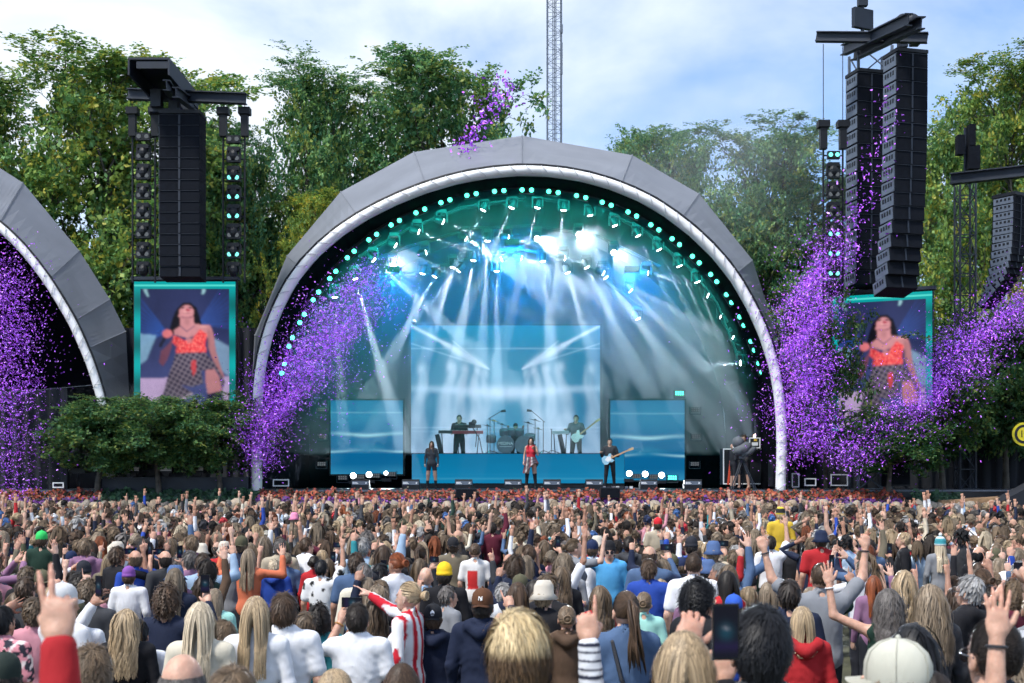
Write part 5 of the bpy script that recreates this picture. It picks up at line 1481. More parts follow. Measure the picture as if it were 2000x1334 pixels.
        Vs.append(Sv.reshape(-1, 3)); Fs.append(Sf + nn); nn += a * bq
        Cb = np.ones((a * bq, 3)) * .62
        if two_tone is not None: Cb[Sv.reshape(-1, 3)[:, 2] < 1.62] *= np.array(two_tone)
        Cs.append(Cb)
    if style in ('bun', 'pony'):
        mb = MB()
        if style == 'bun':
            mb.ball(tuple(knot + np.array((0, -.012, 0))), (.036, .03, .034), 12, 8)
            for q in range(10):
                w = q * .63; mb.tube([tuple(knot + np.array((.036 * math.cos(w + e), -.012 - .025 * math.sin(e * 1.3), .034 * math.sin(w + e)))) for e in (0, .5, 1.0, 1.5)], .008, 5, (1.15, 1.15, 1.15))
        else:
            for q in range(26):
                o = r.normal(0, .012, 3); e = r.normal(0, .03, 3); ln = r.uniform(.8, 1.1)
                mb.tube([tuple(knot + o * .4), tuple(knot + np.array((.0, -.045, -.04)) + o), tuple(knot + np.array((.012, -.05, -.16 * ln)) + o + e * .3), tuple(knot + np.array((.02, -.035, -.30 * ln)) + e), tuple(knot + np.array((.03, -.03, -.42 * ln)) + e * 1.4)], [.006, .011, .012, .009, .002], 4, (r.uniform(.6, 1.3),) * 3)
        v_, f_, c_ = mb.arrays()
        f_ = np.array([q if len(q) == 4 else (q[0], q[1], q[2], q[2]) for q in f_ if len(q) in (4,)])
        Vs.append(v_); Fs.append(f_ + nn); Cs.append(c_); nn += len(v_)
    return np.concatenate(Vs).astype(np.float32), np.concatenate(Fs), np.concatenate(Cs)

def cap_hat(brim_dir=1, lod=1):
    """Baseball cap around the skull, bill towards +Y (brim_dir 1) or -Y."""
    mb = MB()
    prof = [(1.02, .0), (1.05, .15), (1.03, .45), (.9, .72), (.62, .92), (.25, 1.02), (.02, 1.04)]
    v, f = [], []
    n = 24
    for s, t in prof:
        for k in range(n):
            w = 6.2832 * k / n; rp_ = 1 + .008 * math.cos(w * 6)
            v.append((HC[0] + .086 * s * rp_ * math.cos(w), HC[1] + .107 * s * rp_ * math.sin(w), 1.628 + .132 * t))
    for i in range(len(prof) - 1):
        for k in range(n):
            f.append((i * n + k, i * n + (k + 1) % n, (i + 1) * n + (k + 1) % n, (i + 1) * n + k))
    mb.add(v, f); mb.ball((HC[0], HC[1], 1.767), .010, 8, 5)
    vb, fb = [], []
    for i in range(7):
        for k in range(11):
            w = math.pi * k / 10; e = i / 6
            vb.append((.082 * math.cos(w) * (1 - .05 * e), brim_dir * (.085 * math.sin(w) + .085 * e * math.sin(w) ** .6) + HC[1] * .5, 1.635 - .012 * e - .018 * e * abs(math.cos(w)) + .006))
    for i in range(6):
        for k in range(10):
            fb.append((i * 11 + k, i * 11 + k + 1, (i + 1) * 11 + k + 1, (i + 1) * 11 + k))
    mb.add(vb, fb, (.75, .75, .75))
    return mb.arrays()
def beanie_hat(stripes=None, pom=False):
    mb = MB()
    prof = [(1.06, -.02), (1.13, .02), (1.13, .26), (1.08, .28), (1.10, .5), (.98, .85), (.66, 1.12), (.3, 1.24), (.03, 1.28)]
    v, f, c = [], [], []
    n = 36
    for s, t in prof:
        for k in range(n):
            w = 6.2832 * k / n; rp_ = 1 + .014 * math.cos(w * 18)
            v.append((.082 * s * rp_ * math.cos(w), HC[1] + .103 * s * rp_ * math.sin(w), 1.625 + .118 * t))
            c.append((1, 1, 1) if stripes is None else stripes[int(t * 6) % len(stripes)])
    for i in range(len(prof) - 1):
        for k in range(n):
            f.append((i * n + k, i * n + (k + 1) % n, (i + 1) * n + (k + 1) % n, (i + 1) * n + k))
    mb.add(v, f, np.array(c))
    if pom: mb.ball((0, HC[1], 1.80), .03, 8, 6)
    return mb.arrays()
def bucket_hat():
    mb = MB(); mb.lathe([(.135, -.045), (.092, 0), (.088, .07), (.06, .115), (.01, .12)], 24, Matrix.Translation((0, HC[1], 1.64)) @ Matrix.Diagonal((1, 1.18, 1, 1))); return mb.arrays()
def mk3(name, a, mat): return mesh_from(name, a[0], a[1], a[2], mat)
HATS = {'cap': mk3('cap', cap_hat(1), M['cloth']), 'capback': mk3('cap', cap_hat(-1), M['cloth']), 'beanie': mk3('beanie', beanie_hat(), M['cloth']), 'bucket': mk3('bucket_hat', bucket_hat(), M['cloth']),
        'stripebeanie': mk3('beanie', beanie_hat([(1, 1, 1), (.05, .3, .35)], True), M['cloth']), 'beebeanie': mk3('beanie', beanie_hat([(.9, .7, .05), (.02, .02, .02)]), M['cloth'])}
HATNAME = {'cap': 'cap', 'capback': 'cap', 'beanie': 'beanie', 'bucket': 'bucket hat', 'stripebeanie': 'striped beanie', 'beebeanie': 'striped beanie'}

HAIRC = {'plat': (.62, .51, .36), 'blond': (.43, .315, .19), 'ash': (.27, .205, .14), 'dblond': (.16, .11, .068), 'brown': (.075, .045, .027), 'dark': (.024, .017, .013), 'black': (.008, .008, .010),
         'grey': (.33, .32, .31), 'red': (.24, .065, .022), 'salt': (.14, .125, .115), 'undercut': (.58, .44, .24)}
SKINS = [(.56, .32, .225), (.50, .27, .185), (.60, .37, .275), (.40, .21, .14), (.54, .30, .21)]
CL = {'white': (.74, .75, .78), 'black': (.012, .012, .015), 'navy': (.012, .018, .042), 'grey': (.22, .23, .25), 'dark grey': (.045, .047, .053), 'olive': (.07, .075, .042), 'beige': (.42, .36, .27), 'denim blue': (.07, .12, .22),
      'light blue': (.33, .45, .6), 'brown': (.09, .055, .035), 'dark green': (.015, .04, .028), 'red': (.4, .02, .025), 'maroon': (.10, .014, .03), 'pink': (.62, .28, .33), 'bright blue': (.02, .06, .32), 'mint': (.32, .62, .55),
      'orange': (.62, .17, .085), 'purple': (.2, .08, .3), 'yellow': (.6, .4, .04), 'cream': (.6, .55, .44), 'sky blue': (.08, .33, .62), 'khaki': (.16, .135, .095), 'mauve': (.25, .13, .22), 'teal': (.03, .22, .25)}

_hair_cache = {}
def hair_for(style, lod, seed, **kw):
    key = (style, lod, seed, str(kw))
    if key not in _hair_cache:
        n, w = {'vhi': (4600, .0023), 'hi': (1400, .0043), 'mid': (380, .0092)}[lod]
        if style in ('curly', 'curlylong'): n, w = int(n * 1.3), w * .8
        if style in ('long', 'wavy', 'dread'): n = int(n * .8)
        if style == 'dread': n, w = 260, .008
        if style == 'buzz':
            a = hair_mesh('short', n, w * .7, seed, length=.014, **kw)
        else:
            a = hair_mesh(style, n, w, seed, **kw)
        _hair_cache[key] = mesh_from('hair', *a, M['hair'])
    return _hair_cache[key]

ALLP = []
def put_person(loc, h, yaw, body_me, top_me, hair_me, hairc, skin, topc, label, group, hat=None, hatc=None, tilt=(0, 0), legc=(.02, .022, .03), legs=True):
    s = h / 1.765
    o = link('person', body_me); tag(o, label, 'person', group)
    o.location = loc; o.rotation_euler = (0, 0, yaw); o.scale = (s, s, s); o.color = (*skin, 1)
    t = link('top', top_me, o); t.color = (*topc, 1)
    if legs:
        l = link('trousers', LEGS, o); l.color = (*legc, 1)
    if hair_me is not None:
        q = link('hair', hair_me, o); q.color = (*hairc, 1)
    if hat:
        k = link(HATNAME[hat].replace(' ', '_'), HATS[hat], o); k.color = (*hatc, 1)
        k.scale = (.96, .96, 1); k.location.y = -.001
        o['hat_obj'] = k.name
    return o

PHONE = MB()
PHONE.box((0, 0, 0), (.074, .009, .152), col=(.012, .012, .014)); PHONE.box((-.02, .006, .055), (.026, .004, .03), col=(.03, .03, .035))
PHONE_ME = PHONE.mesh('phone', M['gloss'])
def phone_screen_fn(X, Y):
    c = L3((15, 20, 45)) + 0 * X[..., None]
    c = mixc(c, L3((40, 120, 150)), gauss(X - .5, .3) * gauss(Y - .5, .16)); c = mixc(c, L3((60, 40, 120)), gauss(Y - .78, .1) * .7)
    return mixc(c, L3((200, 210, 230)), gauss(X - .5, .12) * gauss(Y - .42, .04))
def put_phone(loc, yaw, label, landscape=False, s=1.0, lit=True):
    o = link('phone', PHONE_ME, None, loc); tag(o, label, 'phone', 'phones held up by the crowd')
    o.rotation_euler = (0, R(90) if landscape else 0, yaw); o.scale = (s, s, s)
    if lit:
        grid_screen('display', (0, -.0058, -.07), .066, .14, 8, 14, phone_screen_fn, o, 'phone_screen')
    return o
# ------------------------------------------------------------------ audience: the ones that stand out
def skin_of(k): return SKINS[k % len(SKINS)]
HERO = []          # (u, v, d, xw, halfwidth px, landmark)
def solve(u, v, w, real=.19):
    d = real * F / w
    hf = lambda q: CZ - (v - HV) * q / F - ground_z(q)
    while hf(d) < 1.52 and d > 1.5: d *= .985
    while hf(d) > 1.93: d *= 1.015
    return d, hf(d)
def hero(u, v, w, yaw, style, hc, sk, topc, sleeve, lp, rp, fem, label, mark=None, hat=None, hatc=None, hood=False, seed=1, loose=1.0, paint=None, hl=None, hr=None, length=None, two_tone=None, vox=None, real=.19):
    d, h = solve(u, v, w, real)
    lod = 'hi' if d < 9.8 else 'mid'
    body, top, J = build_body(lp, rp, fem, sleeve, lod, vox or (.0115 if d < 7 else None), hl, hr, hood, loose)
    if paint is not None:
        top = (top[0], top[1], paint(top[0], J)); tc_ = (1, 1, 1)
    else: tc_ = CL[topc]
    hm = None
    if style:
        kw = {}
        if length: kw['length'] = length
        if two_tone: kw['two_tone'] = two_tone
        if hat: kw['hat'] = True
        hm = hair_for(style, 'vhi' if d < 6.5 else lod, seed if d < 6.5 else seed % 3 + 1, **kw)
    p = at(u, v, d)
    o = put_person((p.x, d, ground_z(d)), h, R(yaw), mesh_from('person', *body, M['skin']), mesh_from('top', *top, M['cloth']), hm, HAIRC[hc] if hc else (1, 1, 1), skin_of(sk), tc_, label, 'people in the audience', hat, hatc)
    HERO.append((u, v, d, p.x, w, mark)); ALLP.append((p.x, d))
    o['top_name'] = topc or ''
    if d < 14:
        for k_ in J:
            if J[k_][2][2] > 1.45 and sleeve != 'long':
                c0, ax_ = J[k_][2] - J[k_][3] * .035, J[k_][3]
                e1 = nrmz(np.cross(ax_, (.3, 1, .1))); e2 = np.cross(ax_, e1)
                wb = MB(); wb.tube([tuple(c0 + (e1 * math.cos(a_) + e2 * math.sin(a_)) * .0335) for a_ in np.linspace(0, 6.2832, 15)], .0065, 5, [(.03, .03, .035), (.7, .7, .7), (.45, .2, .05)][int(u) % 3]); wb.build('wristband', M['vcol'], o)
    s = h / 1.765
    wr = {}
    for k in J:
        W_ = J[k][2] + J[k][3] * .09
        c_, s_ = math.cos(R(yaw)), math.sin(R(yaw))
        wr[k] = Vector((p.x + s * (W_[0] * c_ - W_[1] * s_), d + s * (W_[0] * s_ + W_[1] * c_), ground_z(d) + s * W_[2]))
    return o, wr, s
def stripes_red(V, J):
    C = np.tile(np.array((.75, .75, .77), np.float32), (len(V), 1)); a = np.sin(V[:, 0] * 62)
    C[a > -.1] = (.5, .015, .03); C[(np.abs(a) < .25)] = (.75, .75, .77); return C
def stripes_h(V, J):
    C = np.tile(np.array((.66, .68, .72), np.float32), (len(V), 1))
    S, E, W_, f = J[-1]
    t = np.where(V[:, 2] > 1.45, V[:, 2], V[:, 2]); C[np.sin(t * 2 * math.pi / .030) > .55] = (.02, .025, .05); return C
def cow(V, J):
    r = np.random.default_rng(4); c = np.zeros(len(V))
    for k in range(10): c += np.sin(V @ r.normal(size=3) * 26 + r.uniform(0, 6))
    C = np.tile(np.array((.72, .72, .72), np.float32), (len(V), 1)); C[c > 2.2] = (.02, .02, .02); return C
def floral(V, J):
    r = np.random.default_rng(6); c = np.zeros(len(V)); e = np.zeros(len(V))
    for k in range(10): c += np.sin(V @ r.normal(size=3) * 55 + r.uniform(0, 6)); e += np.sin(V @ r.normal(size=3) * 60 + r.uniform(0, 6))
    C = np.tile(np.array((.62, .25, .30), np.float32), (len(V), 1)); C[c > 1.2] = (.03, .03, .045); C[e > 2.2] = (.7, .6, .6); return C
def speckle(V, J):
    r = np.random.default_rng(6); C = np.tile(np.array((.03, .035, .045), np.float32), (len(V), 1)); C[r.random(len(V)) < .3] = (.14, .15, .17); return C
def redfront(V, J):
    C = np.tile(np.array((.7, .68, .66), np.float32), (len(V), 1)); C[(np.abs(V[:, 0] + .03) < .08) & (np.abs(V[:, 2] - 1.2) < .14) & (V[:, 1] < 0)] = (.55, .03, .03); return C

o, wr, s = hero(-140, 1395, 170, 0, 'short', 'brown', 0, 'red', 'long', 'down', 'up', 0, 'person below the bottom left corner raising a bare hand in a red sleeve', 'the raised red sleeve', hr='peace')
hero(178, 1252, 88, 12, 'messy', 'dblond', 0, 'light blue', 'short', 'down', 'bent', 0, 'person in pale blue shirt behind the raised hand with red sleeve', 'the pale blue shirt', seed=2)
hero(270, 1205, 50, 0, 'short', 'black', 1, 'white', 'short', 'down', 'down', 0, 'person in plain white t-shirt at lower left, arms down', 'the small white t-shirt', seed=3)
hero(247, 1183, 52, 5, 'wavy', 'blond', 2, 'black', 'long', 'down', 'down', 1, 'person in black top directly behind the lower left white t-shirt', None, seed=2)
o, wr, s = hero(328, 1138, 47, -12, 'curly', 'brown', 0, 'navy', 'long', 'down', 'phone', 0, 'person in dark navy jacket filming with a phone at left', 'the filming navy jacket', seed=1)
put_phone(wr[1] + Vector((0, -.03, .08)), .1, 'black phone held up by the person in navy jacket at left', lit=True)
hero(392, 1168, 58, 0, 'long', 'plat', 2, 'cream', 'long', 'down', 'down', 1, 'person in cream top right of the navy jacket filming at left', 'the cream top at left', seed=1)
hero(432, 1206, 52, 78, 'messy', 'dblond', 3, 'black', 'short', 'down', 'down', 0, 'person in black t-shirt turned sideways looking left', 'the sideways black t-shirt', seed=3)
hero(358, 1262, 106, 0, 'fringe', 'salt', 0, 'denim blue', 'short', 'down', 'down', 0, 'balding person in blue shirt at the bottom edge near lower left', 'the balding head', seed=1)
hero(455, 1288, 118, 4, 'short', 'dblond', 0, 'grey', 'short', 'down', 'down', 0, 'person in grey shirt at the bottom edge right of the balding one', 'the grey shirt at the bottom', seed=5)
hero(655, 1296, 96, 0, 'bob', 'blond', 0, 'navy', 'long', 'cross', 'down', 1, 'person in navy sleeves bending one arm up at the bottom edge', 'the bent navy sleeve', seed=1)
hero(555, 1152, 54, 0, 'short', 'brown', 0, 'white', 'short', 'down', 'down', 0, 'person in wide white t-shirt seen from behind, left of centre', 'the wide white t-shirt', seed=7, loose=1.9, length=.075)
hero(500, 1157, 56, 0, 'long', 'blond', 2, 'white', 'long', 'down', 'down', 1, 'person in white track top just left of the wide white t-shirt', None, seed=2)
o, wr, s = hero(698, 1172, 48, 0, 'short', 'dark', 1, 'white', 'short', 'phone', 'down', 0, 'person in white t-shirt holding a phone sideways overhead', 'the sideways phone', seed=4, loose=1.6, real=.175)
put_phone(wr[-1] + Vector((.05, -.02, .06)), 0, 'phone held sideways by the person in white t-shirt', True)
hero(785, 1286, 84, 0, 'long', 'brown', 0, 'dark grey', 'long', 'down', 'down', 1, 'person in dark grey top at the bottom edge left of the navy hoodie', None, seed=3)
hero(797, 1130, 46, 68, 'bun', 'blond', 2, 'red', 'long', 'down', 'forward', 1, 'person in red and white striped jacket shouting towards the left', 'the red striped jacket', seed=1, paint=stripes_red, hr='peace')
o, wr, s = hero(846, 1178, 44, 0, 'short', 'brown', 0, 'navy', 'long', 'down', 'down', 0, 'person in navy hoodie and black cap with white trefoil emblem', 'the black cap with trefoil', 'capback', (.015, .016, .02), True, seed=2, loose=1.7)
def on_cap(o, build):
    k = bpy.data.objects[o['hat_obj']]; build(k)
def trefoil(k):
    for dx, dz, a in ((-.011, .0, .5), (0, .006, 0), (.011, .0, -.5)):
        b = MB(); b.ball((0, 0, 0), (.0085, .003, .016), 10, 6); e = b.build('emblem_leaf', M['white'], k, loc=(dx, -.122, 1.69 + dz)); e.rotation_euler = (R(-18), a, 0)
    b = MB(); b.box((0, -.123, 1.668), (.034, .004, .003)); b.box((0, -.123, 1.661), (.03, .004, .003)); b.build('emblem_bars', M['white'], k)
on_cap(o, trefoil)
o, wr, s = hero(943, 1147, 48, -8, 'short', 'dark', 1, 'navy', 'long', 'down', 'phone', 0, 'person in dark navy jacket and brown cap with white NY letters', 'the brown NY cap', 'capback', (.10, .042, .02), True, seed=2, loose=1.5, hr='point')
on_cap(o, lambda k: text('lettering', 'N', .05, (0, -.1245, 1.685), (R(72), 0, 0), (.8, .8, .8), k, .002) and text('lettering', 'Y', .05, (.004, -.1255, 1.682), (R(72), 0, 0), (.8, .8, .8), k, .002))
hero(868, 1098, 35, 0, 'short', 'dark', 0, 'black', 'long', 'down', 'bent', 0, 'person in bright yellow knitted beanie and black top', 'the yellow beanie', 'beanie', (.80, .50, .02), seed=2)
hero(832, 1103, 30, 0, None, None, 2, 'light blue', 'short', 'down', 'down', 0, 'bald person in light blue shirt left of the yellow beanie', 'the light blue shirt', real=.165)
hero(876, 1140, 34, -62, 'short', 'salt', 0, 'grey', 'short', 'down', 'down', 0, 'person in pale grey shirt turned right, below the yellow beanie', None, seed=6)
hero(1013, 1178, 148, 0, 'quiff', 'undercut', 0, 'black', 'short', 'down', 'down', 0, 'person nearest the camera in the bottom centre, large from behind', 'the biggest head', seed=1, two_tone=(.16, .12, .10), length=.11, real=.24)
hero(1107, 1178, 44, 0, 'bun', 'dblond', 0, 'brown', 'long', 'down', 'down', 1, 'person in dark brown hoodie right of the big bottom centre head', 'the dark brown hoodie', seed=2, hood=True)
hero(1235, 1352, 110, 0, 'bob', 'ash', 0, 'white', 'long', ((-.1, .35, 1), (.06, .12, 1)), 'down', 1, 'person in striped long sleeves raising a pointing arm at the bottom edge', 'the striped sleeve', seed=2, paint=stripes_h, hl='point', vox=.008)
o, wr, s = hero(1222, 1147, 58, 8, 'pony', 'brown', 0, 'denim blue', 'long', 'down', 'down', 1, 'person in denim shirt with a black bag strap, right of the striped sleeve', 'the denim shirt', seed=1)
b = MB(); b.tube([(-.11, .10, 1.44), (-.11, .0, 1.485), (-.105, -.085, 1.43), (-.06, -.142, 1.2), (.02, -.15, 1.02)], .014, 5, (.02, .02, .024)); b.build('bag_strap', M['vcol'], o)
b = MB(); b.ball((.05, -.15, .98), (.17, .07, .11), 14, 8, (.03, .032, .045)); b.build('bag', M['vcol'], o, True)
hero(1258, 1152, 36, -10, 'bun', 'dblond', 0, 'mint', 'short', 'down', 'down', 1, 'person in pale green patterned shirt right of the denim shirt', None, seed=3)
hero(1335, 1218, 118, 0, 'long', 'blond', 0, 'olive', 'long', 'down', 'down', 1, 'person in olive top at the bottom edge left of the tall black phone', 'the olive top at the bottom', seed=4)
hero(1366, 1126, 54, -58, 'curly', 'black', 1, 'black', 'short', 'down', 'down', 0, 'person in black t-shirt turned to the right, right of centre', 'the black t-shirt turned right', seed=2, loose=1.7)
hero(1432, 1160, 42, 15, 'short', 'brown', 0, 'bright blue', 'short', 'down', 'down', 0, 'person in bright blue cap and shirt behind the tall phone', 'the bright blue cap', 'cap', (.03, .10, .48), seed=3)
o, wr, s = hero(1485, 1168, 122, 0, 'short', 'black', 1, 'dark grey', 'short', 'phone', 'down', 0, 'large person at the bottom right of centre holding a tall phone', 'the tall phone', seed=8, length=.055)
put_phone(at(1417, 1234, 3.35), .1, 'large tall black phone at the bottom right of centre', s=1.0)
hero(1542, 1127, 46, -14, 'short', 'dark', 0, 'navy', 'short', 'down', 'down', 0, 'person in navy shirt left of the grey shirt with both arms raised', None, seed=9, length=.07)
hero(1566, 1178, 52, 0, 'bob', 'blond', 0, 'red', 'long', 'down', 'down', 1, 'person in bright red raincoat at lower right', 'the red raincoat', seed=3, hood=True, loose=2.0)
hero(1602, 1094, 37, 0, 'buzz', 'brown', 0, 'grey', 'short', ((.8, .25, .75), (.25, .1, 1)), ((.75, .3, .8), (.1, .1, 1)), 0, 'person in light grey shirt with both arms raised wide', 'the raised grey arms', seed=1, loose=2.0, hl='fist', hr='fist', real=.165)
hero(1735, 1146, 48, -5, 'curlylong', 'salt', 0, 'dark green', 'none', 'wide', 'bent', 1, 'person in dark green sleeveless top waving one bare arm', 'the dark green top', seed=1, hl='open')
hero(1706, 1120, 34, 0, 'long', 'red', 2, 'mauve', 'long', 'down', 'point', 1, 'person in mauve sleeve left behind the dark green sleeveless top', None, seed=5, hr='open')
hero(1815, 1134, 54, 12, 'wavy', 'ash', 0, 'dark grey', 'long', 'down', 'down', 1, 'person in dark grey top left of the black hooded jacket at right', 'the dark grey top at right', seed=3)
hero(1765, 1108, 42, 0, 'wavy', 'blond', 0, 'bright blue', 'short', 'down', 'down', 1, 'person in vivid blue top behind the dark green sleeveless top', 'the vivid blue top', seed=4)
o, wr, s = hero(1893, 1117, 47, 42, 'short', 'grey', 0, 'black', 'long', 'down', 'down', 0, 'person with glasses in black hooded jacket turned left at right', 'the black hooded jacket', seed=11, hood=True, loose=1.8, length=.065)
def glasses(o, col=(.02, .02, .024)):
    b = MB()
    for q in (-1, 1):
        b.tube([(q * .085, -.02, 1.612), (q * .078, .06, 1.614), (q * .06, .105, 1.612)], .0035, 4, col)
        b.lathe([(.024, -.002), (.026, 0), (.024, .002)], 12, Matrix.Translation((q * .033, .112, 1.604)) @ Matrix.Rotation(R(90), 4, 'X'), col)
    b.build('glasses', M['gloss'], o)
glasses(o)
o, wr, s = hero(1745, 1246, 128, 55, 'short', 'ash', 0, 'light blue', 'short', 'down', 'down', 0, 'person in large pale beige cap at the bottom right', 'the pale beige cap', 'cap', (.50, .49, .41), seed=3, real=.2)
for k in range(6):
    w_ = k * math.pi / 3 + .2
    b = MB(); b.tube([(HC[0] + .0875 * q * math.cos(w_), HC[1] + .1085 * q * math.sin(w_), 1.629 + .132 * t) for q, t in ((1.04, .05), (1.05, .15), (1.03, .45), (.9, .72), (.62, .92), (.25, 1.02))], .0016, 4, (.36, .35, .29)); b.build('seam', M['vcol'], bpy.data.objects[o['hat_obj']])
hero(1782, 1213, 92, 0, 'dread', 'black', 3, 'black', 'long', 'down', 'down', 1, 'person in black top behind the pale beige cap', None, seed=1)
hero(1815, 1296, 122, 0, 'long', 'dark', 0, 'black', 'long', 'down', 'down', 1, 'person in black top at the very bottom right of the pale cap', None, seed=6)
o, wr, s = hero(1940, 1193, 96, 12, 'buzz', 'dark', 0, 'dark grey', 'short', 'down', 'down', 0, 'person in speckled dark grey shirt at the bottom right corner', 'the speckled dark shirt', seed=2, paint=speckle, real=.165); glasses(o)
hero(2118, 1340, 120, 0, 'short', 'brown', 0, 'navy', 'short', 'up', 'down', 0, 'person beyond the bottom right edge with fingers raised into view', None, seed=12, hl='open')
hero(1655, 1345, 92, 0, 'bob', 'dblond', 0, 'black', 'long', 'wide', 'down', 1, 'person in black sleeve raising a curled hand left of the pale beige cap', None, seed=4, hl='grip')
hero(1388, 1312, 92, 0, 'bob', 'ash', 0, 'grey', 'long', 'down', 'down', 1, 'person in grey top at the bottom edge below the tall phone', None, seed=5)
hero(10, 1272, 78, 0, 'short', 'dark', 0, 'dark green', 'long', 'down', 'down', 0, 'person in dark green cap at the bottom left corner', None, 'cap', (.02, .03, .025), seed=6)
hero(6, 1178, 52, -20, 'short', 'black', 3, 'pink', 'short', 'down', 'down', 0, 'person in pink and black floral shirt at the left edge', 'the pink floral shirt', seed=13, paint=floral)
o, wr, s = hero(1190, 1056, 27, 178, 'short', 'dark', 0, 'sky blue', 'long', 'down', 'wide', 0, 'person in sky blue hooded rain poncho facing the camera, arm up', 'the sky blue poncho', 'beanie', (.012, .012, .015), True, seed=2, loose=2.2, hr='open'); glasses(o)
hero(1603, 1034, 26, 0, 'short', 'brown', 0, 'red', 'short', 'down', 'down', 0, 'person in red t-shirt and navy bucket hat, right of centre', 'the red t-shirt', 'bucket', (.012, .02, .05), seed=2)
hero(1285, 1010, 19, 0, 'short', 'brown', 0, 'beige', 'short', 'down', 'down', 0, 'person in red cap and beige shirt in the far crowd', 'the red cap', 'cap', (.6, .02, .03), seed=3)
hero(486, 1068, 29, 0, 'long', 'ash', 0, 'orange', 'long', ((.9, .3, -.1), (-.15, .2, 1)), ((.9, .3, -.1), (-.05, .2, 1)), 1, 'person in salmon orange jacket with both arms up', 'the salmon orange jacket', seed=2, hl='open', hr='open')
hero(252, 1106, 26, 0, 'short', 'brown', 0, 'white', 'long', 'down', 'down', 0, 'person in purple bandana beanie and white shirt at left', 'the purple bandana', 'beanie', (.22, .08, .33), seed=4)
hero(536, 1089, 28, 0, 'short', 'plat', 0, 'bright blue', 'long', 'down', 'down', 0, 'person in bright blue hoodie right of the salmon orange jacket', 'the bright blue hoodie', seed=14, hood=True)
hero(420, 1145, 32, 0, 'bob', 'ash', 0, 'mint', 'long', 'down', 'down', 1, 'person in mint green jacket above the sideways black t-shirt', 'the mint jacket', seed=6, loose=1.8)
hero(628, 1090, 30, -10, 'short', 'black', 1, 'white', 'short', 'down', 'up', 0, 'person in cow-print shirt stretching one arm straight up', 'the cow-print shirt', seed=15, paint=cow, hr='peace')
hero(1268, 1088, 34, -18, 'messy', 'brown', 0, 'bright blue', 'short', 'down', 'down', 0, 'person in deep blue t-shirt right of the sky blue poncho', 'the deep blue t-shirt', seed=5, loose=1.7)
hero(1836, 1048, 24, 0, 'long', 'plat', 0, 'grey', 'long', 'down', 'down', 1, 'person in teal and white striped beanie at right', 'the teal striped beanie', 'stripebeanie', (.8, .8, .8), seed=3)
hero(1764, 1036, 24, 75, 'short', 'blond', 0, 'black', 'long', 'down', 'down', 0, 'person in black jacket looking left in profile at right', 'the black jacket in profile', seed=16)
hero(1505, 1044, 24, 0, 'short', 'dark', 0, 'white', 'short', 'down', 'up', 0, 'person in roomy white t-shirt with one arm up, right of centre', 'the roomy white t-shirt', seed=17, loose=1.9)
hero(82, 1036, 24, 0, 'short', 'brown', 0, 'dark green', 'long', 'down', 'down', 0, 'person in bright green cap at left', 'the bright green cap', 'cap', (.04, .55, .12), seed=18)
hero(928, 1058, 26, 0, 'bun', 'brown', 0, 'white', 'short', 'down', 'down', 1, 'person in white jersey with red patch on the back', 'the white and red jersey', seed=4, paint=redfront)
hero(885, 1048, 25, 0, 'short', 'brown', 0, 'khaki', 'long', 'down', 'down', 0, 'person in khaki shirt and dark cap left of the white and red jersey', 'the khaki shirt', 'capback', (.02, .02, .024), seed=19)
hero(1524, 990, 18, 0, 'short', 'blond', 0, 'yellow', 'long', 'down', 'down', 0, 'person in yellow and black striped beanie in the far crowd', 'the bee-striped beanie', 'beebeanie', (1, 1, 1), seed=4)
hero(962, 1018, 19, 0, 'short', 'dark', 0, 'maroon', 'long', 'down', 'up', 0, 'person in dark red sleeve reaching straight up in the far crowd', 'the dark red sleeve', seed=20)
hero(575, 1000, 17, 0, 'long', 'ash', 0, 'grey', 'long', 'down', 'down', 1, 'person in pink bucket hat in the far crowd', 'the pink hat', 'bucket', (.75, .25, .4), seed=3)

# ------------------------------------------------------------------ audience: everyone else near enough to tell apart
gr = np.random.default_rng(99)
POSES = [('down', 'down'), ('down', 'point'), ('point', 'down'), ('down', 'up'), ('up', 'down'), ('phone', 'down'), ('down', 'phone'), ('clap', 'clap'), ('down', 'wide'), ('wide', 'down'), ('bent', 'bent'), ('headhand', 'down')]
PW = np.array([.50, .06, .06, .035, .035, .055, .055, .02, .035, .035, .07, .03]); PW /= PW.sum()
POSETXT = {0: 'arms down', 1: 'right arm pointing up', 2: 'left arm pointing up', 3: 'right arm stretched up', 4: 'left arm stretched up', 5: 'left hand lifted in front', 6: 'right hand lifted in front', 7: 'hands clapping overhead', 8: 'right arm raised wide', 9: 'left arm raised wide', 10: 'hands held together in front', 11: 'one hand on the head'}
GB = {}
def generic_body(pi, fem, sleeve, hood):
    key = (pi, fem, sleeve, hood)
    if key not in GB:
        b_, t_, J = build_body(*POSES[pi], fem, sleeve, 'mid', .026, hood=hood, loose=1.3)
        GB[key] = (mesh_from('person', *b_, M['skin']), mesh_from('top', *t_, M['cloth']), J)
    return GB[key]
GARM = {'short': 't-shirt', 'long': 'sweater', 'none': 'sleeveless top'}
FHAIR = ['long', 'long', 'wavy', 'long', 'bob', 'bun', 'pony', 'curlylong', 'wavy']; MHAIR = ['short', 'short', 'messy', 'short', 'curly', 'short', 'messy', 'short', 'buzz', 'messy', 'fringe', 'short']
FC = ['plat', 'blond', 'blond', 'ash', 'ash', 'ash', 'dblond', 'dblond', 'brown', 'dark', 'red', 'brown', 'brown', 'dark', 'dblond']; MC = ['dblond', 'dblond', 'brown', 'brown', 'dark', 'dark', 'ash', 'salt', 'grey', 'blond', 'black']
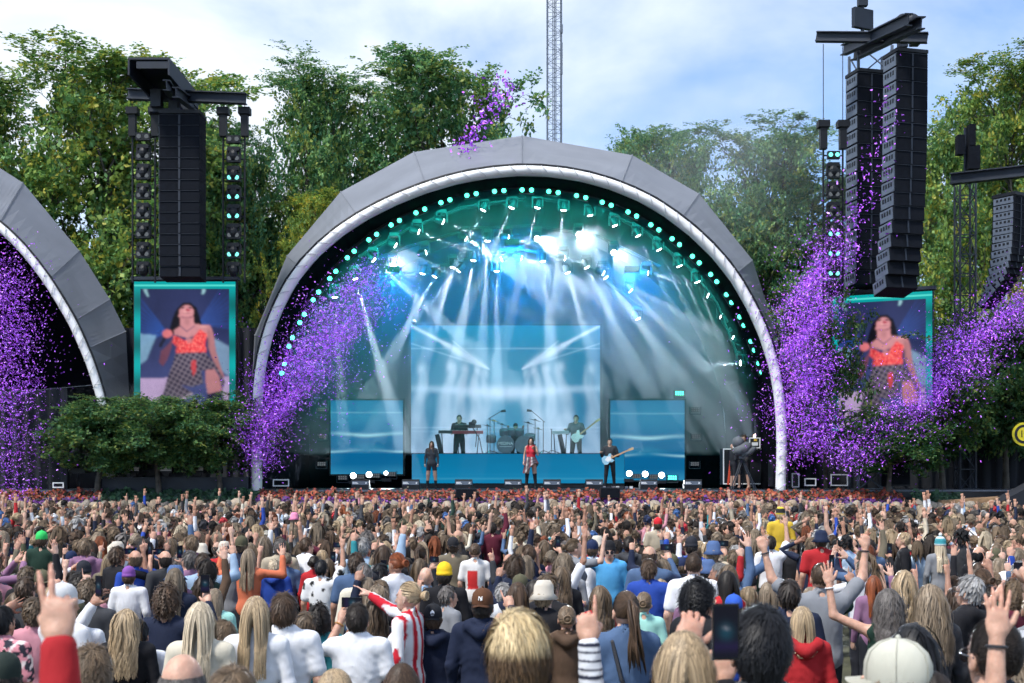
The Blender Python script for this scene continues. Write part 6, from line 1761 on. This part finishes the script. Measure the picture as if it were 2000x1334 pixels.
TC = ['black'] * 6 + ['navy'] * 4 + ['white'] * 5 + ['grey'] * 2 + ['dark grey'] * 4 + ['olive', 'beige', 'denim blue', 'denim blue', 'light blue', 'brown', 'dark green', 'maroon', 'pink', 'bright blue', 'cream', 'khaki', 'mauve', 'teal', 'red']
spots = []
y = 5.2; row = 0
while y < 35.7:
    half = y * .412 + 1.3
    x = -half + (row % 2) * .26
    while x < half:
        spots.append((x + gr.normal(0, .13), y + gr.normal(0, .14)))
        x += .45 if y < 16 else .44
    y += .49 if y < 16 else .47; row += 1
occ = np.array(ALLP)
free = []
for (x, yy) in spots:
    if (np.hypot(occ[:, 0] - x, occ[:, 1] - yy) < .37).any(): continue
    h = float(np.clip(gr.normal(1.69, .09), 1.48, 1.90))
    u = 1000 + x / yy * F; v = HV + (CZ - ground_z(yy) - h) / yy * F
    wpx = .20 * F / yy
    bad = False
    for (hu, hv, hd, hx, hw, mk) in HERO:      # do not stand in front of a person that stands out
        if yy < hd and abs(u - hu) < (hw * .8 + wpx * 1.25) and v < hv + hw * (2.5 if hd < 12 else 2.6): bad = True; break
    if bad: continue
    free.append((x, yy, h, u, v))
free.sort(key=lambda q: q[1])
NIND = 300 - len(HERO)
inview = [q for q in free if -60 < q[3] < 2060][:NIND]
ysplit = inview[-1][1]
marks = [(hu, hv, hd, hx, mk) for (hu, hv, hd, hx, hw, mk) in HERO if mk]
used = set()
def make_label(x, yy, topc, garm, pi, hatn):
    base = f'person in {topc} {garm}' + (f' and {hatn}' if hatn else '') + ', ' + POSETXT[pi]
    cand = sorted(marks, key=lambda m_: (m_[3] - x) ** 2 + (m_[2] - yy) ** 2 * .6)[:9]
    for far in range(2):
        for (hu, hv, hd, hx, mk) in cand:
            dx, dy = x - hx, yy - hd
            if abs(dx) > abs(dy) * .8: rel = 'left of' if dx < 0 else 'right of'
            else: rel = 'behind' if dy > 0 else 'in front of'
            if far: rel = ('well ' if max(abs(dx), abs(dy)) > 1.2 else 'just ') + rel
            t = f'{base}, {rel} {mk}'
            if len(t.replace(',', '').split()) > 16: 
                t = f'person in {topc} {garm}' + (f' and {hatn}' if hatn else '') + f', {rel} {mk}'
            if len(t.replace(',', '').split()) > 16: t = f'person in {topc} {garm}, {rel} {mk}'
            if t not in used:
                used.add(t); return t
    t = f'{base}, {rel} {mk}'
    return t
hats_p = [('cap', (.02, .02, .025), 'black cap'), ('cap', (.015, .025, .07), 'navy cap'), ('beanie', (.02, .022, .03), 'black beanie'), ('bucket', (.07, .12, .25), 'blue bucket hat'), ('capback', (.09, .085, .05), 'olive cap'), ('bucket', (.55, .5, .42), 'cream bucket hat'), ('cap', (.6, .6, .6), 'white cap')]
nph = 0
for (x, yy, h, u, v) in inview:
    fem = int(gr.random() < .58); pi = int(gr.choice(12, p=PW))
    if v < 1010 and pi in (3, 4): pi = 0
    sl = gr.choice(['short', 'long', 'long'] if not fem else ['short', 'long', 'long', 'none'])
    hood = bool(sl == 'long' and gr.random() < .3)
    tcn_ = str(gr.choice(TC))
    bme, tme, J = generic_body(pi, fem, sl, hood)
    st = str(gr.choice(FHAIR if fem else MHAIR)); hc = str(gr.choice(FC if fem else MC))
    if fem: h -= .05
    hm = hair_for(st, 'mid', int(gr.integers(1, 3)))
    hat = hats_p[int(gr.integers(len(hats_p)))] if gr.random() < .14 else None
    if hat: hm = hair_for('short' if st in ('curly', 'messy', 'bun', 'pony', 'fringe', 'buzz') else st, 'mid', 1, hat=True)
    yaw = gr.normal(0, 18) if gr.random() < .84 else gr.choice([-1, 1]) * gr.uniform(40, 80)
    garm = 'hoodie' if hood else GARM[sl]
    hcc = np.clip(np.array(HAIRC[hc]) * gr.uniform(.55, 1.05), 0, 1); tcc = np.array(CL[tcn_]) * gr.uniform(.85, 1.15)
    o = put_person((x, yy, ground_z(yy)), h, R(yaw), bme, tme, hm, tuple(hcc), skin_of(int(gr.integers(5))), tuple(tcc), make_label(x, yy, tcn_, garm, pi, hat[2] if hat else None), 'people in the audience', hat[0] if hat else None, hat[1] if hat else None)
    if pi in (5, 6) and nph < 30:
        k = -1 if pi == 5 else 1
        W_ = J[k][2] + J[k][3] * .10; s = h / 1.765; c_, s_ = math.cos(R(yaw)), math.sin(R(yaw))
        ls = bool(gr.random() < .3)
        pl_ = ('sideways' if ls else 'upright') + ' phone held by ' + o['label'].split(',')[0].split(' and ')[0] + ',' + o['label'].split(',')[-1]
        if pl_ in used: pl_ = pl_.replace(' phone held by', ' phone lifted higher by')
        used.add(pl_)
        put_phone((x + s * (W_[0] * c_ - W_[1] * s_), yy + s * (W_[0] * s_ + W_[1] * c_) - .03, ground_z(yy) + s * (W_[2] + .05)), R(yaw), ' '.join(pl_.split()[:16]), ls)
        nph += 1

# ------------------------------------------------------------------ the rest of the crowd as one mass
def low_person(pi, fem, far):
    """Arrays with part ids: 0 skin, 1 top, 2 hair."""
    mb = MB(); ids = []
    def track(k, fn):
        n0 = mb.n; fn(); ids.extend([k] * (mb.n - n0))
    sh = .165 if fem else .188
    def torso():
        v, f = [], []
        prof = [(.16, .11, .80), (.15, .105, 1.05), (sh + .015, .115, 1.27), (sh + .02, .09, 1.40), (sh * .55, .065, 1.46), (.06, .055, 1.50)]
        n = 6 if far else 8
        for a, b_, z in prof:
            for k in range(n): v.append((a * math.cos(6.283 * k / n), b_ * math.sin(6.283 * k / n), z))
        for i in range(len(prof) - 1):
            for k in range(n): f.append((i * n + k, i * n + (k + 1) % n, (i + 1) * n + (k + 1) % n, (i + 1) * n + k))
        mb.add(v, f)
    track(1, torso)
    for s, pz in ((-1, POSES[pi][0]), (1, POSES[pi][1])):
        S, E, W_, f = arm_joints(pz, s, sh)
        slv = 1 if (pi * 7 + fem + s) % 3 else 0
        track(1, lambda: mb.tube([S, S * .5 + E * .5], [.066, .058], 5))
        track(slv, lambda: mb.tube([S * .5 + E * .5, E, E * .1 + W_ * .9], [.05, .044, .036], 5))
        if pz in ('down', 'bent') : continue
        def hand():
            mb.tube([W_ - f * .03, W_ + f * .02, W_ + f * .085, W_ + f * .10], [.026, .036, .036, .02], 5)
            x = nrmz(np.cross(f, (0, 1, 0.01)))
            nfg = (-.9,) if HANDPOSE[pz] == 'point' else ((-1.3, -.4, .5, 1.3) if not far else (-1, 0, 1))
            for q in nfg: mb.tube([W_ + f * .08 + x * q * .018, W_ + f * .165 + x * q * .023], [.013, .010], 4)
            mb.tube([W_ + f * .03 - s * x * .03, W_ + f * .09 - s * x * .062], [.014, .011], 4)
        track(0, hand)
    track(0, lambda: mb.tube([(0, -.01, 1.47), (0, .01, 1.56)], .052, 6))
    track(0, lambda: mb.ball((0, .008, 1.615), (.074, .09, .115), 6 if far else 8, 5 if far else 6))
    v, f, c = mb.arrays()
    f4 = np.array([q for q in f if len(q) == 4])
    return v, f4, np.array(ids)
LOWB = {(pi, fem, far): low_person(pi, fem, far) for pi in range(12) for fem in (0, 1) for far in (0, 1)}
LOWH = {}
for st in set(FHAIR + MHAIR):
    for far in (0, 1):
        for sd_ in (1, 2):
            st2 = 'short' if st == 'buzz' else st
            LOWH[(st, far, sd_)] = hair_mesh(st2, 60 if not far else 26, .021 if not far else .032, sd_ + 40, seg=4 if not far else 3, shell=(12, 7) if not far else (9, 6))
rest = [q for q in free if q[1] > ysplit or not (-60 < q[3] < 2060)]
VV, FF, CC, nn = [], [], [], 0
for (x, yy, h, u, v) in rest:
    fem = int(gr.random() < .58); pi = int(gr.choice(12, p=PW)); far = int(yy > 20)
    if yy > 30 and gr.random() < .06: pi = int(gr.choice([1, 2, 3, 4]))
    bv, bf, ids = LOWB[(pi, fem, far)]
    st = str(gr.choice(FHAIR if fem else MHAIR)); hc = np.array(HAIRC[str(gr.choice(FC if fem else MC))]) * gr.uniform(.45, 1.0)
    hv_, hf_, hcol = LOWH[(st, far, int(gr.integers(1, 3)))]
    tcv = np.array(CL[str(gr.choice(TC))]) * gr.uniform(.8, 1.2); skc = np.array(SKINS[int(gr.integers(5))]) * .88
    s = (h - (.05 if fem else 0)) / 1.765; a = R(gr.normal(0, 18)); c_, s_ = math.cos(a), math.sin(a)
    Mx = np.array([[c_, -s_, 0], [s_, c_, 0], [0, 0, 1]]) * s
    off = np.array((x, yy, ground_z(yy)))
    cb = np.where((ids == 0)[:, None], skc, tcv)
    if gr.random() < .10:                     # cap or beanie: colour the hair shell
        hc = np.array([(.02, .02, .025), (.015, .025, .07), (.5, .48, .42), (.05, .12, .3), (.45, .03, .04), (.7, .7, .7), (.09, .085, .05)][int(gr.integers(7))])
        hv_, hf_, hcol = LOWH[('short', far, 1)]
    VV += [bv @ Mx.T + off, hv_ @ Mx.T + off]; FF += [bf + nn, hf_ + nn + len(bv)]; nn += len(bv) + len(hv_)
    CC += [cb, hcol * hc]
crowd = link('crowd', mesh_from('crowd', np.concatenate(VV), np.concatenate(FF), np.concatenate(CC), M['crowd']))
tag(crowd, 'packed mass of far spectators reaching to the boulder wall', 'crowd', kind='stuff')
print('CROWD', len(rest), 'IND', len(inview), 'HERO', len(HERO), 'tris', sum(len(f) for f in FF) * 2, 'ysplit', ysplit)

# ------------------------------------------------------------------ performers and crew
def legs_colored(bands, stance=0.06, v=.02):
    V, Fq, _ = legs_mesh(stance, v)
    C = np.zeros((len(V), 3), np.float32)
    for z0, c in bands: C[V[:, 2] <= z0] = c
    return mesh_from('legs', V, Fq, C, M['cloth'])
def performer(u, v, d, base, yaw, lp, rp, fem, style, hc, topc, sleeve, bands, label, hl=None, hr=None, seed=1, hat=None, hatc=None, group='people on the stage', length=None):
    p = at(u, v, d); h = p.z - base
    body, top, J = build_body(lp, rp, fem, sleeve, 'mid', .017, hl, hr, loose=1.2)
    o = put_person((p.x, d, base), h, R(yaw), mesh_from('person', *body, M['skin']), mesh_from('top', *top, M['cloth']), hair_for(style, 'mid', seed, **({'length': length} if length else {})) if style else None, HAIRC[hc] if hc else (1, 1, 1), (.5, .3, .22), topc if isinstance(topc, tuple) else CL[topc], label, group, hat, hatc, legs=False)
    l = link('legs', legs_colored(bands), o)
    return o, J, h / 1.765
BK, SKN = (.015, .015, .02), (.42, .25, .19)
o, J, s = performer(1037, 853, 39.2, DZ, 172, 'mic', 'down', 1, 'long', 'dark', (.55, .03, .05), 'none', [(9, BK), (.95, SKN), (.52, BK)], 'lead singer person in red sequin top, plaid skirt and tall black boots', seed=2, length=.5)
V_, F_, = [], []
n = 28
for i in range(9):
    t = i / 8
    for k in range(n):
        w_ = 6.283 * k / n
        drop = .34 + .22 * max(0, math.cos(w_ - 0.6)) ** 2 - .12 * max(0, math.cos(w_ - 2.6))
        r0 = .14 + .09 * t + .02 * t * math.sin(w_ * 5)
        V_.append((r0 * 1.15 * math.cos(w_), r0 * math.sin(w_), 1.08 - drop * t))
for i in range(8):
    for k in range(n): F_.append((i * n + k, i * n + (k + 1) % n, (i + 1) * n + (k + 1) % n, (i + 1) * n + k))
V_ = np.array(V_); pc = np.tile(np.array((.06, .05, .06), np.float32), (len(V_), 1))
ph = np.arange(len(V_)) % n
pc[(ph % 4 == 0)] = (.30, .26, .26); pc[((np.arange(len(V_)) // n) % 3 == 1)] = pc[((np.arange(len(V_)) // n) % 3 == 1)] * 2.2; pc[(ph % 5 == 2)] = (.16, .03, .04)
link('skirt', mesh_from('skirt', V_, F_, pc, M['cloth']), o).color = (1, 1, 1, 1)
b = MB(); b.tube([(0, 0, 0), (0, 0, .16)], [.014, .02], 8); b.ball((0, 0, .19), .028); mc = b.build('microphone', M['black'], smooth=True, loc=(o.location.x + .12, 38.98, DZ + 1.28 * s)); tag(mc, 'black handheld microphone in the hand of the lead singer', 'microphone')
performer(843, 860, 39.8, DZ, 178, 'down', 'down', 1, 'long', 'brown', (.045, .05, .06), 'long', [(9, (.02, .022, .035)), (.66, SKN), (.30, BK)], 'backing singer person in loose grey blouse and dark shorts at left', seed=4)
o, J, s = performer(1191, 855, 40.3, DZ, 176, 'strum', 'fret', 0, 'short', 'black', (.03, .032, .038), 'long', [(9, BK)], 'guitarist person in dark shirt with pale blue electric guitar at right', seed=2)
guitar((at(1188, 0, 40.0).x, 40.02, DZ + 1.02 * s), R(24), lin(150, 195, 215), 'pale blue electric guitar slung on the guitarist at right', .95)
performer(897, 809, 43.3, PZ, 176, 'bent', 'bent', 0, 'short', 'dark', (.014, .015, .02), 'short', [(9, BK)], 'keyboard player person in black t-shirt standing on the riser at left', seed=3)
o, J, s = performer(1125, 809, 43.25, PZ, 170, 'strum', 'fret', 0, 'short', 'dark', (.075, .08, .095), 'long', [(9, BK)], 'bass player person in grey shirt with a strap, standing on the riser', seed=1)
guitar((at(1128, 0, 43.0).x, 43.02, PZ + 1.04 * s), R(38), lin(225, 228, 230), 'white bass guitar held by the bass player on the riser', 1.05)
performer(1007, 826, 43.5, PZ, 180, 'forward', 'forward', 0, 'short', 'dark', (.02, .024, .035), 'short', [(9, BK)], 'drummer person in dark t-shirt behind the drum kit', hl='fist', hr='fist', seed=4, hat='capback', hatc=(.02, .02, .025))
o, J, s = performer(1432, 865, 39.0, DZ, -78, 'bent', 'bent', 0, None, None, (.016, .018, .024), 'long', [(9, BK), (.5, SKN), (.12, BK)], 'camera operator person in black with headphones at the tripod')
b = MB()
b.ball((-.09, -.01, 1.6), (.03, .045, .05)); b.ball((.09, -.01, 1.6), (.03, .045, .05)); b.tube([(-.09, -.01, 1.63), (-.07, -.01, 1.72), (0, -.01, 1.765), (.07, -.01, 1.72), (.09, -.01, 1.63)], .012, 6); b.build('headphones', M['vcol'], o)
performer(1453, 848, 40.0, DZ, 150, 'bent', 'bent', 0, 'messy', 'brown', (.05, .05, .055), 'short', [(9, BK), (.45, SKN)], 'crew person in dark grey standing behind the covered camera', seed=2)
performer(1476, 845, 41.6, DZ, 185, 'down', 'down', 0, 'fringe', 'brown', (.02, .02, .025), 'short', [(9, BK)], 'crew person in black half hidden behind the flight cases', seed=2)
performer(143, 852, 38.9, DZ, 190, 'bent', 'phone', 0, 'buzz', 'brown', (.02, .03, .05), 'long', [(9, BK)], 'crew person in dark jacket looking at a phone at the left stage', seed=2)
performer(1545 - 300, 975, 36.0, ground_z(36), 178, 'down', 'down', 0, None, None, (.02, .024, .03), 'long', [(9, BK)], 'security person in dark clothes facing the audience at the boulder wall')

# ------------------------------------------------------------------ confetti
cr_ = np.random.default_rng(17)
PURP = np.array([lin(140, 60, 188), lin(162, 88, 212), lin(112, 46, 158), lin(180, 125, 222), lin(92, 36, 128), lin(152, 72, 190)])
def confetti(n, path, d, dspread, label, size=.048):
    pth = np.array(path, float)                      # u, v, sigma_u, sigma_v, weight
    seg = cr_.choice(len(pth) - 1, n, p=(lambda q: q / q.sum())((pth[:-1, 4] + pth[1:, 4]) * np.hypot(*(pth[1:, :2] - pth[:-1, :2]).T)))
    t = cr_.random(n)[:, None]
    q = pth[seg] * (1 - t) + pth[seg + 1] * t
    g = cr_.normal(0, 1, (n, 2)) * np.where(cr_.random((n, 1)) < .12, 1.6, .8)
    uv = q[:, :2] + g * q[:, 2:4]
    # clumpy edges
    uv += 9 * np.c_[np.sin(uv[:, 1] * .06 + uv[:, 0] * .021), np.sin(uv[:, 0] * .05)]
    dd = d + cr_.normal(0, dspread, n)
    P = np.c_[(uv[:, 0] - 1000) / F * d, dd, CZ + (HV - uv[:, 1]) / F * d]
    P = P[P[:, 2] > 1.7]; n = len(P)
    a = cr_.normal(size=(n, 3)); a /= np.linalg.norm(a, axis=1)[:, None]
    b_ = np.cross(a, cr_.normal(size=(n, 3))); b_ /= np.linalg.norm(b_, axis=1)[:, None]
    L = size * cr_.uniform(.45, 1.35, (n, 1)); W_ = L * .40
    nm = np.cross(a, b_) * L * .18
    V = np.stack([P - a * L / 2 - b_ * W_ / 2, P - b_ * W_ / 2 + nm, P + a * L / 2 - b_ * W_ / 2, P + a * L / 2 + b_ * W_ / 2, P + b_ * W_ / 2 + nm, P - a * L / 2 + b_ * W_ / 2], 1).reshape(-1, 3)
    i = np.arange(n)[:, None] * 6
    Fq = np.concatenate([i + np.array([[0, 1, 4, 5]]), i + np.array([[1, 2, 3, 4]])])
    C = np.repeat((PURP[cr_.integers(0, 6, n)] * cr_.uniform(1.3, 3.2, (n, 1)))[:, None], 6, 1).reshape(-1, 3)
    return tag(link('confetti', mesh_from('confetti', V, Fq, C, M['confetti'], False)), label, 'confetti', kind='stuff')
confetti(8000, [(20, 960, 40, 30, .4), (10, 800, 50, 40, .6), (18, 640, 38, 40, 1), (15, 560, 32, 34, .8), (10, 490, 30, 30, .25)], 37.1, .5, 'purple paper confetti bursting in front of the left tent')
confetti(17000, [(495, 900, 20, 26, .4), (515, 830, 28, 28, .9), (570, 745, 40, 32, 1), (635, 665, 44, 36, 1), (690, 600, 40, 34, .8), (725, 540, 34, 28, .25)], 37.4, .5, 'purple paper confetti cloud crossing the left side of the tent opening')
confetti(16500, [(1628, 480, 22, 20, .5), (1595, 560, 30, 30, .9), (1566, 640, 34, 36, 1), (1570, 740, 38, 40, .9), (1570, 830, 48, 34, .7), (1620, 890, 50, 22, .35)], 37.2, .5, 'purple paper confetti cloud left of the right portrait screen')
confetti(13500, [(1650, 895, 36, 20, .4), (1735, 850, 34, 24, .8), (1800, 785, 34, 28, 1), (1860, 705, 40, 34, 1), (1930, 645, 40, 30, .8), (2030, 580, 40, 30, .6)], 36.8, .5, 'purple paper confetti plume rising to the right edge')
confetti(420, [(915, 330, 22, 16, .6), (930, 240, 16, 22, 1), (985, 180, 16, 16, .7), (1005, 160, 6, 8, .4)], 40.5, .4, 'thin trail of purple confetti drifting above the main tent', .11)
confetti(420, [(1640, 480, 26, 30, 1), (1690, 380, 22, 40, .4), (1740, 200, 14, 40, .12)], 34.6, .3, 'loose purple confetti falling in front of the right line arrays', .075)

# ------------------------------------------------------------------ drifting smoke beyond the tent
def puff(name, c, r, dens, label, sc=0.35):
    m = bpy.data.materials.new(name); m.use_nodes = True; n, l = m.node_tree.nodes, m.node_tree.links; n.clear()
    o = n.new('ShaderNodeOutputMaterial'); v_ = n.new('ShaderNodeVolumePrincipled'); v_.inputs['Color'].default_value = (0.9, 0.95, 1, 1)
    t = n.new('ShaderNodeTexCoord'); no = n.new('ShaderNodeTexNoise'); no.inputs['Scale'].default_value = sc * 4; no.inputs['Detail'].default_value = 3
    ln = n.new('ShaderNodeVectorMath'); ln.operation = 'LENGTH'
    fa = n.new('ShaderNodeMapRange'); fa.inputs['From Min'].default_value = 1.0; fa.inputs['From Max'].default_value = 0.2
    nr = n.new('ShaderNodeMapRange'); nr.inputs['From Min'].default_value = 0.38; nr.inputs['From Max'].default_value = 0.7
    mu = n.new('ShaderNodeMath'); mu.operation = 'MULTIPLY'; m2 = n.new('ShaderNodeMath'); m2.operation = 'MULTIPLY'; m2.inputs[1].default_value = dens
    l.new(t.outputs['Object'], no.inputs['Vector']); l.new(t.outputs['Object'], ln.inputs[0]); l.new(ln.outputs['Value'], fa.inputs['Value']); l.new(no.outputs['Fac'], nr.inputs['Value'])
    l.new(fa.outputs['Result'], mu.inputs[0]); l.new(nr.outputs['Result'], mu.inputs[1]); l.new(mu.outputs['Value'], m2.inputs[0]); l.new(m2.outputs['Value'], v_.inputs['Density']); l.new(v_.outputs['Volume'], o.inputs['Volume'])
    b = MB(); b.ball((0, 0, 0), 1.0, 20, 12); ob = b.build(name, m, loc=c); outward(ob.data); ob.scale = r
    return tag(ob, label, 'smoke', kind='stuff')
puff('drifting_smoke', at(1390, 330, 46.5), (6.5, 3.0, 4.2), 0.12, 'thin smoke drifting over the trees right of the main tent')
puff('drifting_smoke', at(330, 860, 38.2), (5.6, 1.6, 2.2), 0.22, 'thin smoke hanging over the shelf of lamps at left')
